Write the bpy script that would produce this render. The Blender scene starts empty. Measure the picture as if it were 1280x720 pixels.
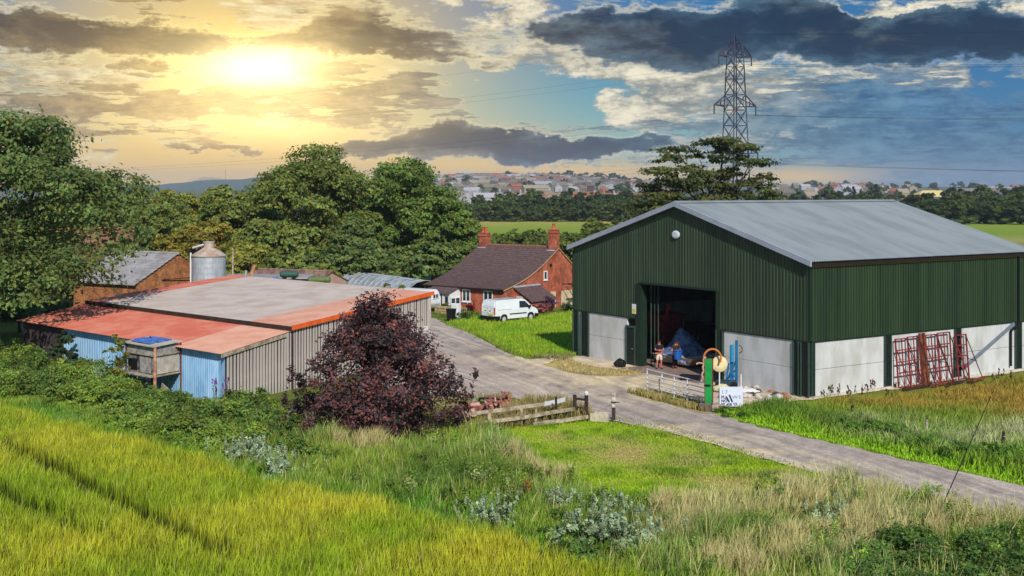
import bpy, bmesh, math, random
import numpy as np
from mathutils import Vector, Matrix

# ------------------------------------------------------------------ camera, world, sun, exposure
SC = bpy.context.scene
COL = SC.collection
FPX, HZ, CX, CAMH = 1529.0, 237.0, 640.0, 11.2      # focal length and horizon of the photograph, camera height in metres

cam = bpy.data.cameras.new('camera')
cam.sensor_width = 36.0
cam.lens = FPX / 1280.0 * 36.0
cam.shift_y = -(360.0 - HZ) / 1280.0
cam.clip_start = 0.5
cam.clip_end = 30000
cam_o = bpy.data.objects.new('camera', cam)
cam_o.location = (0, 0, CAMH)
cam_o.rotation_euler = (math.radians(90), 0, 0)
COL.objects.link(cam_o)
SC.camera = cam_o

SC.view_settings.view_transform = 'Standard'
SC.view_settings.look = 'None'
SC.view_settings.exposure = 0.26
SC.view_settings.gamma = 1.0
SC.view_settings.use_curve_mapping = False
SC.cycles.max_bounces = 6
SC.cycles.diffuse_bounces = 3
SC.cycles.transparent_max_bounces = 8
SC.cycles.volume_bounces = 0
SC.cycles.use_denoising = True

SUN_EL, SUN_H = math.radians(35), (0.22, -0.9755)      # towards the sun: behind the camera, a little to the right
sun = bpy.data.lights.new('sun', 'SUN')
sun.energy = 3.6
sun.angle = math.radians(0.6)
sun.color = (1.0, 0.94, 0.83)
sun_o = bpy.data.objects.new('sun', sun)
_sd = Vector((SUN_H[0] * math.cos(SUN_EL), SUN_H[1] * math.cos(SUN_EL), math.sin(SUN_EL)))
sun_o.rotation_euler = _sd.to_track_quat('Z', 'Y').to_euler()
sun_o.location = (20, -60, 80)
COL.objects.link(sun_o)


def s2l(c):
    c = c / 255.0
    return c / 12.92 if c <= 0.04045 else ((c + 0.055) / 1.055) ** 2.4


def rgb(r, g, b):
    return (s2l(r), s2l(g), s2l(b))


class V:
    """a node socket with arithmetic"""
    def __init__(s, nt, sock):
        s.nt, s.s = nt, sock

    def _m(s, op, *o, clamp=False):
        n = s.nt.nodes.new('ShaderNodeMath')
        n.operation = op
        n.use_clamp = clamp
        for i, a in enumerate((s,) + o):
            if isinstance(a, V):
                s.nt.links.new(a.s, n.inputs[i])
            else:
                n.inputs[i].default_value = a
        return V(s.nt, n.outputs[0])

    def __add__(s, o): return s._m('ADD', o)
    def __sub__(s, o): return s._m('SUBTRACT', o)
    def __mul__(s, o): return s._m('MULTIPLY', o)
    def __truediv__(s, o): return s._m('DIVIDE', o)
    def __neg__(s): return s._m('MULTIPLY', -1.0)
    def clamp(s): return s._m('ADD', 0.0, clamp=True)

    def step(s, a, b, lo=0.0, hi=1.0):
        n = s.nt.nodes.new('ShaderNodeMapRange')
        n.interpolation_type = 'SMOOTHSTEP'
        s.nt.links.new(s.s, n.inputs[0])
        for i, v in enumerate((a, b, lo, hi)):
            n.inputs[i + 1].default_value = v
        return V(s.nt, n.outputs[0])


def mixc(nt, f, a, b):
    n = nt.nodes.new('ShaderNodeMix')
    n.data_type = 'RGBA'
    for sock, v in ((n.inputs[0], f), (n.inputs[6], a), (n.inputs[7], b)):
        if isinstance(v, V):
            nt.links.new(v.s, sock)
        elif isinstance(v, (int, float)):
            sock.default_value = v
        else:
            sock.default_value = (*v, 1)
    return V(nt, n.outputs[2])


def scalec(nt, c, f):
    n = nt.nodes.new('ShaderNodeVectorMath')
    n.operation = 'SCALE'
    nt.links.new(c.s, n.inputs[0])
    if isinstance(f, V):
        nt.links.new(f.s, n.inputs['Scale'])
    else:
        n.inputs['Scale'].default_value = f
    return V(nt, n.outputs[0])


def addc(nt, a, b):
    n = nt.nodes.new('ShaderNodeVectorMath')
    n.operation = 'ADD'
    nt.links.new(a.s, n.inputs[0])
    nt.links.new(b.s, n.inputs[1])
    return V(nt, n.outputs[0])


def noise(nt, vec, scale, detail=6.0, rough=0.55, dist=0.0):
    n = nt.nodes.new('ShaderNodeTexNoise')
    n.inputs['Scale'].default_value = scale
    n.inputs['Detail'].default_value = detail
    n.inputs['Roughness'].default_value = rough
    n.inputs['Distortion'].default_value = dist
    if vec is not None:
        nt.links.new(vec.s, n.inputs['Vector'])
    return V(nt, n.outputs['Fac'])


def vmul(nt, v, xyz, off=(0, 0, 0)):
    n = nt.nodes.new('ShaderNodeVectorMath')
    n.operation = 'MULTIPLY_ADD'
    nt.links.new(v.s, n.inputs[0])
    n.inputs[1].default_value = xyz
    n.inputs[2].default_value = off
    return V(nt, n.outputs[0])


def make_world():
    w = bpy.data.worlds.new('World')
    SC.world = w
    w.use_nodes = True
    nt = w.node_tree
    nt.nodes.clear()
    out = nt.nodes.new('ShaderNodeOutputWorld')
    bg = nt.nodes.new('ShaderNodeBackground')
    bg.inputs['Strength'].default_value = 0.1
    nt.links.new(bg.outputs[0], out.inputs[0])
    sky = nt.nodes.new('ShaderNodeTexSky')
    sky.sky_type = 'NISHITA'
    sky.sun_disc = False
    sky.sun_elevation = SUN_EL
    sky.sun_rotation = math.atan2(SUN_H[0], SUN_H[1])
    sky.air_density = 1.0
    sky.dust_density = 1.5
    nishita = V(nt, sky.outputs[0])
    tc = nt.nodes.new('ShaderNodeTexCoord')
    d = V(nt, tc.outputs['Generated'])
    sep = nt.nodes.new('ShaderNodeSeparateXYZ')
    nt.links.new(d.s, sep.inputs[0])
    x, y, z = (V(nt, sep.outputs[i]) for i in range(3))
    az = x._m('ARCTAN2', y) * 15.29         # angles in units of about 100 photograph pixels
    el = z._m('ARCSINE') * 15.29
    dn = vmul(nt, d, (1, 1, 2.6))
    w1 = noise(nt, vmul(nt, d, (1, 1, 1.6), (3, 1, 7)), 10.0, 9, 0.66) - 0.5
    w2 = noise(nt, vmul(nt, d, (1, 1, 1.6), (9, 4, 2)), 10.0, 9, 0.66) - 0.5
    ax = az + w1 * 1.9
    ey = el + w2 * 0.95

    def ang(px, py):
        a = math.atan((px - CX) / FPX)
        return a * 15.29, math.atan((HZ - py) / FPX * math.cos(a)) * 15.29

    def blobs(lst, X=ax, Y=ey):
        tot = None
        for px, py, rx, ry, amp in lst:
            a, e = ang(px, py)
            u = (X - a) * (100.0 / rx)
            v = (Y - e) * (100.0 / ry)
            b = ((u * u + v * v) * -1.0)._m('EXPONENT') * amp
            tot = b if tot is None else tot + b
        return tot

    n_big = noise(nt, vmul(nt, dn, (1, 1, 1), (0, 0, 4.4)), 7.0, 9, 0.62, 0.3)
    n_med = noise(nt, vmul(nt, dn, (1, 1, 1), (5, 2, 1)), 22.0, 9, 0.66, 0.25)
    n_streak = noise(nt, vmul(nt, d, (1, 1, 6.5), (2, 8, 3)), 15.0, 9, 0.64, 0.25)
    n_fine = noise(nt, vmul(nt, d, (1, 1, 2.2), (7, 7, 1)), 48.0, 8, 0.68)
    n_str2 = noise(nt, vmul(nt, d, (1, 1, 9), (4, 1, 6)), 30.0, 8, 0.66, 0.2)

    warm = blobs([(310, 110, 270, 200, 1.0)], az, el)           # nearness to the low sun behind the clouds
    warm2 = blobs([(300, 212, 480, 56, 1.0), (640, 217, 330, 13, .75), (1000, 222, 80, 10, .7)], az, el)
    # clear sky
    hi = el.step(0.3, 2.2)
    clear = mixc(nt, hi, rgb(64, 178, 196), rgb(0, 112, 172))
    right = az.step(1.6, 5.5)
    clear = mixc(nt, right * 0.85, clear, rgb(30, 106, 162))
    clear = mixc(nt, 0.9, scalec(nt, nishita, 0.05), clear)
    clear = mixc(nt, (warm * 1.05).clamp(), clear, rgb(252, 212, 112))
    clear = mixc(nt, warm2.clamp(), clear, rgb(250, 206, 108))
    # pale heaped cloud, lit from behind
    cream_m = ((n_big - 0.5) * 1.5 + (n_med - 0.5) * 1.2 + (n_fine - 0.5) * 0.5 + blobs([
        (770, 85, 130, 34, .42), (690, 62, 90, 18, .3), (800, 135, 80, 32, .40), (340, 18, 80, 22, .5), (590, 70, 55, 10, .5),
        (640, 10, 70, 18, .35), (930, 108, 120, 34, .36), (1190, 6, 130, 9, .6), (1110, 97, 70, 12, .42), (1210, 108, 60, 10, .3),
        (90, 95, 120, 26, .25), (300, 110, 220, 50, .22), (820, 170, 90, 22, .2), (250, 160, 160, 34, .15),
        (665, 132, 80, 30, -.7), (690, 108, 70, 20, -.6), (720, 150, 50, 16, -.5), (600, 97, 60, 10, -.6), (195, 4, 44, 9, -.9), (595, 10, 26, 9, -.6),
        (1090, 180, 260, 40, -.5), (850, 195, 260, 20, -.2), (640, 10, 20, 6, -.3)])).step(0.06, 0.32)
    cream = mixc(nt, (n_med * 0.6 + n_fine * 0.5).step(0.44, 0.66), rgb(128, 134, 132), rgb(250, 240, 212))
    cream = mixc(nt, (warm * 0.8).clamp(), cream, mixc(nt, n_str2.step(0.38, 0.62), rgb(222, 172, 76), rgb(255, 240, 176)))
    c = mixc(nt, cream_m * 0.95, clear, cream)
    # grey layered cloud
    grey_m = ((n_streak - 0.5) * 1.7 + (n_str2 - 0.5) * 1.3 + (n_med - 0.5) * 1.1 + (n_fine - 0.5) * 0.5 + blobs([
        (520, 125, 130, 22, .42), (70, 125, 200, 42, .34), (180, 84, 60, 8, .3), (450, 150, 90, 7, .3), (160, 168, 90, 5, .3), (520, 96, 70, 7, .3), (90, 92, 60, 7, -.4), (150, 140, 150, 9, .22), (40, 150, 110, 10, .2), (230, 122, 70, 6, .3), (70, 182, 140, 7, .15),
        (420, 112, 80, 12, .25), (620, 165, 120, 14, .3), (1120, 160, 230, 50, .45), (1000, 100, 180, 30, .2), (700, 195, 160, 20, .3), (280, 130, 70, 8, .36), (400, 140, 120, 6, .3),
        (820, 160, 110, 7, .35), (270, 187, 40, 4, .6),
        (690, 125, 100, 36, -.8), (780, 110, 120, 40, -.3), (330, 160, 150, 16, -.2), (300, 212, 300, 18, -.4), (640, 217, 180, 7, -.5), (1000, 222, 60, 10, -.5)])).step(0.06, 0.34)
    gv = (n_streak * 0.5 + n_fine * 0.5).step(0.40, 0.64)
    grey = mixc(nt, gv, rgb(74, 104, 124), rgb(150, 164, 164))
    grey = mixc(nt, az.step(1.8, 5.0) * 0.9, grey, mixc(nt, gv, rgb(24, 82, 124), rgb(84, 136, 168)))
    grey = mixc(nt, az.step(-4.2, -1.5, 0.75, 0.0), grey, mixc(nt, gv, rgb(80, 80, 72), rgb(150, 138, 104)))
    grey = mixc(nt, (warm * 1.0).clamp(), grey, mixc(nt, gv, rgb(138, 102, 42), rgb(208, 162, 76)))
    c = mixc(nt, grey_m.step(0.02, 0.30) * (grey_m * -1.0 + 1.0) * az.step(-1.0, 2.5, 0.75, 0.1), c, mixc(nt, warm.clamp(), rgb(250, 234, 190), rgb(255, 240, 170)))
    c = mixc(nt, grey_m * 0.9, c, grey)
    # heavy dark cloud with lit rims
    dark_s = ((n_big - 0.5) * 1.3 + (n_med - 0.5) * 1.0 + (n_fine - 0.5) * 0.30 + (n_str2 - 0.5) * 0.5 + blobs([
        (980, 46, 260, 30, .80), (790, 42, 130, 24, .55), (1200, 45, 180, 34, .80), (880, 20, 100, 14, .35), (1010, 8, 90, 22, .45), (720, 48, 60, 8, .2),
        (100, 42, 200, 30, .80), (20, 18, 90, 20, .4), (245, 60, 80, 15, .5), (480, 40, 110, 34, .80), (390, 60, 90, 12, .40), (560, 72, 80, 10, .35), (400, 72, 60, 10, .3),
        (600, 184, 180, 17, .90), (710, 190, 130, 13, .65), (480, 180, 70, 11, .55), (545, 160, 30, 15, .45), (640, 14, 70, 22, -.5),
        (330, 16, 80, 18, -.6), (320, 88, 90, 24, -.6), (660, 100, 60, 40, -.2), (840, 112, 160, 20, -.5),
        (1050, 120, 300, 20, -.4), (1170, 2, 130, 7, -.8), (195, 4, 44, 9, -.9), (600, 10, 40, 12, -.4)]))
    dark_m = dark_s.step(0.30, 0.56)
    rim = dark_s.step(0.16, 0.34) * (dark_m * -1.0 + 1.0)
    rimc = mixc(nt, warm.clamp(), rgb(214, 210, 192), rgb(255, 226, 132))
    c = mixc(nt, rim * (az.step(3.2, 6.0, 0.6, 0.2)), c, rimc)
    dark_v = ((n_med - 0.5) * 1.3 + (n_big - 0.5) * 0.8 + (n_fine - 0.5) * 0.35 - dark_s * 0.35).step(-0.42, 0.10)
    dark = mixc(nt, dark_v, rgb(8, 38, 62), rgb(72, 112, 136))
    dark = mixc(nt, az.step(-5.5, 1.0, 0.95, 0.0), dark, mixc(nt, dark_v, rgb(52, 54, 56), rgb(140, 130, 104)))
    dark = mixc(nt, (warm * 0.8).clamp(), dark, mixc(nt, dark_v, rgb(120, 88, 36), rgb(222, 176, 84)))
    c = mixc(nt, dark_m * 0.95, c, dark)
    # light breaking through round the sun
    core = blobs([(320, 86, 60, 22, 1.9), (320, 90, 140, 52, .72), (330, 154, 150, 30, .55), (320, 120, 300, 120, .08)], az + w1 * 0.6, el + w2 * 0.35)
    glowc = nt.nodes.new('ShaderNodeCombineColor')
    glowc.inputs[0].default_value, glowc.inputs[1].default_value, glowc.inputs[2].default_value = 1.0, 0.80, 0.36
    c = addc(nt, c, scalec(nt, V(nt, glowc.outputs[0]), core))
    # the far side of the ground line: same air, no new light
    c = scalec(nt, c, 10.0 * 0.88)
    nt.links.new(c.s, bg.inputs['Color'])
    w.cycles.sampling_method = 'MANUAL'
    w.cycles.sample_map_resolution = 512


make_world()
# ------------------------------------------------------------------ materials
MATS = {}


def mat(name, color, rough=0.8, var=0.0, scale=3.0, var_col=None, bump=0.0, bump_scale=20.0, metal=0.0, stretch=(1, 1, 1), coat=0.0, spec=0.3, detail=6):
    """a plain procedural material: two colours mixed by noise, with fine relief"""
    if name in MATS:
        return MATS[name]
    m = bpy.data.materials.new(name)
    MATS[name] = m
    m.use_nodes = True
    nt = m.node_tree
    b = nt.nodes['Principled BSDF']
    b.inputs['Roughness'].default_value = rough
    b.inputs['Metallic'].default_value = metal
    b.inputs['Specular IOR Level'].default_value = spec
    b.inputs['Coat Weight'].default_value = coat
    tc = nt.nodes.new('ShaderNodeTexCoord')
    vec = vmul(nt, V(nt, tc.outputs['Object']), stretch)
    if var_col is None:
        var_col = tuple(max(0, c * (1 - var)) for c in color)
    if var > 0:
        f = noise(nt, vec, scale, detail, 0.62).step(0.36, 0.66) * min(1.0, var * 2 if var_col is None else 1.0)
        c = mixc(nt, f, color, var_col)
        nt.links.new(c.s, b.inputs['Base Color'])
        r = noise(nt, vec, scale * 2.3, 4).step(0.3, 0.7, max(0, rough - .12), min(1, rough + .1))
        nt.links.new(r.s, b.inputs['Roughness'])
    else:
        b.inputs['Base Color'].default_value = (*color, 1)
    if bump > 0:
        bn = nt.nodes.new('ShaderNodeBump')
        bn.inputs['Strength'].default_value = bump
        bn.inputs['Distance'].default_value = 0.05
        h = noise(nt, vec, bump_scale, 6, 0.65)
        nt.links.new(h.s, bn.inputs['Height'])
        nt.links.new(bn.outputs[0], b.inputs['Normal'])
    return m


def leaf_mat(name, transl=0.25, rough=0.6):
    """foliage: the colour comes with each leaf or blade, part of the light passes through"""
    m = bpy.data.materials.new(name)
    m.use_nodes = True
    nt = m.node_tree
    b = nt.nodes['Principled BSDF']
    b.inputs['Roughness'].default_value = rough
    b.inputs['Specular IOR Level'].default_value = 0.25
    at = nt.nodes.new('ShaderNodeAttribute')
    at.attribute_name = 'col'
    nt.links.new(at.outputs['Color'], b.inputs['Base Color'])
    t = nt.nodes.new('ShaderNodeBsdfTranslucent')
    nt.links.new(at.outputs['Color'], t.inputs['Color'])
    mx = nt.nodes.new('ShaderNodeMixShader')
    mx.inputs[0].default_value = transl
    nt.links.new(b.outputs[0], mx.inputs[1])
    nt.links.new(t.outputs[0], mx.inputs[2])
    nt.links.new(mx.outputs[0], nt.nodes['Material Output'].inputs[0])
    return m


LEAF = leaf_mat('leaf', 0.45)
GRASS = leaf_mat('grass_blade', 0.3)

# ------------------------------------------------------------------ helpers
OFF = {}


def G(px, py, z=0.0):
    """the point of the level z that the photograph shows at a pixel"""
    Y = (CAMH - z) * FPX / (py - HZ)
    return Vector(((px - CX) / FPX * Y, Y, z))


def D(px, py, Y):
    return Vector(((px - CX) / FPX * Y, Y, CAMH - (py - HZ) / FPX * Y))


def thing(name, label, cat, loc=(0, 0, 0), rotz=0.0, group=None, local=True):
    """an Empty at the base of a thing; local=False: its parts are given in world coordinates"""
    o = bpy.data.objects.new(name, None)
    o.empty_display_size = 0.3
    o.location = loc
    o.rotation_euler = (0, 0, rotz)
    COL.objects.link(o)
    tag(o, label, cat, group)
    OFF[o.name] = Vector((0, 0, 0)) if local else Vector(loc)
    return o


def tag(o, label=None, cat=None, group=None, kind=None):
    if label: o['label'] = label
    if cat: o['category'] = cat
    if group: o['group'] = group
    if kind: o['kind'] = kind
    return o


def link(name, me, m, parent=None, label=None):
    o = bpy.data.objects.new(name, me)
    COL.objects.link(o)
    if m is not None and len(me.materials) == 0:
        for k in (m if isinstance(m, (list, tuple)) else [m]):
            me.materials.append(k)
    if parent is not None:
        o.parent = parent
        OFF[o.name] = OFF.get(parent.name, Vector((0, 0, 0)))
    if label:
        o['label'] = label
    return o


class MB:
    """collects shapes for ONE mesh"""
    def __init__(s):
        s.v, s.f, s.mi, s.cur = [], [], [], 0

    def add(s, vs, fs):
        o = len(s.v)
        s.v += [tuple(v) for v in vs]
        s.f += [tuple(i + o for i in f) for f in fs]
        s.mi += [s.cur] * len(fs)
        return s

    def frame(s, o, ax, ay, az):
        """a box from corner o with edge vectors"""
        o, ax, ay, az = map(Vector, (o, ax, ay, az))
        vs = [o, o + ax, o + ax + ay, o + ay, o + az, o + ax + az, o + ax + ay + az, o + ay + az]
        fs = [(0, 3, 2, 1), (4, 5, 6, 7), (0, 1, 5, 4), (1, 2, 6, 5), (2, 3, 7, 6), (3, 0, 4, 7)]
        if ax.cross(ay).dot(az) < 0:
            fs = [f[::-1] for f in fs]
        return s.add(vs, fs)

    def box(s, c, size, rz=0.0):
        ca, sa = math.cos(rz), math.sin(rz)
        ax = Vector((ca * size[0], sa * size[0], 0))
        ay = Vector((-sa * size[1], ca * size[1], 0))
        az = Vector((0, 0, size[2]))
        return s.frame(Vector(c) - ax / 2 - ay / 2 - az / 2, ax, ay, az)

    def beam(s, p, q, w, h=None, up=(0, 0, 1)):
        p, q = Vector(p), Vector(q)
        h = h or w
        d = q - p
        u = Vector(up)
        if d.normalized().cross(u).length < 0.05:
            u = Vector((1, 0, 0))
        a = d.cross(u).normalized() * w
        b = a.cross(d).normalized() * h
        return s.frame(p - a / 2 - b / 2, d, a, b)

    def tube(s, p, q, r, r2=None, n=8, cap=True):
        p, q = Vector(p), Vector(q)
        r2 = r if r2 is None else r2
        d = (q - p).normalized()
        u = Vector((0, 0, 1)) if abs(d.z) < 0.9 else Vector((1, 0, 0))
        a = d.cross(u).normalized()
        b = a.cross(d).normalized()
        vs = []
        for c, rr in ((p, r), (q, r2)):
            for i in range(n):
                t = 2 * math.pi * i / n
                vs.append(c + (a * math.cos(t) + b * math.sin(t)) * rr)
        fs = [(i, (i + 1) % n, n + (i + 1) % n, n + i) for i in range(n)]
        fs = [f[::-1] for f in fs]
        if cap:
            fs += [tuple(range(n)), tuple(range(2 * n - 1, n - 1, -1))]
        return s.add(vs, fs)

    def path(s, pts, r, n=6, r2=None):
        k = len(pts) - 1
        for i in range(k):
            ra = r if r2 is None else r + (r2 - r) * i / k
            rb = r if r2 is None else r + (r2 - r) * (i + 1) / k
            s.tube(pts[i], pts[i + 1], ra, rb, n)
        return s

    def lathe(s, c, prof, n=24, axis='z', cap=True):
        c = Vector(c)
        vs = []
        for r, h in prof:
            for i in range(n):
                t = 2 * math.pi * i / n
                if axis == 'z':
                    vs.append(c + Vector((r * math.cos(t), r * math.sin(t), h)))
                elif axis == 'y':
                    vs.append(c + Vector((r * math.sin(t), h, r * math.cos(t))))
                else:
                    vs.append(c + Vector((h, r * math.cos(t), r * math.sin(t))))
        fs = []
        for k in range(len(prof) - 1):
            for i in range(n):
                j = (i + 1) % n
                fs.append((k * n + i, k * n + j, (k + 1) * n + j, (k + 1) * n + i))
        if cap:
            fs += [tuple(range(n - 1, -1, -1)), tuple(range((len(prof) - 1) * n, len(prof) * n))]
        return s.add(vs, fs)

    def prism(s, poly, ext):
        """a planar polygon pushed along ext"""
        poly = [Vector(p) for p in poly]
        ext = Vector(ext)
        n = len(poly)
        vs = poly + [p + ext for p in poly]
        nrm = Vector((0, 0, 0))
        for i in range(n):
            nrm += poly[i].cross(poly[(i + 1) % n])
        fs = [tuple(range(n - 1, -1, -1)), tuple(range(n, 2 * n))] + [(i, (i + 1) % n, n + (i + 1) % n, n + i) for i in range(n)]
        if nrm.dot(ext) < 0:
            fs = [f[::-1] for f in fs]
        return s.add(vs, fs)

    def quad(s, a, b, c, d):
        return s.add([a, b, c, d], [(0, 1, 2, 3)])

    def mesh(s, name, off=None):
        me = bpy.data.meshes.new(name)
        vs = s.v
        if off is not None and off.length > 0:
            vs = [(v[0] - off[0], v[1] - off[1], v[2] - off[2]) for v in vs]
        me.from_pydata(vs, [], s.f)
        if any(s.mi):
            me.polygons.foreach_set('material_index', s.mi)
        me.update()
        return me

    def build(s, name, m, parent=None, smooth=False, label=None, bevel=0.0):
        me = s.mesh(name, OFF.get(parent.name) if parent is not None else None)
        if bevel > 0:
            bm = bmesh.new()
            bm.from_mesh(me)
            bmesh.ops.bevel(bm, geom=bm.edges[:], offset=bevel, segments=1, affect='EDGES', clamp_overlap=True)
            bm.to_mesh(me)
            bm.free()
        if smooth:
            me.polygons.foreach_set('use_smooth', [True] * len(me.polygons))
        return link(name, me, m, parent, label)


KIDS = {}


def copy_tree(o, parent=None):
    """a thing with copies of its parts and sub-parts"""
    c = o.copy()
    COL.objects.link(c)
    if parent is not None:
        c.parent = parent
    for ch in list(o.children):
        copy_tree(ch, c)
    return c


def np_mesh(name, co, faces, col=None, smooth=False):
    """co (n,3), faces (m,k) -> mesh; col (n,3) is kept as the point attribute col"""
    me = bpy.data.meshes.new(name)
    n, (m, k) = len(co), faces.shape
    me.vertices.add(n)
    me.vertices.foreach_set('co', np.ascontiguousarray(co, dtype=np.float32).ravel())
    me.loops.add(m * k)
    me.loops.foreach_set('vertex_index', np.ascontiguousarray(faces, dtype=np.int32).ravel())
    me.polygons.add(m)
    me.polygons.foreach_set('loop_start', np.arange(0, m * k, k, dtype=np.int32))
    me.polygons.foreach_set('loop_total', np.full(m, k, dtype=np.int32))
    me.update(calc_edges=True)
    if col is not None:
        a = me.attributes.new('col', 'FLOAT_COLOR', 'POINT')
        rgba = np.ones((n, 4), dtype=np.float32)
        rgba[:, :3] = np.clip(col, 0.002, 0.9)
        a.data.foreach_set('color', rgba.ravel())
    return me


RNG = np.random.default_rng(11)
random.seed(5)


def unit(a):
    return a / (np.linalg.norm(a, axis=1, keepdims=True) + 1e-9)


def leaf_quads(c, nrm, size, col, aspect=0.6, rng=RNG):
    """one folded diamond leaf at each centre"""
    n = len(c)
    t = unit(np.cross(nrm, rng.normal(size=(n, 3))))
    b = np.cross(nrm, t)
    sz = size[:, None]
    v = np.stack([c - t * sz, c + b * sz * aspect + nrm * sz * .15, c + t * sz, c - b * sz * aspect + nrm * sz * .15], 1).reshape(-1, 3)
    f = np.arange(4 * n).reshape(n, 4)
    return v, f, np.repeat(col, 4, 0)


def pt_in_poly(x, y, poly):
    inside = np.zeros(len(x), bool)
    n = len(poly)
    for i in range(n):
        x1, y1 = poly[i]
        x2, y2 = poly[(i + 1) % n]
        c = ((y1 > y) != (y2 > y)) & (x < (x2 - x1) * (y - y1) / (y2 - y1 + 1e-12) + x1)
        inside ^= c
    return inside


def scatter(poly, dens, rng=RNG):
    P = np.array(poly)
    lo, hi = P.min(0), P.max(0)
    n = int((hi - lo).prod() * dens)
    x = rng.uniform(lo[0], hi[0], n)
    y = rng.uniform(lo[1], hi[1], n)
    k = pt_in_poly(x, y, poly)
    return x[k], y[k]


def gpoly(pix):
    return [tuple(G(*p)[:2]) for p in pix]


def vnoise(x, y, s, seed=0):
    """smooth value noise, 0..1"""
    x, y = np.asarray(x) / s + 1000.3, np.asarray(y) / s + 1000.7
    xi, yi = np.floor(x).astype(int), np.floor(y).astype(int)
    fx, fy = x - xi, y - yi
    fx, fy = fx * fx * (3 - 2 * fx), fy * fy * (3 - 2 * fy)

    def h(a, b):
        v = np.sin(a * 127.1 + b * 311.7 + seed * 74.7) * 43758.5453
        return v - np.floor(v)
    return (h(xi, yi) * (1 - fx) + h(xi + 1, yi) * fx) * (1 - fy) + (h(xi, yi + 1) * (1 - fx) + h(xi + 1, yi + 1) * fx) * fy


def blades(x, y, h, w, lean, c0, c1, z0=0.0, wind=(0.35, 0.1), seg=2, rng=RNG):
    """upright tapering blades: foot (2 points), knee (2), tip"""
    n = len(x)
    a = rng.uniform(0, 2 * math.pi, n)
    sx, sy = np.cos(a) * w, np.sin(a) * w
    la = rng.uniform(0, 2 * math.pi, n)
    lx = np.cos(la) * lean + wind[0] * np.abs(lean)
    ly = np.sin(la) * lean + wind[1] * np.abs(lean)
    z0 = np.broadcast_to(z0, (n,))
    foot = np.stack([x, y, z0], 1)
    if seg == 1:
        v = np.stack([foot + np.stack([sx, sy, 0 * x], 1), foot - np.stack([sx, sy, 0 * x], 1), foot + np.stack([lx * h, ly * h, h], 1)], 1).reshape(-1, 3)
        f = np.arange(3 * n).reshape(n, 3)
        col = np.stack([c0, c0, c1], 1).reshape(-1, 3)
        return v, f, col
    knee = foot + np.stack([lx * h * .35, ly * h * .35, h * .62], 1)
    tip = foot + np.stack([lx * h, ly * h, h], 1)
    s = np.stack([sx, sy, 0 * x], 1)
    v = np.stack([foot + s * .7, foot - s * .7, knee - s, knee + s, tip], 1).reshape(-1, 3)
    o = np.arange(n)[:, None] * 5
    q1 = o + np.array([[0, 1, 2]])
    q2 = o + np.array([[0, 2, 3]])
    q3 = o + np.array([[3, 2, 4]])
    f = np.concatenate([q1, q2, q3])
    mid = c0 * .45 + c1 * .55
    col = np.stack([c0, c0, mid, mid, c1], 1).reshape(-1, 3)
    return v, f, col


def join_np(parts):
    vs, fs, cs, o = [], [], [], 0
    for v, f, c in parts:
        vs.append(v); fs.append(f + o); cs.append(c); o += len(v)
    return np.concatenate(vs), np.concatenate(fs), np.concatenate(cs)


def crown_np(lobes, n, leaf, base, rng, hue_var=0.18, tone_var=0.3, clump=0.3, shell=0.16, aspect=0.6, inner=0.12):
    """leaves gathered in clumps over the lobes of a crown. lobes: (x,y,z,rx,ry,rz)"""
    L = np.array(lobes, float)
    area = (L[:, 3] * L[:, 4] + L[:, 4] * L[:, 5] + L[:, 3] * L[:, 5])
    per = np.maximum(8, (n * area / area.sum())).astype(int)
    C, Nn, K = [], [], []
    for i, l in enumerate(L):
        m = per[i]
        nc = max(4, int(m / 45))
        dirs = unit(rng.normal(size=(nc, 3)))
        dirs[:, 2] = np.where(dirs[:, 2] < -.55, -dirs[:, 2], dirs[:, 2])
        rad = 1 - np.abs(rng.normal(0, shell, nc))
        cc = dirs * rad[:, None]
        ctone = rng.uniform(1 - tone_var, 1 + tone_var, nc)
        which = rng.integers(0, nc, m)
        p = cc[which] + rng.normal(size=(m, 3)) * clump * np.array([.55, .55, .4])
        k = rng.random(m) < inner
        p[k] *= rng.uniform(.2, .8, (k.sum(), 1))
        C.append(p * l[3:6] + l[:3])
        Nn.append(unit(dirs[which] + rng.normal(size=(m, 3)) * .7 + np.array([0, -.2, .5])))
        lt = rng.uniform(1 - tone_var * .5, 1 + tone_var * .5)
        K.append(ctone[which] * lt * rng.uniform(.75, 1.25, m))
    C, Nn, K = np.concatenate(C), np.concatenate(Nn), np.concatenate(K)
    col = np.array(base)[None] * K[:, None]
    hv = rng.normal(0, hue_var, len(K))
    col[:, 0] *= 1 + hv
    col[:, 2] *= 1 - hv * .5
    sz = leaf * rng.uniform(.6, 1.35, len(K))
    return leaf_quads(C, Nn, sz, col, aspect, rng)


def crown_lobes(rx, ry, z0, z1, m, rng, size=(.26, .42), top=0.75, power=0.75):
    """lobes spread through an egg-shaped crown between the heights z0 and z1"""
    out = []
    zc, rz = (z0 + z1) / 2, (z1 - z0) / 2
    for i in range(m):
        d = rng.normal(size=3)
        d /= np.linalg.norm(d)
        r = rng.uniform(.35, .86) ** power
        s = rng.uniform(*size)
        hz = d[2] * r
        k = 1.0 - (1 - top) * max(0, hz)
        x, y, z = d[0] * r * rx * k, d[1] * r * ry * k, zc + hz * rz
        sr = s * (rx + ry) / 2
        out.append((x, y, z, sr, sr, sr * rng.uniform(.62, .85)))
    return out


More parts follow.
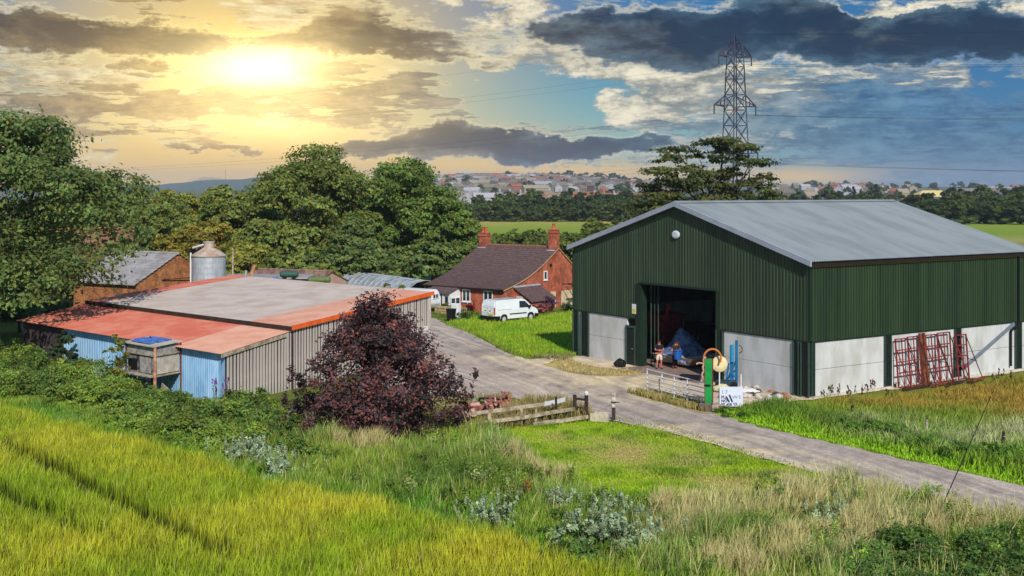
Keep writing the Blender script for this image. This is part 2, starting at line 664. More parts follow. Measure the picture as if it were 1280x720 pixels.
def trunk_mb(h, r, lobes, rng, nb=7, lean=(0, 0)):
    mb = MB()
    pts = [Vector((lean[0] * t, lean[1] * t, h * t)) for t in (0, .25, .5, .75, 1.0)]
    pts = [p + Vector((rng.normal(0, r * .25), rng.normal(0, r * .25), 0)) * (i > 0) for i, p in enumerate(pts)]
    mb.tube(pts[0] - Vector((0, 0, .1)), pts[0] + Vector((0, 0, .5)), r * 1.5, r * 1.05, 10)
    mb.path(pts, r, 10, r * .45)
    sel = rng.permutation(len(lobes))[:nb]
    for i in sel:
        l = lobes[i]
        t = rng.uniform(.35, .95)
        s = pts[0].lerp(pts[-1], t)
        e = Vector(l[:3])
        m = s.lerp(e, .5) + Vector((0, 0, -abs(e.z - s.z) * .12))
        mb.path([s, m, e], r * .42, 6, r * .1)
    return mb


BARK = mat('bark', rgb(96, 84, 70), 0.9, 0.5, 4, bump=.6, bump_scale=12, stretch=(3, 3, .6))


def make_tree(name, label, loc, rx, ry, h, z0, leaf, n, base, seed, m=34, trunk_r=.35, group=None, cat='tree', size=(.26, .42), nb=8, extra=None, parts=True, **kw):
    rng = np.random.default_rng(seed)
    lobes = crown_lobes(rx, ry, z0, h, m, rng, size)
    if extra:
        lobes = lobes + extra
    v, f, c = crown_np(lobes, n, leaf, base, rng, **kw)
    me = np_mesh(name + '_crown', v, f, c)
    r = thing(name, label, cat, loc, 0, group)
    link('crown', me, LEAF, r)
    trunk_mb(z0 + (h - z0) * .55, trunk_r, lobes, rng, nb).build('trunk', BARK, r, smooth=True)
    return r
# ------------------------------------------------------------------ the ground
def to_px(x, y, z=0.0):
    return CX + FPX * x / y, HZ + FPX * (CAMH - z) / y


def spots(px, py, lst):
    t = np.zeros(len(px))
    for a, b, ra, rb, k in lst:
        t = np.maximum(t, k * np.exp(-((px - a) / ra) ** 2 - ((py - b) / rb) ** 2))
    return t


def mixn(a, b, t):
    a, b = np.asarray(a, float), np.asarray(b, float)
    if a.ndim == 1: a = a[None]
    if b.ndim == 1: b = b[None]
    t = np.clip(t, 0, 1)[:, None]
    return a * (1 - t) + b * t


WHEAT = gpoly([(-330, 470), (0, 519), (100, 546), (200, 573), (300, 609), (400, 633), (470, 645), (540, 666), (610, 684), (700, 713), (830, 752), (1000, 800), (1000, 900), (-330, 900)])
BELT = gpoly([(-330, 425), (0, 452), (90, 470), (200, 500), (280, 515), (360, 540), (470, 562), (560, 548), (612, 540), (640, 560), (690, 600), (760, 630), (900, 640), (980, 622), (1050, 612), (1130, 632), (1280, 668), (1500, 726), (1500, 900), (1000, 900),
              (1000, 800), (830, 752), (700, 713), (610, 684), (540, 666), (470, 645), (400, 633), (300, 609), (200, 573), (100, 546), (0, 519), (-330, 470)])
MOWN = gpoly([(575, 545), (640, 528), (700, 524), (770, 529), (820, 537), (880, 554), (960, 576), (1030, 594), (1066, 606), (1050, 612), (980, 622), (900, 640), (760, 630), (690, 600), (640, 560)])
HLAWN = gpoly([(556, 406), (585, 398), (610, 396), (660, 398), (716, 391), (720, 446), (690, 442), (655, 447), (625, 436), (600, 422), (575, 412)])
VERGE = gpoly([(888, 514), (930, 505), (985, 503), (1013, 502), (1100, 492), (1180, 480), (1268, 466), (1330, 460), (1500, 452), (1500, 658), (1280, 608), (1140, 576), (1000, 545), (930, 528)])
YARD_PX = [(1500, 658), (1280, 608), (1140, 576), (1000, 545), (930, 528), (888, 514), (925, 505), (985, 502), (1013, 500), (1100, 489), (1180, 478), (1280, 464), (1330, 458), (1290, 440), (1000, 420), (717, 446), (700, 446),
           (664, 449), (640, 444), (618, 433), (600, 423), (578, 412), (558, 405), (545, 399), (520, 394), (500, 396), (505, 430), (480, 470), (470, 500), (520, 512), (570, 503), (640, 498),
           (690, 505), (720, 517), (770, 528), (820, 536), (880, 553), (960, 575), (1030, 593), (1072, 605), (1280, 657), (1500, 716)]


def axis(lo, hi, step, far, grow=1.25):
    a = list(np.arange(lo, hi + .01, step))
    s, v = step, a[-1]
    while v < far[1]:
        s *= grow; v += s; a.append(v)
    s, v = step, a[0]
    pre = []
    while v > far[0]:
        s *= grow; v -= s; pre.append(v)
    return np.clip(np.array(pre[::-1] + a), *far)


gx = axis(-34, 40, .45, (-7000, 7000))
gy = axis(33, 116, .45, (-3000, 7200))
X, Y = np.meshgrid(gx, gy)
xs, ys = X.ravel(), Y.ravel()
n1, n2, n3 = vnoise(xs, ys, 1.1, 1), vnoise(xs, ys, 4.5, 2), vnoise(xs, ys, 60, 3)
front = ys > 5
px, py = np.where(front, CX + FPX * xs / np.maximum(ys, 5), 0), np.where(front, HZ + FPX * CAMH / np.maximum(ys, 5), 2000)
col = mixn(rgb(92, 108, 40), rgb(120, 128, 48), n2)
far = ys > 130
col[far] = mixn(rgb(98, 116, 58), rgb(126, 140, 66), n3[far])
scr = ys > 435
col[scr] = mixn(rgb(70, 84, 58), rgb(96, 100, 78), n3[scr])
fld = (ys > 255) & (ys < 430) & (px > 480)
col[fld] = mixn(rgb(150, 164, 62), rgb(126, 150, 50), vnoise(xs[fld] * .12, ys[fld], 9, 5))
stu = (ys > 255) & (ys < 300) & (px > 1100)
col[stu] = mixn(rgb(176, 160, 96), rgb(140, 152, 66), n2[stu])
edge = (ys > 395) & (ys < 436) & (px < 1000) & (px > 540)
col[edge] = mixn(rgb(188, 170, 96), rgb(160, 160, 70), n2[edge])
kw = pt_in_poly(xs, ys, WHEAT)
col[kw] = mixn(rgb(58, 62, 20), rgb(84, 84, 26), n1[kw])
kb = pt_in_poly(xs, ys, BELT)
col[kb] = mixn(rgb(52, 62, 26), rgb(84, 84, 40), n1[kb])
km = pt_in_poly(xs, ys, MOWN)
dry = spots(px, py, [(772, 565, 55, 14, 1.0), (720, 548, 40, 8, .5), (905, 600, 56, 10, 1.1), (880, 575, 60, 10, .55), (960, 596, 60, 7, .5), (690, 535, 25, 5, .5), (840, 548, 40, 6, .5)])
mc = mixn(rgb(146, 182, 26), rgb(184, 200, 40), n2 * .7 + n1 * .3)
mc = mixn(mc, rgb(186, 166, 96), np.clip(dry * 1.3 + (n1 - .5) * 1.1, 0, 1) * (dry > .08))
mc = mixn(mc, rgb(74, 96, 24), np.clip(spots(px, py, [(890, 574, 60, 7, .9), (970, 594, 70, 5, .8), (840, 590, 40, 8, .7), (800, 545, 30, 6, .5), (700, 570, 40, 8, .4)]) * (.4 + .9 * n1), 0, 1))
col[km] = mc[km]
kh = pt_in_poly(xs, ys, HLAWN)
col[kh] = mixn(rgb(120, 170, 28), rgb(168, 198, 46), (n2 * .5 + n1 * .5))[kh]
kv = pt_in_poly(xs, ys, VERGE)
vc = mixn(rgb(104, 128, 34), rgb(140, 140, 52), n2)
brown = spots(px, py, [(1230, 500, 160, 22, 1), (1130, 515, 90, 16, .8), (1280, 520, 60, 30, .8)])
vc = mixn(vc, rgb(128, 104, 44), brown)
col[kv] = vc[kv]
nx = len(gx)
idx = np.arange(len(xs)).reshape(len(gy), nx)
F = np.stack([idx[:-1, :-1], idx[:-1, 1:], idx[1:, 1:], idx[1:, :-1]], -1).reshape(-1, 4)
zs = np.where((ys > 30) & (ys < 130), (n2 - .5) * .05 - .03, -.03)


def ground_mat(name, varlo=.7, varhi=1.25, sc=6.0, bump=.5):
    m = bpy.data.materials.new(name)
    m.use_nodes = True
    nt = m.node_tree
    b = nt.nodes['Principled BSDF']
    b.inputs['Roughness'].default_value = .95
    b.inputs['Specular IOR Level'].default_value = .1
    at = nt.nodes.new('ShaderNodeAttribute')
    at.attribute_name = 'col'
    tc = nt.nodes.new('ShaderNodeTexCoord')
    o = V(nt, tc.outputs['Object'])
    f = noise(nt, o, sc, 8, .7).step(.32, .68, varlo, varhi)
    nt.links.new(scalec(nt, V(nt, at.outputs['Color']), f).s, b.inputs['Base Color'])
    bn = nt.nodes.new('ShaderNodeBump')
    bn.inputs['Strength'].default_value = bump
    bn.inputs['Distance'].default_value = .06
    nt.links.new(noise(nt, o, sc * 2, 6, .7).s, bn.inputs['Height'])
    nt.links.new(bn.outputs[0], b.inputs['Normal'])
    return m


GROUND = ground_mat('ground_soil_grass')
g = link('ground', np_mesh('ground', np.stack([xs, ys, zs], 1), F, col), GROUND)
tag(g, 'flat green farmland with a bare strip below the crop', kind='structure')


# gravel yard and track: packed stone, wheel tracks, dust
def gravel_mat():
    m = bpy.data.materials.new('packed_gravel')
    m.use_nodes = True
    nt = m.node_tree
    b = nt.nodes['Principled BSDF']
    b.inputs['Roughness'].default_value = .95
    b.inputs['Specular IOR Level'].default_value = .1
    tc = nt.nodes.new('ShaderNodeTexCoord')
    o = V(nt, tc.outputs['Object'])
    at = nt.nodes.new('ShaderNodeAttribute')
    at.attribute_name = 'col'
    # tracks run along the drive: stretched noise in the drive's direction
    sp_ = nt.nodes.new('ShaderNodeSeparateXYZ')
    nt.links.new(o.s, sp_.inputs[0])
    ox, oy = V(nt, sp_.outputs[0]), V(nt, sp_.outputs[1])
    wob = (noise(nt, o, .12, 3, .5) - .5) * 5.0
    cbx = nt.nodes.new('ShaderNodeCombineXYZ')
    nt.links.new(((ox * .39 - oy * .92) * .06).s, cbx.inputs[0])
    nt.links.new(((ox * .92 + oy * .39) * 2.4 + wob).s, cbx.inputs[1])
    tr = noise(nt, V(nt, cbx.outputs[0]), 1.0, 5, .6).step(.36, .66, .82, 1.14)
    gr = noise(nt, o, 5, 12, .85).step(.3, .7, .64, 1.30)
    pt = noise(nt, o, .9, 8, .7).step(.35, .65, .88, 1.10)
    c = scalec(nt, scalec(nt, scalec(nt, V(nt, at.outputs['Color']), tr), gr), pt)
    nt.links.new(c.s, b.inputs['Base Color'])
    bn = nt.nodes.new('ShaderNodeBump')
    bn.inputs['Strength'].default_value = .7
    bn.inputs['Distance'].default_value = .04
    nt.links.new(noise(nt, o, 16, 6, .75).s, bn.inputs['Height'])
    nt.links.new(bn.outputs[0], b.inputs['Normal'])
    return m


def sheet(name, pix, z, colfn, m, cell=.28, jit=.12, seed=0):
    """a sheet with an uneven edge, cut from a fine grid so that its colour can vary"""
    poly = gpoly(pix)
    P = []
    rng = np.random.default_rng(seed)
    for i in range(len(poly)):
        a, b = np.array(poly[i]), np.array(poly[(i + 1) % len(poly)])
        k = max(1, int(np.linalg.norm(b - a) / .6))
        for t in range(k):
            P.append(a + (b - a) * t / k + rng.normal(0, jit, 2))
    P = [tuple(p) for p in P]
    bm = bmesh.new()
    vs = [bm.verts.new((p[0], p[1], z)) for p in P]
    bm.faces.new(vs)
    xs_, ys_ = [p[0] for p in P], [p[1] for p in P]
    for co in np.arange(min(xs_) + cell, max(xs_), cell * 2):
        bmesh.ops.bisect_plane(bm, geom=bm.verts[:] + bm.edges[:] + bm.faces[:], plane_co=(co, 0, 0), plane_no=(1, 0, 0))
    for co in np.arange(min(ys_) + cell, max(ys_), cell * 2):
        bmesh.ops.bisect_plane(bm, geom=bm.verts[:] + bm.edges[:] + bm.faces[:], plane_co=(0, co, 0), plane_no=(0, 1, 0))
    bmesh.ops.triangulate(bm, faces=bm.faces[:])
    for f in bm.faces:
        if f.normal.z < 0: f.normal_flip()
    me = bpy.data.meshes.new(name)
    bm.to_mesh(me)
    bm.free()
    n = len(me.vertices)
    co = np.zeros(n * 3, np.float32)
    me.vertices.foreach_get('co', co)
    co = co.reshape(-1, 3)
    a = me.attributes.new('col', 'FLOAT_COLOR', 'POINT')
    rgba = np.ones((n, 4), np.float32)
    rgba[:, :3] = colfn(co[:, 0], co[:, 1])
    a.data.foreach_set('color', rgba.ravel())
    return link(name, me, m)


def yard_col(x, y):
    px, py = to_px(x, y)
    c = mixn(rgb(206, 187, 174), rgb(188, 171, 160), vnoise(x, y, 3.2, 9))
    tan = spots(px, py, [(760, 472, 90, 16, .95), (800, 478, 70, 18, .9), (700, 455, 60, 8, .9), (870, 549, 60, 7, 1), (930, 565, 60, 6, 1), (1000, 582, 70, 6, 1), (840, 534, 40, 5, .8), (1060, 598, 40, 5, .8), (640, 448, 40, 5, .8), (800, 500, 40, 6, .6), (1000, 500, 60, 6, .8), (1120, 490, 100, 8, .9), (840, 470, 60, 9, .9), (780, 455, 60, 8, .7), (930, 500, 40, 8, .9)])
    c = mixn(c, rgb(238, 214, 174), tan * (.55 + .8 * vnoise(x, y, .9, 4)))
    ruts = np.zeros(len(x)); mid_ = np.zeros(len(x))
    R_ = np.array([tuple(G(a, b)[:2]) for a, b in ((1500, 690), (1280, 632), (1140, 597), (1000, 563), (900, 538), (830, 520), (760, 500), (690, 476), (630, 452), (585, 430), (550, 408))])
    B_ = np.array([tuple(G(a, b)[:2]) for a, b in ((900, 538), (840, 512), (800, 495), (790, 480), (815, 470), (850, 466))])
    for T in (R_, B_):
        d_ = np.full(len(x), 99.0)
        for a, b in zip(T[:-1], T[1:]):
            u = b - a
            q = np.clip(((x - a[0]) * u[0] + (y - a[1]) * u[1]) / (u @ u), 0, 1)
            d_ = np.minimum(d_, np.hypot(x - a[0] - u[0] * q, y - a[1] - u[1] * q))
        d_ = d_ + (vnoise(x, y, 2.5, 15) - .5) * .5
        ruts = np.maximum(ruts, np.exp(-((d_ - .95) / .3) ** 2)); mid_ = np.maximum(mid_, np.exp(-(d_ / .35) ** 2))
    c = mixn(c, rgb(146, 134, 131), ruts * (.3 + .6 * vnoise(x, y, 1.3, 16)))
    c = mixn(c, rgb(206, 190, 164), mid_ * .55 * vnoise(x, y, 1.0, 17))
    wet = spots(px, py, [(700, 483, 9, 1.6, 1), (722, 487, 11, 1.8, 1), (757, 494, 9, 1.4, .8), (628, 462, 14, 2, .6), (600, 440, 16, 3, .6), (950, 560, 24, 2.2, .6), (1090, 592, 30, 2.5, .6), (840, 530, 18, 2, .6), (664, 470, 20, 2, .4), (572, 430, 10, 3, .5)])
    return mixn(c, rgb(112, 98, 92), wet * .8)


GRAVEL = gravel_mat()
yd = sheet('gravel_yard', YARD_PX, .008, yard_col, GRAVEL, seed=3)
tag(yd, 'pale grey gravel farm track opening into a dusty yard', kind='structure')


def straw_col(x, y):
    return mixn(rgb(214, 184, 118), rgb(150, 134, 66), vnoise(x, y, .9, 12))


for i, pix in enumerate([[(783, 491), (812, 490), (850, 497), (884, 505), (880, 516), (850, 509), (815, 500)],
                         [(690, 452), (712, 449), (740, 459), (785, 463), (806, 466), (790, 470), (740, 470), (705, 464), (680, 456)]]):
    s_ = sheet('straw_patch', pix, .018 + .004 * i, straw_col, GROUND, seed=20 + i, cell=.3)
    tag(s_, kind='structure', label=['dry grass island under the galvanised gate', 'strip of straw and dry weeds along the barn front'][i])

# ------------------------------------------------------------------ hills
CREST = np.array([(-2500, 238), (-400, 238), (200, 238), (330, 236), (430, 224), (540, 221.5), (600, 220), (640, 219.5), (700, 221), (760, 224.5), (800, 228), (840, 232), (900, 233.5), (1000, 231.5), (1100, 233), (1280, 234), (1600, 236), (3500, 236)])


def hill_z(x, y):
    px = CX + FPX * x / y
    cz = CAMH + (HZ - np.interp(px, CREST[:, 0], CREST[:, 1])) / FPX * 2700
    t = np.clip((y - 1040) / 1660, 0, 1)
    back = np.clip((y - 2700) / 900, 0, 1)
    return cz * (t ** .85) * (1 - back) - .6


hx = np.linspace(-1.6, 1.8, 150)
hy = np.concatenate([np.linspace(1030, 2750, 40), np.linspace(2850, 3700, 8)])
HX, HY = np.meshgrid(hx, hy)
hxs, hys = (HX * HY).ravel(), HY.ravel()
hzs = hill_z(hxs, hys) + (vnoise(hxs, hys, 120, 6) - .5) * 3
hcol = mixn(rgb(84, 98, 78), rgb(122, 122, 98), vnoise(hxs, hys, 90, 8))
idx = np.arange(len(hxs)).reshape(len(hy), len(hx))
F = np.stack([idx[:-1, :-1], idx[:-1, 1:], idx[1:, 1:], idx[1:, :-1]], -1).reshape(-1, 4)
tag(link('hill', np_mesh('hill', np.stack([hxs, hys, hzs], 1), F, hcol), GROUND), 'low hillside covered by the distant town', kind='structure')

FC = np.array([(-2500, 236), (-300, 236), (60, 236), (150, 233), (225, 230), (258, 225.5), (280, 224), (300, 223), (318, 221), (345, 219.5), (362, 221), (400, 223), (470, 229), (560, 236), (1800, 237)])
fx = np.linspace(-.95, .95, 160)
rows = []
for fy, k in ((4300, 0), (5000, .75), (5600, 1), (7000, .2)):
    p = CX + FPX * fx
    rows.append(np.stack([fx * fy, np.full_like(fx, fy), -4 + k * (CAMH + 4 + (HZ - np.interp(p, FC[:, 0], FC[:, 1])) / FPX * 5600) + (vnoise(fx * 5600, fx * 0, 110, 3) - .5) * 16 * k], 1))
fco = np.concatenate(rows)
idx = np.arange(len(fco)).reshape(4, len(fx))
F = np.stack([idx[:-1, :-1], idx[:-1, 1:], idx[1:, 1:], idx[1:, :-1]], -1).reshape(-1, 4)
tag(link('hill', np_mesh('hill', fco, F, mixn(rgb(70, 92, 78), rgb(84, 100, 84), vnoise(fco[:, 0], fco[:, 1], 300, 2))), GROUND), 'wooded blue ridge on the skyline under the low sun', kind='structure')

# ------------------------------------------------------------------ far town
ROOF_C = [mat('slate_roof', rgb(96, 90, 100), .8, .3), mat('red_roof', rgb(150, 84, 76), .8, .3), mat('brown_roof', rgb(112, 92, 84), .8, .3), mat('grey_roof', rgb(128, 124, 128), .8, .3)]
WALL_C = [mat('white_render', rgb(172, 170, 178), .8, .1), mat('cream_render', rgb(158, 146, 128), .8, .15), mat('brick_far', rgb(160, 104, 84), .85, .25), mat('stone_far', rgb(130, 122, 112), .85, .2)]
FARGLASS = mat('far_window', rgb(52, 58, 70), .2, 0)


def house_mesh(w, d, e, r, win=True, chim=True):
    mb = MB()
    mb.cur = 0
    mb.frame((-w / 2, -d / 2, 0), (w, 0, 0), (0, d, 0), (0, 0, e))
    mb.prism([(-w / 2, -d / 2, e), (w / 2, -d / 2, e), (0, -d / 2, e + r)], (0, d, 0))
    mb.cur = 1
    ov = .35
    for s in (-1, 1):
        mb.prism([(s * (w / 2 + ov), -d / 2 - ov, e - ov * r / (w / 2) + .05), (s * (w / 2 + ov), -d / 2 - ov, e - ov * r / (w / 2) + .3), (0, -d / 2 - ov, e + r + .3), (0, -d / 2 - ov, e + r + .05)], (0, d + 2 * ov, 0))
    if chim:
        mb.box((0, d * .3, e + r + .6), (.9, .9, 1.8))
    if win:
        mb.cur = 2
        for fx_ in (-.25, .25):
            for fz in (.28, .72):
                mb.box((fx_ * w, -d / 2 - .03, fz * e), (w * .18, .1, e * .22))
        for fy_ in (-.3, 0, .3):
            for fz in (.28, .72):
                for s in (-1, 1):
                    mb.box((s * (w / 2 + .03), fy_ * d, fz * e), (.1, d * .12, e * .22))
    return mb.mesh('house')


HM = [house_mesh(7.5, 9, 5.2, 3.4), house_mesh(8, 15, 5.2, 3.0), house_mesh(7, 26, 5.0, 2.8), house_mesh(11, 13, 6, 3.5)]
HMV = []
for k, me in enumerate(HM):
    for wi in range(4):
        for ri in range(4):
            m2 = me.copy() if (wi or ri) else me
            m2.materials.clear()
            for mm in (WALL_C[wi], ROOF_C[ri], FARGLASS): m2.materials.append(mm)
            HMV.append((k, wi, ri, m2))


def hm(k, w, r): return HMV[k * 16 + w * 4 + r][3]


def far_house(k, wi, ri, loc, rz, label, group, sc=1.0, name='house'):
    o = bpy.data.objects.new(name, hm(k, wi, ri))
    COL.objects.link(o)
    o.location = loc
    o.rotation_euler = (0, 0, rz)
    o.scale = (sc, sc, sc)
    tag(o, label, 'house', group)
    return o


hr = np.random.default_rng(4)
# the terrace of white gables facing the fields
row = [(574, 0, 0, 1), (586, 0, 0, 1), (605, 1, 0, 0), (625, 0, 0, 0), (638, 0, 0, 0), (651, 0, 0, 3), (664, 0, 2, 1), (674, 0, 0, 0), (688, 0, 1, 0), (700, 0, 1, 2), (768, 0, 0, 0), (789, 0, 0, 1), (730, 1, 2, 0), (812, 1, 2, 0), (560, 1, 1, 1)]
row.sort()
ORD = 'first second third fourth fifth sixth seventh eighth ninth tenth eleventh twelfth thirteenth fourteenth fifteenth'.split()
for i_, (p, k, wi, ri) in enumerate(row):
    Yh = 905 + hr.uniform(-20, 20)
    far_house(k, wi, ri, ((p - CX) / FPX * Yh, Yh, 0), math.radians(hr.uniform(-8, 8) + (90 if k == 1 else 0)), '%s white house from the left in the pale row beyond the hedges' % ORD[i_], 'white gabled houses beyond the hedges', hr.uniform(.95, 1.15))
far_house(3, 2, 1, ((778 - CX) / FPX * 915, 915, 0), math.radians(90), 'red roofed brick house between two white gables beyond the hedges', None, .9)
# long dark roofs behind the terrace
for p in np.arange(556, 836, 9):
    Yh = hr.uniform(960, 1060)
    far_house(2 if hr.random() < .5 else 1, int(hr.choice([2, 2, 1])), int(hr.choice([0, 0, 1, 2])), ((p + hr.uniform(-4, 4) - CX) / FPX * Yh, Yh, 0), math.radians(90 + hr.uniform(-14, 14)), 'dark roofed house among the terraces below the far hillside', 'dark roofed houses below the hillside')
cnt = 0
pts = []
for i in range(4000):
    if cnt >= 215: break
    p, Yh = hr.uniform(470, 845), 1080 + 1600 * hr.random() ** .8
    x = (p - CX) / FPX * Yh
    if p > 700 and hr.random() < (p - 700) / 200: continue
    if any(abs(p - q) < 4.0 and abs(Yh - yy) < 60 for q, yy in pts): continue
    pts.append((p, Yh))
    far_house(int(hr.choice([0, 1, 1, 2])), int(hr.choice([1, 1, 0, 3, 3, 2])), int(hr.choice([0, 2, 3, 3, 1])), (x, Yh, float(hill_z(x, Yh)) - .5), hr.uniform(0, 3.14), 'small pale house on the crowded far hillside', 'pale houses on the far hillside', hr.uniform(.85, 1.2))
    cnt += 1
cnt = 0
for i in range(60):
    p, Yh = hr.uniform(965, 1290), hr.uniform(1000, 2300)
    x = (p - CX) / FPX * Yh
    if abs(p - 1172) < 30: continue
    far_house(int(hr.choice([0, 1, 2, 3])), int(hr.choice([2, 1, 0, 3])), int(hr.choice([0, 0, 1, 3])), (x, Yh, float(hill_z(x, Yh)) if Yh > 1040 else 0), hr.uniform(0, 3.14), 'distant town house showing over the green barn roof', 'town houses beyond the green barn', hr.uniform(.9, 1.2))
# the many more that only make the hillside speckled
mbs = MB()
for i in range(330):
    p, Yh = hr.uniform(470, 850), hr.uniform(1500, 2700)
    x = (p - CX) / FPX * Yh
    z = float(hill_z(x, Yh)) - .5
    w, d, e = hr.uniform(7, 9), hr.uniform(9, 20), 5
    a = hr.uniform(0, 3.14)
    ca, sa = math.cos(a), math.sin(a)
    u, v = Vector((ca, sa, 0)), Vector((-sa, ca, 0))
    o = Vector((x, Yh, z))
    mbs.cur = int(hr.integers(0, 3))
    mbs.frame(o - u * w / 2 - v * d / 2, u * w, v * d, (0, 0, e))
    mbs.cur = 3 + int(hr.integers(0, 2))
    mbs.prism([o - u * (w / 2 + .3) - v * (d / 2 + .3) + Vector((0, 0, e)), o + u * (w / 2 + .3) - v * (d / 2 + .3) + Vector((0, 0, e)), o - v * (d / 2 + .3) + Vector((0, 0, e + 3))], v * (d + .6))
tag(mbs.build('distant_rooftops', [WALL_C[1], WALL_C[3], WALL_C[0], ROOF_C[2], ROOF_C[3]]), 'speckle of pale rooftops high on the far hillside', kind='stuff')

# large yellow roofed shed, grey shed, square tower
def far_shed(name, label, p0, p1, pe, pr, pb, Yh, wm, rm, hipp=12):
    x0, x1 = (p0 - CX) / FPX * Yh, (p1 - CX) / FPX * Yh
    ze, zr, zb = (CAMH - (v - HZ) / FPX * Yh for v in (pe, pr, pb))
    hx_ = hipp / FPX * Yh
    r = thing(name, label, 'shed', ((x0 + x1) / 2, Yh, zb), 0, None, False)
    dp = 22
    mb = MB(); mb.frame((x0, Yh, zb), (x1 - x0, 0, 0), (0, dp, 0), (0, 0, ze - zb)); mb.build('wall', wm, r)
    mb = MB()
    vs = [(x0 - .6, Yh - .6, ze), (x1 + .6, Yh - .6, ze), (x1 + .6, Yh + dp + .6, ze), (x0 - .6, Yh + dp + .6, ze), (x0 + hx_, Yh + dp / 2, zr), (x1 - hx_, Yh + dp / 2, zr)]
    mb.add(vs, [(0, 1, 5, 4), (2, 3, 4, 5), (1, 2, 5), (3, 0, 4), (3, 2, 1, 0)])
    mb.build('roof', rm, r)
    return r


far_shed('warehouse', 'large yellow roofed warehouse beyond the dark hedge', 1148, 1196, 246, 238, 252, 800, mat('wh_wall', rgb(120, 120, 132), .8, .2), mat('wh_roof', rgb(232, 208, 140), .6, .15))
far_shed('warehouse', 'pale grey roofed shed right of the yellow roofed warehouse', 1220, 1246, 242.5, 239, 250, 800, mat('wh_wall2', rgb(120, 128, 140), .8, .2), mat('wh_roof2', rgb(186, 196, 206), .6, .15), 5)
r = thing('tower', 'square dark brick tower standing among the far terraces', 'tower', D(738, 250, 1010), 0, None, False)
mb = MB(); c = D(738, 246, 1010); mb.box((c.x, c.y, 6), (5.2, 5.2, 16)); mb.build('wall', mat('tower_brick', rgb(92, 74, 78), .9, .3), r)
mb = MB(); mb.box((c.x, c.y, 14.3), (5.8, 5.8, .6)); mb.build('parapet', mat('tower_cap', rgb(74, 66, 76), .9, .3), r)
# mast on the ridge
r = thing('radio_mast', 'thin radio mast on the blue ridge under the sun', 'mast', D(282, 224, 5600), 0, None, False)
a = D(282, 226, 5590)
mb = MB(); mb.tube(a, a + Vector((0, 0, 55)), .8, .4, 6); mb.build('pole', ROOF_C[0], r)
mb = MB(); mb.lathe(a + Vector((0, 0, 38)), [(1.8, 0), (1.8, 5)], 8); mb.build('aerial', ROOF_C[0], r)

# ------------------------------------------------------------------ far hedges and trees (shared meshes)
def bush_mesh(seed, rx, ry, h, n, leaf, base, m=14, **kw):
    rng = np.random.default_rng(seed)
    lob = crown_lobes(rx, ry, -.15 * h, h, m, rng, (.34, .55))
    v, f, c = crown_np(lob, n, leaf, base, rng, shell=.12, clump=.3, **kw)
    me = np_mesh('far_tree', v, f, c)
    me.materials.append(LEAF)
    return me


DK, MD, LT = (.085, .125, .036), (.13, .175, .046), (.18, .22, .045)
FT = [bush_mesh(50 + i, 4.4, 4.4, [7.0, 8.5, 6.2, 9.5][i % 4], 2600, .55, [DK, DK, MD, MD][i % 4], hue_var=.12) for i in range(6)]
LB = [bush_mesh(70 + i, 2.6, 2.6, [4.6, 5.4, 4.0][i % 3], 2600, .26, LT, hue_var=.15) for i in range(4)]


def plant(meshes, x, y, z, sc, label, group, rng, name='tree', cat='tree', sz=None):
    o = bpy.data.objects.new(name, meshes[int(rng.integers(0, len(meshes)))])
    COL.objects.link(o)
    o.location = (x, y, z)
    o.rotation_euler = (0, 0, rng.uniform(0, 6.28))
    o.scale = (sc, sc, (sz or sc))
    tag(o, label, cat, group)
    return o


tr = np.random.default_rng(8)
A, B = 'dark rounded tree in the far field hedge', 'trees of the dark hedge beyond the bright field'
for rowY, p0, p1, st, s0, s1, lab, gr in ((432, 585, 850, 8.5, .62, .85, A, B), (455, 590, 850, 10, .75, 1.05, A, B), (520, 600, 850, 10, .95, 1.25, 'paler tree behind the dark far hedge', 'trees behind the dark far hedge'),
                                          (640, 640, 860, 12, 1.0, 1.45, 'paler tree behind the dark far hedge', 'trees behind the dark far hedge'),
                                          (400, 1135, 1330, 9, .75, 1.0, 'dark rounded tree in the hedge right of the green barn roof', 'trees of the hedge beyond the green barn'),
                                          (430, 1130, 1330, 9, .9, 1.25, 'dark rounded tree in the hedge right of the green barn roof', 'trees of the hedge beyond the green barn'),
                                          (560, 1190, 1330, 12, 1.1, 1.5, 'dark rounded tree in the hedge right of the green barn roof', 'trees of the hedge beyond the green barn'),
                                          (600, 955, 1115, 12, 1.0, 1.5, 'round tree peeping over the green barn ridge', 'trees beyond the green barn ridge')):
    for p in np.arange(p0, p1, st):
        y_ = rowY + tr.uniform(-8, 8)
        plant(FT, (p + tr.uniform(-3, 3) - CX) / FPX * y_, y_, 0, tr.uniform(s0, s1), lab, gr, tr)
for i in range(120):
    p, y_ = tr.uniform(545, 1300), tr.uniform(1000, 2650)
    x = (p - CX) / FPX * y_
    plant(FT, x, y_, float(hill_z(x, y_)) if y_ > 1040 else 0, tr.uniform(.9, 1.7), 'dark tree among the houses of the distant town', 'trees among the far houses', tr)
for p in np.arange(690, 850, 7):
    y_ = tr.uniform(2350, 2700)
    x = (p - CX) / FPX * y_
    plant(FT, x, y_, float(hill_z(x, y_)), tr.uniform(1.4, 2.2), 'dark tree on the wooded skyline of the town', 'trees on the town skyline', tr)
for p in np.arange(845, 1330, 9):
    y_ = tr.uniform(900, 1500)
    x = (p - CX) / FPX * y_
    plant(FT, x, y_, 0, tr.uniform(.7, 1.2), 'dark tree among the houses of the distant town', 'trees among the far houses', tr)
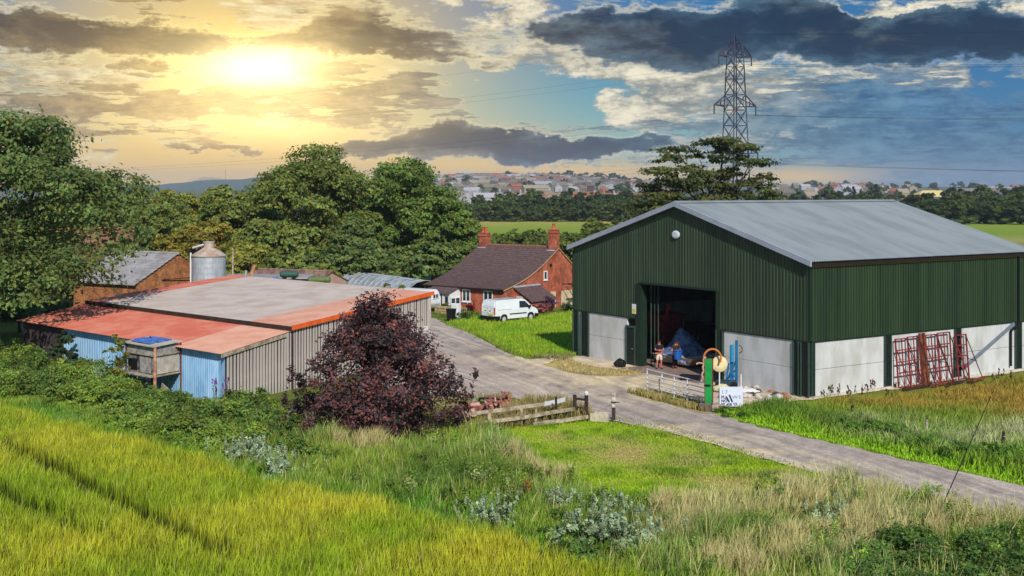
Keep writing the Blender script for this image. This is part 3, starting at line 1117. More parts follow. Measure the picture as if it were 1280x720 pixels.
# two pairs of poplars
PO = []
for i in range(2):
    rng = np.random.default_rng(90 + i)
    lob = [(rng.normal(0, .5), rng.normal(0, .5), z, 2.2 * k, 2.2 * k, 2.4) for z, k in ((2, .8), (4.5, 1), (7, 1), (9.5, .9), (12, .7), (14, .45))]
    v, f, c = crown_np(lob, 2600, .5, (.03, .05, .03), rng)
    me = np_mesh('poplar', v, f, c); me.materials.append(LEAF); PO.append(me)
for p, s in ((1068, .95), (1076, .85), (1089, .95), (1096, 1.05)):
    plant(PO, (p - CX) / FPX * 760, 760, 0, s * .85, 'narrow dark poplar standing above the green barn ridge', 'poplars above the barn ridge', tr)
for p, s in ((971, .7), (977, .8)):
    plant(PO, (p - CX) / FPX * 700, 700, 0, s * .8, 'small dark poplar beside the pylon tree', 'poplars beside the pylon tree', tr)
plant(FT, *(D(1262, 250, 700)[:2]), 0, 1.5, 'tall round dark tree at the far end of the hedge', None, tr)
# light green willow scrub behind the cottage
L1, L2 = 'light green willow bush in the thick hedge behind the cottage', 'willow bushes behind the cottage'
for rowY, p0, p1, st, s0, s1 in ((168, 575, 770, 10, .72, .98), (190, 580, 800, 10, .72, .95), (215, 575, 830, 10, .68, .86)):
    for p in np.arange(p0, p1, st):
        y_ = rowY + tr.uniform(-6, 6)
        plant(LB, (p + tr.uniform(-4, 4) - CX) / FPX * y_, y_, 0, tr.uniform(s0, s1), L1, L2, tr, 'willow_bush', 'bush')
for p in (752, 764, 776, 790, 803, 815, 828):
    y_ = 205 + tr.uniform(-8, 8)
    plant(LB, (p - CX) / FPX * y_, y_, 0, tr.uniform(1.2, 1.55), 'leafy bush rising behind the left slope of the barn roof', 'bushes behind the barn roof', tr, 'bush', 'bush')
# ------------------------------------------------------------------ building materials
def brick_mat(name, c1, c2, mortar, sc=4.4):
    m = bpy.data.materials.new(name)
    MATS[name] = m
    m.use_nodes = True
    nt = m.node_tree
    b = nt.nodes['Principled BSDF']
    b.inputs['Roughness'].default_value = .9
    b.inputs['Specular IOR Level'].default_value = .15
    tc = nt.nodes.new('ShaderNodeTexCoord')
    sp = nt.nodes.new('ShaderNodeSeparateXYZ')
    nt.links.new(tc.outputs['Object'], sp.inputs[0])
    u = V(nt, sp.outputs[0]) + V(nt, sp.outputs[1])
    cb = nt.nodes.new('ShaderNodeCombineXYZ')
    nt.links.new(u.s, cb.inputs[0])
    nt.links.new(sp.outputs[2], cb.inputs[1])
    bt = nt.nodes.new('ShaderNodeTexBrick')
    bt.inputs['Scale'].default_value = sc
    bt.inputs['Mortar Size'].default_value = .018
    bt.inputs['Color1'].default_value = (*c1, 1)
    bt.inputs['Color2'].default_value = (*c2, 1)
    bt.inputs['Mortar'].default_value = (*mortar, 1)
    nt.links.new(cb.outputs[0], bt.inputs['Vector'])
    o = V(nt, tc.outputs['Object'])
    f = noise(nt, o, 1.3, 8, .7).step(.3, .7, .55, 1.35)
    f2 = noise(nt, o, 6, 4, .7).step(.3, .7, .75, 1.2)
    c = scalec(nt, scalec(nt, V(nt, bt.outputs['Color']), f), f2)
    nt.links.new(c.s, b.inputs['Base Color'])
    return m


BRICK = brick_mat('red_brick', rgb(184, 92, 62), rgb(150, 66, 48), rgb(170, 140, 120))
BRICK2 = brick_mat('orange_brick', rgb(178, 112, 68), rgb(140, 80, 50), rgb(180, 148, 110))
GREEN = mat('green_steel_sheet', rgb(52, 72, 50), .45, .6, 1.5, rgb(41, 57, 41), spec=.4, stretch=(1, 1, .05))
GREEN_TRIM = mat('green_steel_trim', rgb(30, 50, 38), .5, .25, 2)
COLM = mat('column_steel', rgb(30, 38, 36), .55, .3, 2)
FLANGE = mat('column_flange', rgb(54, 76, 68), .5, .2, 2)
CONC = mat('white_concrete', rgb(208, 210, 214), .85, .5, .9, rgb(184, 184, 182), bump=.15, bump_scale=8, stretch=(1, 1, .4))
SLAB = mat('floor_concrete', rgb(150, 128, 118), .9, .3, 1.5)
ROOFG = mat('fibre_cement_roof', rgb(142, 149, 154), .8, .5, .9, rgb(128, 135, 141), stretch=(.9, .22, .3), spec=.35)
BARGE = mat('barge_metal', rgb(168, 174, 192), .5, .15, 1)
DARKW = mat('dark_gutter', rgb(40, 30, 28), .6, .2, 2)
TANW = mat('tan_batten', rgb(176, 140, 96), .8, .2, 3)
BLACK = mat('black_paint', rgb(22, 23, 25), .5, .2, 2)
WHITE = mat('white_paint', rgb(228, 230, 234), .45, .08, 2)
PVC = mat('white_upvc', rgb(226, 228, 232), .4, .05, 2)
GLASS = mat('window_glass', rgb(36, 44, 56), .08, .2, 1.5, spec=.7)
STEEL = mat('galvanised_steel', rgb(196, 200, 206), .45, .2, 6, metal=.35)
RUST = mat('rust', rgb(132, 70, 42), .85, .5, 5, rgb(84, 44, 30))
WOOD = mat('weathered_wood', rgb(208, 198, 192), .9, .45, 2.2, rgb(160, 150, 146), bump=.4, bump_scale=14, stretch=(3, 3, .35))
WOODH = mat('weathered_rail', rgb(190, 176, 156), .9, .45, 3, rgb(132, 116, 98), bump=.4, bump_scale=10)
DWOOD = mat('dark_wood', rgb(66, 52, 46), .9, .4, 3, rgb(44, 36, 32))
RED = mat('red_oxide_steel', rgb(150, 52, 56), .7, .4, 3, rgb(108, 36, 40))
TILE = mat('brown_roof_tile', rgb(112, 90, 88), .85, .4, 2.5, rgb(84, 66, 66), stretch=(1, 3, 1))


def corrugated(u, n, o, a, b, zb, zt, pitch=.25, depth=.035, mb=None):
    """profiled sheet: runs along u from a to b, ribs stand out along n; zb, zt: heights as functions of the run"""
    mb = mb or MB()
    u, n, o = Vector(u), Vector(n), Vector(o)
    xs_ = []
    k = a
    while k < b - 1e-6:
        for fr, dd in ((0, 0), (.42, 0), (.52, 1), (.9, 1)):
            t = k + fr * pitch
            if t < b: xs_.append((t, dd * depth))
        k += pitch
    xs_.append((b, 0))
    vs, fs = [], []
    for t, dd in xs_:
        p = o + u * t + n * dd
        vs += [p + Vector((0, 0, zb(t))), p + Vector((0, 0, zt(t)))]
    flip = u.cross(Vector((0, 0, 1))).dot(n) < 0
    for i in range(len(xs_) - 1):
        q = (2 * i, 2 * i + 2, 2 * i + 3, 2 * i + 1)
        fs.append(q[::-1] if flip else q)
    return mb.add(vs, fs)


def slope_sheet(o, u, d, length, run, pitch=.2, depth=.03, mb=None):
    """corrugated roof slope: width along u, ribs run along d (a full vector down the slope)"""
    mb = mb or MB()
    o, u, d = Vector(o), Vector(u), Vector(d)
    nrm = u.cross(d).normalized()
    if nrm.z < 0: nrm = -nrm
    n = int(length / pitch * 4)
    vs, fs = [], []
    for i in range(n + 1):
        t = length * i / n
        w = depth * math.sin(i * math.pi / 2)
        p = o + u * t + nrm * w
        vs += [p, p + d]
    for i in range(n):
        q = (2 * i, 2 * i + 1, 2 * i + 3, 2 * i + 2)
        a_ = (vs[q[1]] - vs[q[0]]).cross(vs[q[2]] - vs[q[0]])
        fs.append(q if a_.z > 0 else q[::-1])
    return mb.add(vs, fs)


# ------------------------------------------------------------------ the green barn
BL, BW, EZ, RZ, CB = 19.6, 21.3, 7.38, 10.38, 3.05
barn = thing('green_barn', 'large dark green steel barn with white concrete lower walls and open front door', 'barn', (16.0, 65.6, 0), math.atan2(.555, .832))
DO0, DO1, DOZ = 7.25, 14.1, 5.36


def gab(y): return EZ - .1 + (RZ - EZ) * (1 - abs(y - BW / 2) / (BW / 2))


mb = MB()
for a, b, z in ((0, DO0, CB), (DO0, DO1, DOZ), (DO1, BW / 2 + 1.62, DOZ)) if False else ((0, DO0, CB), (DO0, BW / 2, DOZ), (BW / 2, DO1, DOZ), (DO1, BW, CB)):
    corrugated((0, 1, 0), (-1, 0, 0), (0, 0, 0), a, b, lambda t, z=z: z, gab, .25, .03, mb)
mb.build('front_cladding', GREEN, barn)
mb = MB(); corrugated((1, 0, 0), (0, -1, 0), (0, 0, 0), 0, BL, lambda t: CB, lambda t: EZ - .3, .22, .075, mb); mb.build('side_cladding', GREEN, barn)
mb = MB(); corrugated((0, 1, 0), (1, 0, 0), (BL, 0, 0), 0, BW / 2, lambda t: CB, gab, .25, .03, mb); corrugated((0, 1, 0), (1, 0, 0), (BL, 0, 0), BW / 2, BW, lambda t: CB, gab, .25, .03, mb)
mb.build('back_cladding', GREEN, barn)
mb = MB(); corrugated((1, 0, 0), (0, 1, 0), (0, BW, 0), 0, BL, lambda t: CB, lambda t: EZ - .3, .25, .03, mb); mb.build('side_cladding', GREEN, barn)
# trims
for nm, bx in (('corner_trim', ((0, 0, (CB + EZ) / 2 - .15), (.11, .11, EZ - CB - .3))), ('corner_trim', ((0, BW, (CB + EZ) / 2 - .15), (.1, .1, EZ - CB - .3))),
               ('drip_trim', ((-.02, DO0 / 2, CB - .03), (.09, DO0 - .12, .07))), ('drip_trim', ((-.02, (DO1 + BW) / 2, CB - .03), (.09, BW - DO1 - .12, .07))), ('drip_trim', ((BL / 2, -.03, CB - .03), (BL - .12, .1, .07))),
               ('door_head', ((-.03, (DO0 + DO1) / 2, DOZ - .05), (.16, DO1 - DO0 + .2, .12)))):
    mb = MB(); mb.box(*bx); mb.build(nm, GREEN_TRIM, barn)
# roof
sl = math.hypot(BW / 2, RZ - EZ)
dz = (RZ - EZ) / (BW / 2)
ovh = .32
for s in (0, 1):
    mb = MB()
    if s == 0: slope_sheet((-.3, BW / 2, RZ + .06), (1, 0, 0), (0, -BW / 2 - ovh, -(RZ - EZ) - ovh * dz), BL + .55, 0, .21, .03, mb)
    else: slope_sheet((-.3, BW / 2, RZ + .06), (1, 0, 0), (0, BW / 2 + ovh, -(RZ - EZ) - ovh * dz), BL + .55, 0, .21, .03, mb)
    mb.build('roof', ROOFG, barn)
mb = MB()
mb.prism([(-.32, BW / 2 - .35, RZ + .02), (-.32, BW / 2, RZ + .14), (-.32, BW / 2 + .35, RZ + .02), (-.32, BW / 2, RZ + .08)], (BL + .6, 0, 0))
mb.build('ridge_cap', ROOFG, barn)
for s in (-1, 1):
    mb = MB()
    y1, z1 = (-ovh if s < 0 else BW + ovh), EZ - ovh * dz
    for xx in (-.34,):
        mb.prism([(xx, BW / 2, RZ + .10), (xx, y1, z1 + .10), (xx, y1, z1 - .20), (xx, BW / 2, RZ - .20)], (.10, 0, 0))
    mb.build('barge_board', BARGE, barn)
    mb = MB()
    mb.prism([(BL + .2, BW / 2, RZ + .1), (BL + .2, y1, z1 + .1), (BL + .2, y1, z1 - .2), (BL + .2, BW / 2, RZ - .2)], (.1, 0, 0))
    mb.build('barge_board', BARGE, barn)
mb = MB(); mb.frame((-.2, -.30, EZ - .25), (BL + .4, 0, 0), (0, .14, 0), (0, 0, .13)); mb.build('gutter', DARKW, barn)
mb = MB(); mb.frame((-.05, -.10, EZ - .37), (BL + .1, 0, 0), (0, .06, 0), (0, 0, .10)); mb.build('eaves_batten', TANW, barn)
# white concrete panels, two high, between the columns
pm = {}


def panel(o, u, n, a, b, z0, z1):
    mb = MB()
    mb.frame(Vector(o) + Vector(u) * (a + .006) + Vector((0, 0, z0 + .012)), Vector(u) * (b - a - .012), Vector(n) * -.16, (0, 0, z1 - z0 - .02))
    mb.build('concrete_panel', CONC, barn, bevel=.012)


for a, b in ((1.2, 6.62), (15.5, 19.5), (.66, .76), (20.36, 20.62)):
    for z0, z1 in ((-.05, 1.5), (1.5, CB - .06)):
        panel((-.01, 0, 0), (0, 1, 0), (-1, 0, 0), a, b, z0, z1)
for a, b in ((.26, 5.92), (6.5, 12.18), (12.76, 18.1), (18.75, BL)):
    for z0, z1 in ((-.05, 1.5), (1.5, CB - .06)):
        panel((0, -.01, 0), (1, 0, 0), (0, -1, 0), a, b, z0, z1)
for a, b in ((0.1, 5), (5, 10), (10, 15), (15, BL - .1)):
    panel((0, BW - .05, 0), (1, 0, 0), (0, 1, 0), a, b, -.05, CB + .06)
for a, b in ((0.1, 7), (7, 14), (14, BW - .1)):
    panel((BL - .05, 0, 0), (0, 1, 0), (1, 0, 0), a, b, -.05, CB + .06)
mb = MB(); mb.frame((-.03, .0, -.1), (.2, 0, 0), (0, 6.7, 0), (0, 0, .16)); mb.frame((.0, -.22, -.1), (BL, 0, 0), (0, .2, 0), (0, 0, .2)); mb.build('plinth', mat('plinth_concrete', rgb(206, 200, 188), .9, .3, 2), barn)


def column(o, u, n, a, b, top):
    o, u, n = Vector(o), Vector(u), Vector(n)
    mb = MB()
    mb.frame(o + u * a + n * .0, u * (b - a), n * .03, (0, 0, top)); mb.build('column', COLM, barn)
    mb2 = MB()
    for q in (a - .02, b - .03):
        mb2.frame(o + u * q + n * -.02, u * .05, n * .14, (0, 0, top - .004))
    mb2.build('column_flange', FLANGE, barn)


for a, b in ((.06, .62), (.78, 1.18), (6.66, 7.2), (19.52, 20.34), (20.64, 21.24)):
    column((0, 0, 0), (0, 1, 0), (-1, 0, 0), a, b, CB - .07)
for a, b in ((.06, .24), (5.94, 6.48), (12.2, 12.74), (18.12, 18.72)):
    column((0, 0, 0), (1, 0, 0), (0, -1, 0), a, b, CB - .07)
# door jambs (full height), personnel door
mb = MB(); mb.frame((-.06, DO1 - .02, 0), (.5, 0, 0), (0, .55, 0), (0, 0, DOZ - .12)); mb.build('door_jamb', GREEN_TRIM, barn)
mb = MB(); mb.frame((-.06, DO0 - .3, 0), (.5, 0, 0), (0, .32, 0), (0, 0, DOZ - .12)); mb.build('door_jamb', GREEN_TRIM, barn)
dr = MB()
dr.frame((-.05, 14.72, 0), (.1, 0, 0), (0, .74, 0), (0, 0, 2.3))
door = dr.build('door', mat('dark_door', rgb(26, 34, 34), .5, .2, 2), barn)
mb = MB()
mb.frame((-.12, 14.62, 0), (.14, 0, 0), (0, .09, 0), (0, 0, 2.38)); mb.frame((-.12, 15.46, 0), (.14, 0, 0), (0, .09, 0), (0, 0, 2.38)); mb.frame((-.12, 14.60, 2.38), (.16, 0, 0), (0, .97, 0), (0, 0, .14))
mb.build('frame', FLANGE, door)
mb = MB(); mb.tube((-.1, 14.82, 1.05), (-.1, 14.94, 1.05), .02, n=6); mb.build('handle', STEEL, door)
# door rails inside, light strips
for yy, w in ((13.8, .04), (13.45, .025), (13.1, .035)):
    mb = MB(); mb.tube((.55, yy, 0), (.55, yy, DOZ + .3), w, n=6); mb.build('door_rail', FLANGE, barn)
# round lamp on the gable and the little notice
mb = MB(); mb.lathe((-.04, 10.72, 8.46), [(.30, 0), (.34, -.03), (.34, -.09), (.22, -.14)], 20, 'x'); o_ = mb.build('gable_disc', mat('pale_disc', rgb(206, 214, 224), .4, .05, 2), barn, smooth=False)
for v in o_.data.vertices: v.co.z = 8.46 + (v.co.z - 8.46) * .72
fl = MB(); fl.frame((.2, .2, -.06), (BL - .4, 0, 0), (0, BW - .4, 0), (0, 0, .09)); fl.frame((-1.6, DO0 - .2, -.06), (1.8, 0, 0), (0, DO1 - DO0 + .4, 0), (0, 0, .082))
fl.build('floor_slab', SLAB, barn)
# portal frames inside
for xx in (6.2, 12.5):
    mb = MB()
    for yy in (.35, BW - .65): mb.frame((xx, yy, .03), (.2, 0, 0), (0, .3, 0), (0, 0, EZ - .5))
    mb.beam((xx + .1, .4, EZ - .4), (xx + .1, BW / 2, RZ - .45), .2, .35); mb.beam((xx + .1, BW - .4, EZ - .4), (xx + .1, BW / 2, RZ - .45), .2, .35)
    mb.build('portal_frame', COLM, barn)
# side: downpipe and diagonal brace, gutter outlet pipe over the cladding
mb = MB(); mb.path([(18.4, -.12, EZ - .3), (18.4, -.12, CB - .1), (18.05, -.14, CB - .35), (17.75, -.14, CB - .38), (17.55, -.14, CB - .6), (17.55, -.14, .35)], .075, 8); mb.build('downpipe', BLACK, barn)
mb = MB(); mb.beam((13.0, -.12, .62), (17.9, -.12, CB - .12), .1, .2); mb.build('brace', mat('grey_steel', rgb(118, 128, 144), .5, .2, 2), barn)


def bp(x, y, z=0):
    """barn coordinates -> world"""
    return barn_m @ Vector((x, y, z))


barn_m = Matrix.Translation((16.0, 65.6, 0)) @ Matrix.Rotation(math.atan2(.555, .832), 4, 'Z')

# notice beside the door (hangs on the barn: a thing of its own)
nt_ = thing('notice', 'small white and yellow notice beside the top of the small barn door', 'sign', bp(-.04, 14.75, 3.3), math.atan2(.555, .832))
mb = MB(); mb.frame((-.03, -.2, 0), (.02, 0, 0), (0, .4, 0), (0, 0, .62)); mb.build('board', WHITE, nt_)
mb = MB(); mb.frame((-.034, -.16, .06), (.003, 0, 0), (0, .32, 0), (0, 0, .26)); mb.build('yellow_panel', mat('notice_yellow', rgb(222, 200, 60), .6), nt_)

# ------------------------------------------------------------------ the red roofed shed
WD, FD = Vector((.457, .889, 0)), Vector((-.727, .687, 0))
S0 = Vector((-15.0, 63.9, 0))
SL, SN, LT_ = 20.7, 23.2, 5.65
shed = thing('timber_shed', 'long low farm shed with grey and red roof, blue front and slatted timber side', 'shed', S0, 0, None, False)


def sp(s, t, z): return S0 + WD * s + FD * t + Vector((0, 0, z))


BLUE = mat('blue_corrugated', rgb(152, 194, 230), .6, .45, 1.2, rgb(116, 162, 208), stretch=(1, 1, .35))
BLUE2 = mat('pale_blue_sheet', rgb(168, 206, 240), .6, .3, 1.2, rgb(140, 186, 230), stretch=(1, 1, .35))
PUR = mat('brown_sheet', rgb(84, 66, 70), .8, .3, 1.5, rgb(64, 50, 54))


def wallz(s): return (2.66 + .62 * s / LT_) if s < LT_ else (3.42 + .72 * (s - LT_) / (SL - LT_))


mb = MB(); corrugated(FD, (-.687, -.727, 0), S0, .55, 1.6, lambda t: -.1, lambda t: 2.62, .18, .03, mb); mb.build('blue_sheet', BLUE2, shed, label='pale blue sheet at the corner')
mb = MB(); corrugated(FD, (-.687, -.727, 0), S0, 1.6, 9.0, lambda t: -.1, lambda t: 2.62, .18, .03, mb); mb.build('blue_sheet', BLUE, shed)
mb = MB(); corrugated(FD, (-.687, -.727, 0), S0, 9.0, 17.7, lambda t: -.1, lambda t: 2.6, .3, .02, mb); mb.build('blue_sheet', BLUE2, shed)
for i in range(5):
    mb = MB(); mb.frame(sp(0, 17.75 + i * 1.09, -.1), FD * 1.07, WD * .06, (0, 0, 2.6)); mb.build('brown_panel', PUR, shed)
mb = MB(); mb.frame(sp(-.06, -.02, -.1), FD * .55, WD * .05, (0, 0, 2.72)); mb.build('corner_sheet', BLUE, shed)
# slatted side wall
N_ = Vector((.889, -.457, 0))
s, k = .12, 0
bms = MB(); bms.box((0, 0, .5), (.165, .03, 1)); board_me = bms.mesh('board')
board_me.materials.append(WOOD)
rb = random.Random(3)
wang = math.atan2(WD.y, WD.x)
while s < SL - .2:
    o = bpy.data.objects.new('board', board_me)
    COL.objects.link(o)
    o.parent = shed
    o.location = sp(s + .08, 0, -.05) + N_ * (.04 + rb.uniform(0, .02)) - S0
    o.rotation_euler = (0, 0, wang)
    o.rotation_euler = (rb.uniform(-.004, .004), rb.uniform(-.008, .008), wang)
    o.scale = (rb.uniform(.85, 1.15), 1, wallz(s) + .05 + rb.uniform(-.02, .0))
    s += .265 + rb.uniform(-.015, .015)
mb = MB(); mb.prism([sp(.05, .12, -.1), sp(SL, .12, -.1), sp(SL, .12, wallz(SL)), sp(LT_, .12, wallz(LT_ + .01)), sp(LT_, .12, wallz(LT_ - .01)), sp(.05, .12, 2.62)], FD * .05); mb.build('gap_shade_sheet', mat('shed_gap_shade', rgb(42, 38, 36), .9, .3, 2), shed)  # dark sheet standing in for the shade between the boards
mb = MB(); mb.frame(sp(SL - .22, -.1, -.1), WD * .28, FD * .3, (0, 0, wallz(SL) + .05)); mb.build('corner_post', WOOD, shed)
mb = MB(); mb.frame(sp(LT_ - .1, -.08, -.1), WD * .2, FD * .1, (0, 0, 3.3)); mb.build('wall_post', DWOOD, shed)
# back and far walls
mb = MB(); mb.frame(sp(SL, .2, -.1), FD * (SN - .2), WD * .1, (0, 0, 4.1)); mb.build('back_wall', PUR, shed)
mb = MB(); mb.prism([sp(0, SN, -.1), sp(SL, SN, -.1), sp(SL, SN, 4.1), sp(LT_, SN, 3.4), sp(LT_, SN, 3.2), sp(0, SN, 2.6)], FD * .08); mb.build('end_wall', PUR, shed)


def faded(name, a, b, f0, f1, sc=.5):
    m = mat(name, a, .75, .9, sc, b, stretch=(1, 1, 1), detail=7)
    return m


RRED = mat('red_painted_roof', rgb(200, 104, 84), .7, .5, .5, rgb(210, 136, 112), spec=.3)
RSAL = mat('salmon_roof', rgb(218, 166, 144), .7, .5, .6, rgb(206, 146, 122), spec=.3)
RGRY = mat('faded_pink_grey_roof', rgb(198, 183, 174), .7, .5, .5, rgb(180, 162, 152), spec=.3)
RORG = mat('orange_fascia', rgb(240, 110, 40), .6, .25, 1.5, rgb(222, 90, 36))
dl = WD * (LT_ + .4) + Vector((0, 0, .60))


def lean(t0, t1, m, label):
    mb = MB(); slope_sheet(sp(-.42, t0, 2.67), FD, dl, t1 - t0, 0, .19, .022, mb); mb.build('roof_sheet', m, shed, label=label)


lean(-.12, 4.6, RSAL, 'faded salmon lower roof sheet')
lean(4.6, SN + .3, RRED, 'red painted lower roof sheet')
dm = WD * (SL - LT_ + .45) + Vector((0, 0, .80))


def main(t0, t1, m, label, dz=0):
    mb = MB(); slope_sheet(sp(LT_ - .2, t0, 3.52 + dz), FD, dm, t1 - t0, 0, .19, .015, mb); mb.build('roof_sheet', m, shed, label=label)


main(-.2, 3.9, RSAL, 'salmon upper roof strip along the verge')
main(3.9, 21.2, RGRY, 'faded grey upper roof sheet')
main(21.2, SN + .3, RRED, 'red upper roof strip under the tree')
mb = MB(); mb.frame(sp(LT_ - .26, -.22, 3.26), FD * (SN + .5), WD * .06, (0, 0, .25)); mb.build('fascia', DWOOD, shed)
mb = MB()
mb.prism([sp(LT_ - .2, -.24, 3.30), sp(SL + .3, -.24, 4.10), sp(SL + .3, -.24, 4.36), sp(LT_ - .2, -.24, 3.56)], FD * .05)
mb.build('verge_board', RORG, shed)
mb = MB(); mb.prism([sp(-.4, -.16, 2.46), sp(LT_ - .6, -.16, 2.98), sp(LT_ - .6, -.16, 3.17), sp(-.4, -.16, 2.66)], FD * .05); mb.build('verge_board', WOODH, shed, label='weathered grey verge board')
# things fixed to the boards
for nm, s_, z_, w_, h_, lab in (('sign', 19.7, 1.62, .5, .48, 'blank white square sign near the far end of the slatted wall'), ('sign', 20.55, .3, .25, .5, 'small white notice low on the corner post of the slatted wall')):
    r = thing(nm, lab, 'sign', sp(s_, 0, z_), 0, None, False)
    mb = MB(); mb.frame(sp(s_, 0, z_) + N_ * .14, WD * w_, N_ * .02, (0, 0, h_)); mb.build('board', WHITE, r)
    mb = MB()
    for a, b in ((.05, .05), (w_ - .07, .05), (.05, h_ - .07), (w_ - .07, h_ - .07)): mb.frame(sp(s_ + a, 0, z_ + b) + N_ * .158, WD * .02, N_ * .008, (0, 0, .02))
    mb.build('screw', STEEL, r)

# raised hutch on the blue front
C0 = Vector((-18.99, 65.07, 0))
hut = thing('hutch', 'weathered raised wooden hutch on rusty poles against the blue wall', 'hutch', C0, 0, None, False)


def hp(s, t, z): return C0 + WD * s + FD * t + Vector((0, 0, z))


HG = mat('hutch_board', rgb(178, 172, 166), .9, .5, 3, rgb(128, 122, 120))
HW = mat('hutch_door_board', rgb(206, 196, 182), .9, .4, 2, rgb(170, 158, 146))
HBL = mat('hutch_patchy', rgb(150, 146, 152), .9, .9, 1.4, rgb(28, 26, 28), detail=3)  # large noise patches of pale grey and black
mb = MB(); mb.frame(hp(.06, .1, 1.3), WD * 1.82, FD * 2.8, (0, 0, 1.0)); mb.build('body', HBL, hut)
mb = MB(); mb.frame(hp(.02, .06, 2.34), WD * 1.88, FD * 2.88, (0, 0, .44)); mb.build('upper_box', HG, hut)
mb = MB(); mb.frame(hp(.06, .04, 1.33), WD * 1.8, FD * .05, (0, 0, .96)); mb.build('side_door', HW, hut)
mb = MB(); mb.frame(hp(.03, .5, 1.36), WD * .03, FD * 1.1, (0, 0, .85)); mb.build('front_panel', HG, hut)
mb = MB(); mb.frame(hp(.02, 1.9, 1.4), WD * .03, FD * .85, (0, 0, .6)); mb.build('dark_opening', BLACK, hut)
mb = MB(); mb.frame(hp(-.35, .0, 1.22), WD * .5, FD * 3.05, (0, 0, .05)); mb.frame(hp(0, 0, 1.2), WD * 1.9, FD * 3.0, (0, 0, .08)); mb.build('floor_shelf', WOODH, hut)
mb = MB(); mb.prism([hp(-.2, -.1, 2.82), hp(2.0, -.1, 2.9), hp(2.0, -.1, 2.94), hp(-.2, -.1, 2.86)], FD * 3.3); mb.build('lid', HW, hut)
mb = MB()
for i in range(5): mb.frame(hp(.1 + i * .33, .7 + (i % 2) * .2, 2.92), WD * .4, FD * 1.9, (0, 0, .05 + .03 * (i % 3)))
mb.build('tarpaulin', mat('blue_tarp', rgb(92, 136, 210), .5, .4, 2, rgb(60, 96, 170)), hut)
mb = MB(); mb.beam(hp(.9, 1.4, 2.98), hp(1.3, 2.3, 3.06), .06, .05); mb.build('stick', DWOOD, hut)
for s_, t_, m_, rr, lb in ((-.03, -.03, mat('pale_rust_pole', rgb(206, 158, 128), .8, .6, 3, rgb(150, 90, 64)), .085, 'pale rust-streaked corner pole'), (1.94, -.02, RUST, .05, None), (-.02, 2.98, RUST, .05, None), (1.9, 2.95, RUST, .05, None), (0.12, .32, DWOOD, .04, None)):
    mb = MB(); mb.tube(hp(s_, t_, -.1), hp(s_, t_, 2.84 if t_ != .32 else 1.22), rr, n=8); mb.build('pole', m_, hut, label=lb)
mb = MB()
mb.beam(hp(-.04, 0, 2.33), hp(-.04, 3, 2.33), .05, .06); mb.beam(hp(0, -.04, 2.36), hp(1.92, -.04, 2.36), .05, .06); mb.build('rail', WOODH, hut)
o_ = MB(); o_.prism([G(200, 500) + Vector((0, 0, 0)), G(213, 510), G(213, 510) + Vector((-.22, .5, .86)), G(201, 500) + Vector((-.1, .5, .82))], (.03, .05, 0))
tag(o_.build('loose_board', mat('chipboard', rgb(206, 192, 172), .9, .3, 3), None), 'loose pale board propped in the weeds below the hutch', 'board')
o_ = MB(); o_.beam(G(162, 486) + Vector((0, 0, .75)), G(186, 494) + Vector((0, 0, .62)), .3, .06)
tag(o_.build('plank', WOODH, None), 'grey plank lying on the brambles under the hutch', 'plank')
# ------------------------------------------------------------------ the brick cottage
TH = math.radians(38)
CL, CD1, CD2, CE, CRZ = 9.66, 8.17, 4.4, 2.15, 5.62
cot_loc = Vector((-8.26, 116.95, 0))
cot = thing('cottage', 'low red brick cottage with sweeping brown tiled roof and two chimneys', 'house', cot_loc, -TH)
cot_m = Matrix.Translation(cot_loc) @ Matrix.Rotation(-TH, 4, 'Z')


def cp(x, y, z=0): return cot_m @ Vector((x, y, z))


def croof(y):
    if y <= CD1:
        t = max(0, y) / CD1
        return CE + (CRZ - CE) * (t - .145 * math.sin(math.pi * t)) + (min(0, y) * .25)
    t = (y - CD1) / CD2
    return CRZ - (CRZ - 2.5) * t


mb = MB(); mb.frame((0, 0, -.1), (CL, 0, 0), (0, .3, 0), (0, 0, CE + .08)); mb.build('front_wall', BRICK, cot)
ys_ = [0.3 + i * (CD1 + CD2 - .3) / 24 for i in range(25)]
for xx in (0, CL - .3):
    mb = MB(); mb.prism([(xx, .3, -.1), (xx, CD1 + CD2, -.1)] + [(xx, y, croof(y) - .02) for y in ys_[::-1]], (.3, 0, 0)); mb.build('gable_wall', BRICK, cot)
mb = MB(); mb.frame((.3, CD1 + CD2 - .3, -.1), (CL - .6, 0, 0), (0, .3, 0), (0, 0, 2.5)); mb.build('back_wall', BRICK, cot)
# roof laid in courses
for y0, y1, n in ((-.32, CD1, 28), (CD1 + CD2 + .3, CD1, 15)):
    mb = MB()
    for i in range(n):
        a, b = y0 + (y1 - y0) * i / n, y0 + (y1 - y0) * (i + 1) / n
        za, zb = croof(a), croof(b)
        jj = random.uniform(-.006, .006)
        vs = [(-.15, a, za + .075 + jj), (CL + .15, a, za + .075 + jj), (CL + .15, b, zb + .03), (-.15, b, zb + .03), (-.15, a, za), (CL + .15, a, za)]
        f1, f2 = (0, 1, 2, 3), (4, 5, 1, 0)
        if y1 < y0: f1, f2 = f1[::-1], f2[::-1]
        mb.add(vs, [f1, f2])
    mb.build('roof', TILE, cot)
mb = MB(); mb.path([(-.15, CD1, CRZ + .06), (CL * .33, CD1, CRZ + .03), (CL * .66, CD1, CRZ + .05), (CL + .15, CD1, CRZ + .06)], .13, 8); mb.build('ridge_tiles', mat('ridge_tile', rgb(150, 104, 84), .85, .3, 4), cot)
mb = MB()
yy = [-.32 + i * (CD1 + .32) / 14 for i in range(15)] + [CD1 + i * CD2 / 4 for i in range(1, 5)]
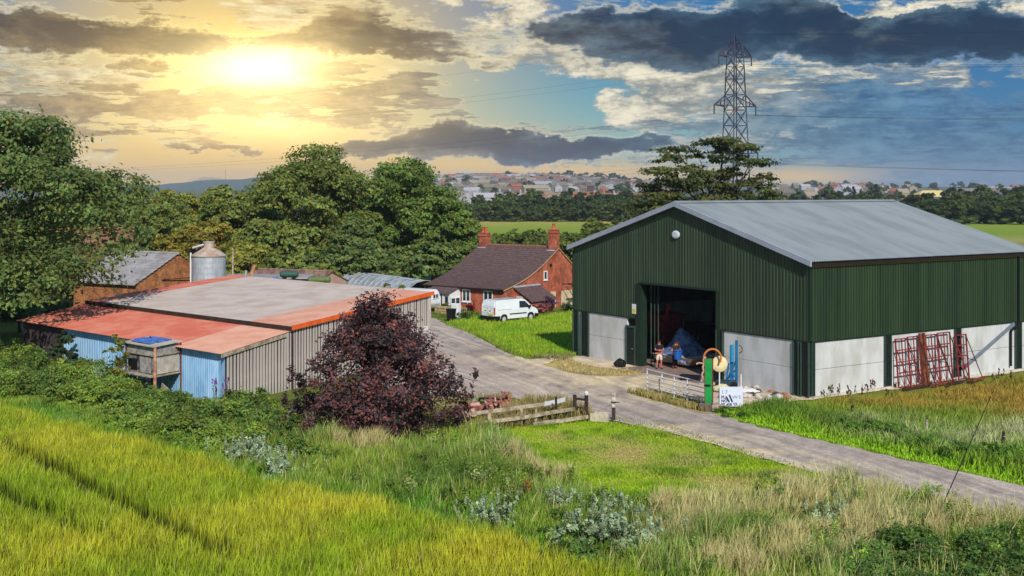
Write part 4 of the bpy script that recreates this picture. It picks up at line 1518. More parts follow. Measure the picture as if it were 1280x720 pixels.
for i in range(len(yy) - 1):
    a, b = yy[i], yy[i + 1]
    mb.frame((CL + .02, a, croof(a) - .07), (.14, 0, 0), (0, b - a, croof(b) - croof(a)), (0, 0, .08))
mb.build('verge_mortar', mat('verge_pale', rgb(206, 166, 122), .85, .2, 3), cot)


def chimney(x, y, w, z0, z1, pots, breast=None):
    mb = MB(); mb.frame((x - w / 2, y - w / 2, z0), (w, 0, 0), (0, w, 0), (0, 0, z1 - z0))
    c = mb.build('chimney', BRICK, cot)
    mb = MB(); mb.frame((x - w / 2 - .07, y - w / 2 - .07, z1 - .32), (w + .14, 0, 0), (0, w + .14, 0), (0, 0, .16)); mb.frame((x - w / 2 - .04, y - w / 2 - .04, z1 - .05), (w + .08, 0, 0), (0, w + .08, 0), (0, 0, .1)); mb.build('brick_band', BRICK, c)
    for px_ in pots:
        mb = MB(); mb.lathe((x + px_, y, z1), [(.19, .05), (.15, .14), (.14, .5), (.18, .54), (.18, .6), (.12, .6)], 12); mb.build('chimney_pot', mat('clay_pot', rgb(196, 104, 66), .8, .3, 4), c)
    mb = MB(); mb.frame((x - w / 2 - .1, y - w / 2 - .12, z0 + .1), (w + .2, 0, 0), (0, .1, 0), (0, 0, .34)); mb.build('flashing', mat('lead', rgb(176, 184, 200), .5, .2, 3), c)


chimney(CL - .40, CD1 - .1, .76, 5.0, 7.35, (0,))
chimney(.6, CD1, .8, 5.0, 6.85, (-.18, .18))
mb = MB(); mb.frame((CL, CD1 - .5, -.1), (.22, 0, 0), (0, .8, 0), (0, 0, 5.3)); mb.build('chimney_breast', BRICK, cot)


def window(parent, o, u, n, w, h, cols=2, rows=1, sill=True, fr=.09, name='window'):
    """upvc window: frame members, panes set back, sill. o: lower left corner on the wall, n outwards"""
    o, u, n = Vector(o), Vector(u), Vector(n)
    z = Vector((0, 0, 1))
    mb = MB()
    mb.frame(o, u * w, n * .06, z * fr); mb.frame(o + z * (h - fr), u * w, n * .06, z * fr)
    for i in range(cols + 1):
        mb.frame(o + u * ((w - fr) * i / cols) + z * fr, u * fr, n * .057, z * (h - 2 * fr))
    for j in range(1, rows):
        mb.frame(o + u * fr + z * ((h - fr) * j / rows), u * (w - 2 * fr), n * .05, z * (fr * .7))
    wd = mb.build(name, PVC, parent)
    for i in range(cols):
        mb = MB(); mb.frame(o + u * ((w - fr) * i / cols + fr) + z * fr, u * ((w - fr) / cols - fr), n * .02, z * (h - 2 * fr)); mb.build('pane', GLASS, wd)
    if sill:
        mb = MB(); mb.frame(o - u * .06 - z * .08, u * (w + .12), n * .12, z * .08); mb.build('sill', PVC, wd)
    return wd


window(cot, (CL - 5.05, 0, .78), (1, 0, 0), (0, -1, 0), .98, 1.15)
window(cot, (CL - 2.5, 0, .70), (1, 0, 0), (0, -1, 0), 1.1, 1.22)
window(cot, (CL, 5.9, 2.65), (0, 1, 0), (1, 0, 0), .55, .85, 1)
window(cot, (.35, 0, .2), (1, 0, 0), (0, -1, 0), .8, 1.7, 1, 2)
mb = MB(); mb.box((CL + .02, 7.05, 4.0), (.05, .3, .3)); mb.build('vent', BLACK, cot)
mb = MB(); mb.tube((.02, -.08, 0), (.02, -.08, CE - .1), .05, n=8); mb.build('downpipe', PVC, cot)
mb = MB(); mb.tube((-.1, -.36, CE - .06), (CL + .1, -.36, CE - .06), .07, n=8); mb.build('gutter', DARKW, cot)
# porch: white frame, tiled lean-to roof
px0, px1, pd = CL - 8.2, CL - 5.35, 1.5
mb = MB(); mb.prism([(px0 - .15, -.02, 2.08), (px0 - .15, -pd - .2, 1.56), (px0 - .15, -pd - .2, 1.66), (px0 - .15, -.02, 2.18)], (px1 - px0 + .3, 0, 0)); porch = mb.build('porch_roof', TILE, cot)
mb = MB()
mb.prism([(px1, -.02, 1.2), (px1, -pd, 1.2), (px1, -pd, 1.54), (px1, -.02, 2.04)], (.06, 0, 0))
mb.frame((px1, -pd, -.05), (.06, 0, 0), (0, pd, 0), (0, 0, .35))
mb.frame((px0, -pd, 1.4), (px1 - px0, 0, 0), (0, .08, 0), (0, 0, .16))
for xx in (px0, px0 + 1.6, px0 + 1.95, px1 - .12): mb.frame((xx, -pd, -.05), (.12, 0, 0), (0, .1, 0), (0, 0, 1.45))
mb.build('porch_frame', PVC, cot)
window(cot, (px1 + .06, -pd + .08, .3), (0, 1, 0), (1, 0, 0), 1.36, .9, 2)
window(cot, (px1 - .72, -pd + .1, .3), (1, 0, 0), (0, -1, 0), .6, 1.08, 1, 1, False)
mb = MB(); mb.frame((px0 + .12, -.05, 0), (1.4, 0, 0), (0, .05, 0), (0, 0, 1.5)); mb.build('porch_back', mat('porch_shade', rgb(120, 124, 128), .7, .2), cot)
mb = MB(); mb.frame((px0 + 1.1, -.1, 0), (.75, 0, 0), (0, .05, 0), (0, 0, 1.5)); dd = mb.build('front_door', PVC, cot)
mb = MB(); mb.frame((px0 + 1.25, -.12, .8), (.45, 0, 0), (0, .03, 0), (0, 0, .55)); mb.build('pane', GLASS, dd)
# brick lean-to on the gable end
ly0, ly1, lp = 1.4, 5.1, 1.9
mb = MB(); mb.frame((CL + lp - .2, ly0, -.1), (.2, 0, 0), (0, ly1 - ly0, 0), (0, 0, 1.2)); mb.prism([(CL, ly0, -.1), (CL + lp - .2, ly0, -.1), (CL + lp - .2, ly0, 1.1), (CL, ly0, 2.1)], (0, .2, 0)); mb.prism([(CL, ly1 - .2, -.1), (CL + lp - .2, ly1 - .2, -.1), (CL + lp - .2, ly1 - .2, 1.1), (CL, ly1 - .2, 2.1)], (0, .2, 0)); mb.build('lean_to', BRICK, cot)
mb = MB()
for i in range(8):
    a, b = i / 8, (i + 1) / 8
    xa, xb = CL + (lp + .2) * a, CL + (lp + .2) * b
    za, zb = 2.24 - 1.2 * a, 2.24 - 1.2 * b
    mb.add([(xa, ly0 - .2, za), (xa, ly1 + .2, za), (xb, ly1 + .2, zb + .05), (xb, ly0 - .2, zb + .05), (xb, ly0 - .2, zb - .06), (xb, ly1 + .2, zb - .06)], [(0, 3, 2, 1), (3, 4, 5, 2)])
mb.build('lean_to_roof', TILE, cot)
mb = MB(); mb.frame((CL + .01, ly0 - .2, 2.22), (.12, 0, 0), (0, ly1 - ly0 + .4, 0), (0, 0, .14)); mb.build('lean_to_flashing', mat('lead', None), cot)
mb = MB(); mb.frame((CL + .25, ly0 - .05, -.05), (.75, 0, 0), (0, .05, 0), (0, 0, 1.5)); mb.build('lean_to_door', mat('pale_green_door', rgb(196, 206, 196), .7, .2, 3), cot)
mb = MB(); mb.frame((CL + .0, 5.6, -.1), (.14, 0, 0), (0, 6.0, 0), (0, 0, 1.55)); mb.build('render_panel', mat('cream_wall', rgb(216, 196, 162), .85, .25, 1.5), cot)

# pergola
pg = thing('pergola', 'dark timber pergola against the cream wall of the cottage', 'pergola', cp(CL + 1.8, 8.5), -TH)
for yy in (0, 2.6):
    mb = MB(); mb.box((0, yy, 1.0), (.13, .13, 2.0)); mb.build('post', DWOOD, pg)
mb = MB(); mb.box((0, 1.3, 2.06), (.12, 3.6, .12)); mb.build('beam', DWOOD, pg)
for k in range(4):
    mb = MB(); mb.box((-.6, -.2 + k * 1.0, 2.16), (1.6, .07, .08)); mb.build('rafter', DWOOD, pg)
for k in range(6):
    mb = MB(); mb.box((0.02, 1.9, .3 + k * .2), (.03, 1.1, .1)); mb.build('slat', mat('slat_purple', rgb(120, 96, 104), .8, .3), pg)

# low stone garden wall, bins and bits in front of the cottage
STONE = mat('honey_stone', rgb(186, 166, 122), .9, .5, 4, rgb(132, 116, 84), bump=.5)
for a, b, lab in ((.4, 3.9, 'low mossy stone wall in front of the cottage porch'), (5.0, 8.6, 'low honey stone wall below the cottage window')):
    r = thing('garden_wall', lab, 'wall', cp(a, -4.2), -TH)
    rr = random.Random(int(a * 10))
    for lev in range(3):
        x = 0
        while x < b - a:
            w = min(rr.uniform(.35, .7), b - a - x)
            mb = MB(); mb.box((x + w / 2, rr.uniform(-.03, .03), .12 + lev * .24), (w - .03, .34 + rr.uniform(-.04, .04), .225)); mb.build('stone', STONE, r, bevel=.03)
            x += w


def wheelie_bin(lab, loc, rz, m):
    r = thing('wheelie_bin', lab, 'bin', loc, rz)
    mb = MB(); mb.add([(-.24, -.28, .06), (.24, -.28, .06), (.24, .24, .06), (-.24, .24, .06), (-.29, -.36, .98), (.29, -.36, .98), (.29, .34, .98), (-.29, .34, .98)], [(3, 2, 1, 0), (4, 5, 6, 7), (0, 1, 5, 4), (1, 2, 6, 5), (2, 3, 7, 6), (3, 0, 4, 7)]); mb.build('body', m, r)
    mb = MB(); mb.prism([(-.31, -.4, .99), (-.31, .36, 1.0), (-.31, .4, 1.06), (-.31, -.36, 1.08)], (.62, 0, 0)); mb.build('lid', m, r)
    for s in (-1, 1):
        mb = MB(); mb.lathe((s * .27, .3, .11), [(.11, -.03), (.11, .03)], 12, 'x'); mb.build('wheel', BLACK, r)
    mb = MB(); mb.tube((-.22, .42, .96), (.22, .42, .96), .02, n=6); mb.build('handle', BLACK, r)


b0 = G(564, 401.5)
wheelie_bin('black wheelie bin in front of the stone wall', b0, -.5, BLACK)
r = thing('white_cabinet', 'tall white metal cabinet standing behind the black bin', 'cabinet', G(570, 399), -.6)
mb = MB(); mb.box((0, 0, .72), (.7, .5, 1.3)); mb.build('body', WHITE, r, bevel=.03)
mb = MB(); mb.box((0, -.26, .75), (.6, .02, 1.1)); mb.build('door', PVC, r)
for sx in (-.28, .28):
    mb = MB(); mb.box((sx, 0, .04), (.06, .4, .1)); mb.build('foot', BLACK, r)
r = thing('wheelbarrow', 'dark red wheelbarrow tipped against the cottage wall below the window', 'wheelbarrow', cp(CL - 3.6, -.5), -TH)
mb = MB(); mb.add([(-.4, -.3, .55), (.4, -.3, .55), (.5, .0, .2), (-.5, .0, .2), (-.28, .12, .75), (.28, .12, .75), (.34, .2, .45), (-.34, .2, .45)], [(0, 1, 2, 3), (4, 7, 6, 5), (0, 4, 5, 1), (1, 5, 6, 2), (2, 6, 7, 3), (3, 7, 4, 0)]); mb.build('tray', mat('dark_red', rgb(128, 34, 40), .5, .2), r)
mb = MB(); mb.lathe((0, .2, .18), [(.18, -.04), (.18, .04)], 14, 'x'); mb.build('wheel', BLACK, r)
for s in (-1, 1):
    mb = MB(); mb.tube((s * .25, .1, .1), (s * .3, -.3, 1.0), .02, n=6); mb.build('handle', PVC, r)
r = thing('stone_trough', 'low pale trough of plants at the end of the stone wall', 'planter', cp(.2, -5.4), -TH)
mb = MB(); mb.box((0, 0, .2), (1.6, .5, .4)); mb.build('trough', mat('pale_stone', rgb(200, 188, 172), .9, .3), r, bevel=.03)
rng = np.random.default_rng(61)
v, f, c = crown_np([(-.4, 0, .55, .4, .3, .3), (.3, 0, .6, .45, .3, .35)], 500, .08, (.16, .2, .03), rng); link('foliage', np_mesh('foliage', v, f, c), LEAF, r)

for lab, px_, py_, sx, h, base, n in (('pink flowering bush beside the brick lean-to', 677, 391, .9, 1.0, (.42, .16, .18), 1200), ('purple flowering bush at the corner of the brick lean-to', 690, 389, 1.1, 1.3, (.2, .1, .16), 1500), ('low green plant under the pergola', 707, 388, 1.3, .75, (.07, .13, .05), 1400), ('small green shrub growing behind the van', 655, 391, .7, .7, (.1, .14, .03), 700),
                                    ('yellow green shrub above the mossy stone wall', 556, 391, .8, .9, (.2, .2, .03), 900), ('green shrub between the cabinet and the honey stone wall', 582, 399, 1.2, .6, (.08, .13, .03), 900)):
    rng = np.random.default_rng(int(px_))
    make_tree('shrub', lab, G(px_, py_), sx, sx, h, .1, .07, n, base, int(px_), m=8, trunk_r=.03, cat='shrub', hue_var=.3, size=(.35, .5), nb=4)

# ------------------------------------------------------------------ the white van
PH = math.radians(41)
van = thing('white_van', 'white panel van parked on the lawn in front of the cottage', 'van', (-.19, 104.3, 0), PH)
VANW = mat('van_paint', rgb(232, 236, 244), .25, .06, 1, spec=.5, coat=.6)
prof = [(-2.38, .42), (-2.42, .95), (-2.36, 1.45), (-2.22, 1.86), (-1.9, 1.93), (.55, 1.93), (.95, 1.86), (1.35, 1.55), (1.72, 1.22), (2.15, 1.06), (2.36, .9), (2.42, .6), (2.40, .36), (1.98, .33), (1.92, .62), (1.72, .74), (1.45, .74), (1.25, .62), (1.19, .33), (-1.02, .33), (-1.08, .62), (-1.28, .74), (-1.55, .74), (-1.75, .62), (-1.81, .33)]
mb = MB()
hw = .92
n = len(prof)


def inset(z): return hw - max(0, (z - 1.0)) ** 1.3 * .13


vs = [(x, -inset(z), z) for x, z in prof] + [(x, inset(z), z) for x, z in prof]
mb.add(vs, [(i, n + i, n + (i + 1) % n, (i + 1) % n) for i in range(n)] + [tuple(range(n)), tuple(range(2 * n - 1, n - 1, -1))])
body = mb.build('body', VANW, van)
bm = bmesh.new(); bm.from_mesh(body.data); bmesh.ops.recalc_face_normals(bm, faces=bm.faces[:]); bm.to_mesh(body.data); bm.free()
for s in (-1, 1):
    def sy(z): return s * (inset(z) + .006)
    mb = MB(); q = [(.30, sy(1.17), 1.17), (1.50, sy(1.17), 1.17), (1.32, sy(1.42), 1.42), (.98, sy(1.72), 1.72), (.34, sy(1.75), 1.75)]
    mb.add(q + [(a, b - s * .03, c) for a, b, c in q], [tuple(range(5)) if s < 0 else tuple(range(4, -1, -1))]); mb.build('side_window', GLASS, van)
    mb = MB(); mb.frame((-.8, s * (hw + .012), .66), (1.9, 0, 0), (0, -s * .02, 0), (0, 0, .1)); mb.build('side_moulding', BLACK, van)
    mb = MB(); mb.frame((-2.1, s * (hw - .02), 1.10), (1.5, 0, 0), (0, s * .02, 0), (0, 0, .03)); mb.build('door_track', mat('van_grey', rgb(150, 154, 160), .5), van)
    mb = MB(); mb.frame((1.25, s * (hw + .02), 1.16), (.16, 0, 0), (0, s * .2, 0), (0, 0, .2)); mb.build('mirror', BLACK, van)
    mb = MB(); mb.prism([(-2.42, s * .93, .3), (-1.84, s * .93, .3), (-1.84, s * .93, .6), (-2.45, s * .93, .62)], (0, -s * .2, 0)); mb.build('bumper_corner', BLACK, van)
    mb = MB(); mb.prism([(2.46, s * .93, .32), (2.0, s * .93, .32), (2.0, s * .93, .62), (2.46, s * .93, .58)], (0, -s * .25, 0)); mb.build('bumper_corner', BLACK, van)
    mb = MB(); mb.frame((-2.44, s * .80, .78), (.05, 0, 0), (0, s * .12, 0), (0, 0, .55)); mb.build('tail_light', mat('red_lens', rgb(200, 40, 50), .3), van)
    mb = MB(); mb.prism([(2.2, s * .62, .86), (2.42, s * .62, .72), (2.42, s * .62, .86), (2.25, s * .62, 1.0)], (0, s * .22, 0)); mb.build('headlight', mat('clear_lens', rgb(210, 216, 222), .15), van)
    for wx in (-1.415, 1.585):
        mb = MB(); mb.lathe((wx, s * .8, .32), [(.30, -.11), (.32, -.08), (.32, .08), (.30, .11)], 20, 'y'); wh = mb.build('wheel', mat('tyre', rgb(26, 26, 28), .8), van)
        mb = MB(); mb.lathe((wx, s * .8, .32), [(.07, .10 * s), (.2, .115 * s), (.205, .12 * s), (.05, .135 * s)] if s > 0 else [(.05, -.135), (.205, -.12), (.2, -.115), (.07, -.10)], 16, 'y'); mb.build('hubcap', mat('hubcap', rgb(206, 210, 214), .35, metal=.3), wh)
        mb = MB(); mb.lathe((wx, s * .70, .34), [(.40, -.2), (.40, .2)], 18, 'y'); mb.build('wheel_arch', BLACK, van)
mb = MB(); mb.frame((-2.5, -.86, .30), (.12, 0, 0), (0, 1.72, 0), (0, 0, .26)); mb.build('rear_bumper', BLACK, van)
mb = MB(); mb.frame((2.38, -.86, .30), (.14, 0, 0), (0, 1.72, 0), (0, 0, .30)); mb.build('front_bumper', BLACK, van)
for s in (-1, 1):
    mb = MB(); mb.prism([(-2.44, s * .03, .6), (-2.44, s * .78, .6), (-2.455, s * .78, .95), (-2.40, s * .76, 1.45), (-2.27, s * .7, 1.82), (-2.27, s * .03, 1.82), (-2.40, s * .03, 1.45), (-2.455, s * .03, .95)], (-.012, 0, 0)); rd = mb.build('rear_door', VANW, van)
    mb = MB(); mb.frame((-2.48, s * .3 - .1, 1.02), (.02, 0, 0), (0, .2, 0), (0, 0, .05)); mb.build('handle', BLACK, rd)
mb = MB(); mb.frame((-2.485, -.42 - .3, .66), (.02, 0, 0), (0, .56, 0), (0, 0, .16)); mb.build('number_plate', mat('yellow_plate', rgb(226, 196, 60), .5), van)
mb = MB(); mb.prism([(1.0, -.72, 1.82), (1.66, -.76, 1.27), (1.70, -.76, 1.30), (1.04, -.72, 1.85)], (0, 1.5, 0)); mb.build('windscreen', GLASS, van)

# ------------------------------------------------------------------ silo, brick barns and sheds behind the red roof
SILO = mat('silo_steel', rgb(188, 194, 204), .5, .4, 1.2, rgb(160, 164, 178), metal=.25, stretch=(1, 1, .5))
sy_ = 106.0
sx_ = (261.3 - CX) / FPX * sy_
silo = thing('grain_silo', 'round galvanised grain silo with a rusty cone roof', 'silo', (sx_, sy_, 0))
mb = MB(); mb.lathe((0, 0, -.1), [(1.44, 0)] + [(1.44 + (.008 if k % 2 else 0), .1 + k * .24) for k in range(23)] + [(1.44, 5.6)], 32); mb.build('drum', SILO, silo, smooth=False)
mb = MB(); mb.lathe((0, 0, 5.5), [(1.52, -.06), (1.52, .02), (.5, .66), (.46, .66)], 32); mb.build('cone_roof', mat('rusty_cone', rgb(196, 188, 180), .6, .6, 1.5, rgb(176, 128, 96), metal=.15), silo)
mb = MB(); mb.lathe((0, 0, 6.1), [(.44, 0), (.44, .4), (.5, .55), (.5, .6), (.3, .62)], 20); mb.build('neck', mat('rusty_cone', None), silo)
mb = MB(); mb.tube((-.4, -.2, 6.45), (-1.35, -.4, 6.15), .09, n=8); mb.build('filler_pipe', SILO, silo)
mb = MB(); mb.tube((-1.5, -.35, 0), (-1.5, -.35, 5.75), .07, n=8); mb.build('side_pipe', PVC, silo)
mb = MB(); mb.beam((.75, -1.42, 1.7), (.85, -1.40, 2.1), .05, .05); mb.beam((.85, -1.42, 1.7), (.75, -1.40, 2.1), .05, .05); mb.build('hatch_lever', BLACK, silo)


def gable_barn(name, label, apex, eL, ridge_len, rdir, half, eave_z, walln, roofm, wallm):
    """apex: gable apex; ridge runs from it along rdir (away from the viewer's side); half: half width across"""
    rdir = Vector(rdir).normalized()
    side = Vector((rdir.y, -rdir.x, 0))
    r = thing(name, label, 'barn', (apex.x, apex.y, 0), 0, None, False)
    A_ = Vector((apex.x, apex.y, 0))
    mb = MB(); mb.prism([A_ - side * half, A_ + side * half, A_ + side * half + Vector((0, 0, eave_z)), A_ + Vector((0, 0, apex.z)), A_ - side * half + Vector((0, 0, eave_z))], rdir * .3); mb.build('gable_wall', wallm, r)
    mb = MB(); mb.prism([A_ + rdir * ridge_len - side * half, A_ + rdir * ridge_len + side * half, A_ + rdir * ridge_len + side * half + Vector((0, 0, eave_z)), A_ + rdir * ridge_len + Vector((0, 0, apex.z)), A_ + rdir * ridge_len - side * half + Vector((0, 0, eave_z))], rdir * .3); mb.build('gable_wall', wallm, r)
    for s in (-1, 1):
        mb = MB(); mb.frame(A_ + side * s * half - side * (s * .3 if s > 0 else 0) + rdir * .3, rdir * (ridge_len - .3), side * .3, (0, 0, eave_z)) ; mb.build('side_wall', wallm, r)
        mb = MB()
        k = (apex.z - eave_z) / half
        n_ = 12
        for i in range(n_):
            a, b = (half + .35) * i / n_, (half + .35) * (i + 1) / n_
            p0 = A_ + side * s * a - rdir * .15 + Vector((0, 0, apex.z - a * k + .05))
            p1 = A_ + side * s * b - rdir * .15 + Vector((0, 0, apex.z - b * k + .11))
            L_ = rdir * (ridge_len + .5)
            q = [p0, p1, p1 + L_, p0 + L_, p1 - Vector((0, 0, .1)), p1 + L_ - Vector((0, 0, .1))]
            nn = (q[1] - q[0]).cross(q[2] - q[0])
            mb.add(q, [(0, 1, 2, 3), (1, 4, 5, 2)] if nn.z > 0 else [(3, 2, 1, 0), (2, 5, 4, 1)])
        mb.build('roof', roofm, r)
    mb = MB(); mb.tube(A_ + Vector((0, 0, apex.z + .1)) - rdir * .15, A_ + Vector((0, 0, apex.z + .1)) + rdir * (ridge_len + .35), .12, n=8); mb.build('ridge_tiles', roofm, r)
    return r


ap = D(221.7, 318, 107)
gb = gable_barn('brick_barn', 'orange brick barn with grey roof beside the silo', ap, 0, 7.5, (-.86, .5, 0), 4.6, 3.3, 0, mat('grey_barn_roof', rgb(168, 164, 166), .8, .4, 1.2, rgb(140, 134, 136)), BRICK2)
mb = MB(); mb.beam(ap + Vector((.05, -.12, -2.1)) + Vector((-1.0, -1.7, 0)) * .9, ap + Vector((.3, -.1, -2.1)) + Vector((1.1, 1.9, 0)) * .9, .06, .06); mb.build('wall_tie', BLACK, gb)
gable_barn('tiled_barn', 'tall brown tiled barn roof half hidden by the big tree', D(166, 286, 124), 0, 9, (-.9, -.43, 0), 4.9, 4.3, 0, mat('brown_barn_roof', rgb(150, 112, 84), .85, .5, 1.5, rgb(112, 84, 62)), BRICK2)
# long low sheds
ap = D(414, 340.5, 121)
gable_barn('low_shed', 'low shed with streaky brown corrugated roof and pink gable', ap, 0, 8.5, (-.9, .43, 0), 2.6, ap.z - .95, 0, mat('streaky_brown_roof', rgb(160, 128, 114), .8, .8, .7, rgb(110, 84, 74), stretch=(2.5, .4, 1)), mat('pink_board', rgb(196, 158, 142), .8, .25, 2))
r = thing('flat_shed', 'low flat roofed shed behind the red roof, pale grey top', 'shed', D(330, 352, 116), 0, None, False)
c = D(330, 346, 117)
mb = MB(); mb.box((c.x, c.y + 2, 1.3), (8, 4.5, 2.6)); mb.build('wall', PUR, r)
mb = MB(); mb.box((c.x, c.y + 2, c.z - .1), (8.6, 5, .16)); mb.build('roof', mat('grey_barn_roof', None), r)
for lab, p0, p1, yy, zz, rr, m_ in (('green oil tank lying behind the flat shed roof', 350, 373, 112, 342.8, .3, mat('tank_green', rgb(58, 92, 82), .5, .2)), ('long olive green tank in front of the pink gable', 385, 413, 110, 349.6, .3, mat('tank_olive', rgb(104, 120, 70), .6, .3))):
    r = thing('oil_tank', lab, 'tank', D((p0 + p1) / 2, zz + 8, yy), 0, None, False)
    a, b = D(p0, zz, yy), D(p1, zz, yy)
    mb = MB(); mb.lathe(a, [(rr * .6, 0), (rr, .12), (rr, (b - a).length - .12), (rr * .6, (b - a).length)], 14, 'x'); mb.build('shell', m_, r)
    mb = MB()
    for q in (.25, .75):
        p = a.lerp(b, q); mb.box((p.x, p.y, p.z / 2 - .1), (.3, .5, p.z))
    mb.build('stand', BLACK, r)
rng = np.random.default_rng(3)
a, b = D(334, 347.5, 113), D(358, 347.5, 113)
nx_, ny_ = 14, 8
co = np.array([[a.x + (b.x - a.x) * i / (nx_ - 1), a.y + 1.4 * (j / (ny_ - 1) - .5), a.z - .5 + .55 * math.sin(math.pi * i / (nx_ - 1)) ** .5 * math.sin(math.pi * j / (ny_ - 1)) ** .5 + rng.normal(0, .04)] for j in range(ny_) for i in range(nx_)])
idx = np.arange(nx_ * ny_).reshape(ny_, nx_)
F = np.stack([idx[:-1, :-1], idx[:-1, 1:], idx[1:, 1:], idx[1:, :-1]], -1).reshape(-1, 4)
r = thing('covered_stack', 'stack of timber under a bright blue sheet behind the red roof', 'stack', (a.x, a.y, 0), 0, None, False)
o_ = np_mesh('blue_sheet', co - np.array([a.x, a.y, 0]), F); link('blue_sheet', o_, mat('bright_blue_sheet', rgb(44, 112, 206), .45, .3, 2), r)
mb = MB(); mb.box(((a.x + b.x) / 2, a.y, (a.z - .5) / 2), (b.x - a.x - .1, 1.2, a.z - .45)); mb.build('timber', DWOOD, r)
for lab, p0, q0, p1, q1, w, m_ in (('orange painted beam tilted above the shed roof', 310, 351, 318, 331, .26, mat('orange_beam', rgb(206, 140, 110), .7, .3)), ('short grey pipe standing beside the orange beam', 305, 350, 308, 338, .12, STEEL)):
    mb = MB(); a, b = D(p0, q0, 108), D(p1, q1, 108.6)
    mb.beam(Vector((a.x - (b.x - a.x) * 2.2, a.y - .4, 0)), b, w, w * .8); tag(mb.build('beam' if w > .2 else 'pipe', m_, None), lab, 'beam' if w > .2 else 'pipe')
# polytunnel
pt = thing('polytunnel', 'silvery plastic polytunnel behind the shed roof', 'polytunnel', D(490, 358, 126), 0, None, False)
A0, A1 = D(446, 352, 132), D(532, 361, 119)
A0.z = A1.z = 0
dirn = (A1 - A0); ln = dirn.length; dirn.normalize(); sd = Vector((-dirn.y, dirn.x, 0))
rr = 2.55
N1 = 26
vs, fs = [], []
for i in range(N1 + 1):
    for j in range(13):
        t = math.pi * j / 12
        sag = .06 * math.sin(i * math.pi) + (.07 if i % 2 else 0)
        vs.append(A0 + dirn * (ln * i / N1) + sd * (rr - sag) * math.cos(t) + Vector((0, 0, (2.35 - sag) * math.sin(t))))
for i in range(N1):
    for j in range(12):
        q = (i * 13 + j, (i + 1) * 13 + j, (i + 1) * 13 + j + 1, i * 13 + j + 1)
        fs.append(q)
mb = MB().add(vs, fs); mb.build('cover', mat('polythene', rgb(168, 176, 186), .35, .7, .8, rgb(128, 132, 136), stretch=(1.5, 1.5, .3), spec=.5), pt)
for i in range(0, N1 + 1, 2):
    mb = MB(); mb.path([A0 + dirn * (ln * i / N1) + sd * (rr + .02) * math.cos(math.pi * j / 8) + Vector((0, 0, 2.38 * math.sin(math.pi * j / 8))) for j in range(9)], .035, 5); mb.build('hoop', STEEL, pt)
# white caravan
cv = thing('caravan', 'white caravan parked between the polytunnel and the cottage', 'caravan', D(522, 377, 113), math.radians(-28))
cv.scale = (.85, .85, .85)
mb = MB(); mb.prism([(-2.3, -1.05, .45), (2.1, -1.05, .45), (2.35, -1.05, .9), (2.15, -1.05, 2.0), (1.8, -1.05, 2.35), (-1.9, -1.05, 2.4), (-2.3, -1.05, 2.1)], (0, 2.1, 0)); cv.location.z = 0; mb.build('body', WHITE, cv, bevel=.08)
for xx in (-.3, 1.1):
    window(cv, (xx, -1.06, 1.35), (1, 0, 0), (0, -1, 0), .8, .6, 1, 1, False)
window(cv, (2.27, -.6, 1.4), (0, 1, 0), (1, 0, 0), 1.2, .55, 2, 1, False)
mb = MB(); mb.lathe((0, -.95, .1), [(.33, -.1), (.33, .1)], 16, 'y'); mb.lathe((0, .95, .1), [(.33, -.1), (.33, .1)], 16, 'y'); mb.build('wheel', BLACK, cv)
mb = MB(); mb.beam((2.2, 0, .45), (3.3, 0, .45), .08, .08); mb.build('drawbar', STEEL, cv)
make_tree('shrub', 'bright yellow green shrub in front of the polytunnel', D(494, 366, 112), 2.0, 1.2, 1.9, .1, .09, 1600, (.28, .3, .03), 77, m=10, trunk_r=.05, cat='shrub', size=(.35, .5), nb=4)
bpy.data.objects['shrub.006'].location.z = 0.6 if 'shrub.006' in bpy.data.objects else 0
# ------------------------------------------------------------------ large trees
def tpl(px, Y): return ((px - CX) / FPX * Y, Y, 0)


G1, G2, G_GLOW, G_GLOW2 = (.19, .26, .074), (.25, .305, .07), (.33, .335, .064), (.38, .32, .055)  # the last two carry the low sun's yellow glow as leaf colour
make_tree('sycamore_tree', 'huge dark leafy tree overhanging the left end of the red roof', (-34.8, 80.5, 0), 9.6, 8.5, 16.4, 3.0, .155, 84000, G1, 101, m=64, trunk_r=.55, size=(.24, .36), nb=14, tone_var=.38,
          extra=[(-4, -3, 4.2, 3, 3, 2.2), (-8, 0, 4.5, 3.4, 3, 2.6), (7.3, -3.4, 5.4, 3.2, 3.0, 2.2), (4.6, -5.2, 5.0, 2.8, 2.4, 1.8), (8.2, -1.6, 8.2, 2.8, 2.8, 2.4), (9.2, 0, 10.4, 2.2, 2.4, 2.0), (1.6, -5.5, 5.2, 2.6, 2.4, 1.7)])
make_tree('ash_tree', 'tall broad tree with a high rounded top, left of the pair behind the sheds', tpl(402, 142), 7.6, 7, 16.2, 1.0, .2, 50000, G2, 102, m=46, trunk_r=.5, size=(.25, .38), extra=[(-.5, 0, 14.4, 3.4, 3.2, 2.0), (-5.6, 0, 9.6, 2.6, 2.8, 3)])
make_tree('oak_tree', 'dark rounded tree with a domed top, right of the pair behind the sheds', tpl(508, 142), 7.0, 6.8, 14.6, .8, .2, 50000, (.19, .275, .06), 103, m=46, trunk_r=.5, size=(.25, .38), extra=[(.2, 0, 13.0, 3.2, 3, 1.8), (3.6, 0, 9, 3, 3, 2.6)])
make_tree('hawthorn_tree', 'small dark tree at the right foot of the domed tree beside the cottage roof', tpl(570, 140), 3.4, 3.2, 9.2, .3, .19, 19000, (.19, .275, .06), 104, m=22, trunk_r=.25, size=(.3, .45))
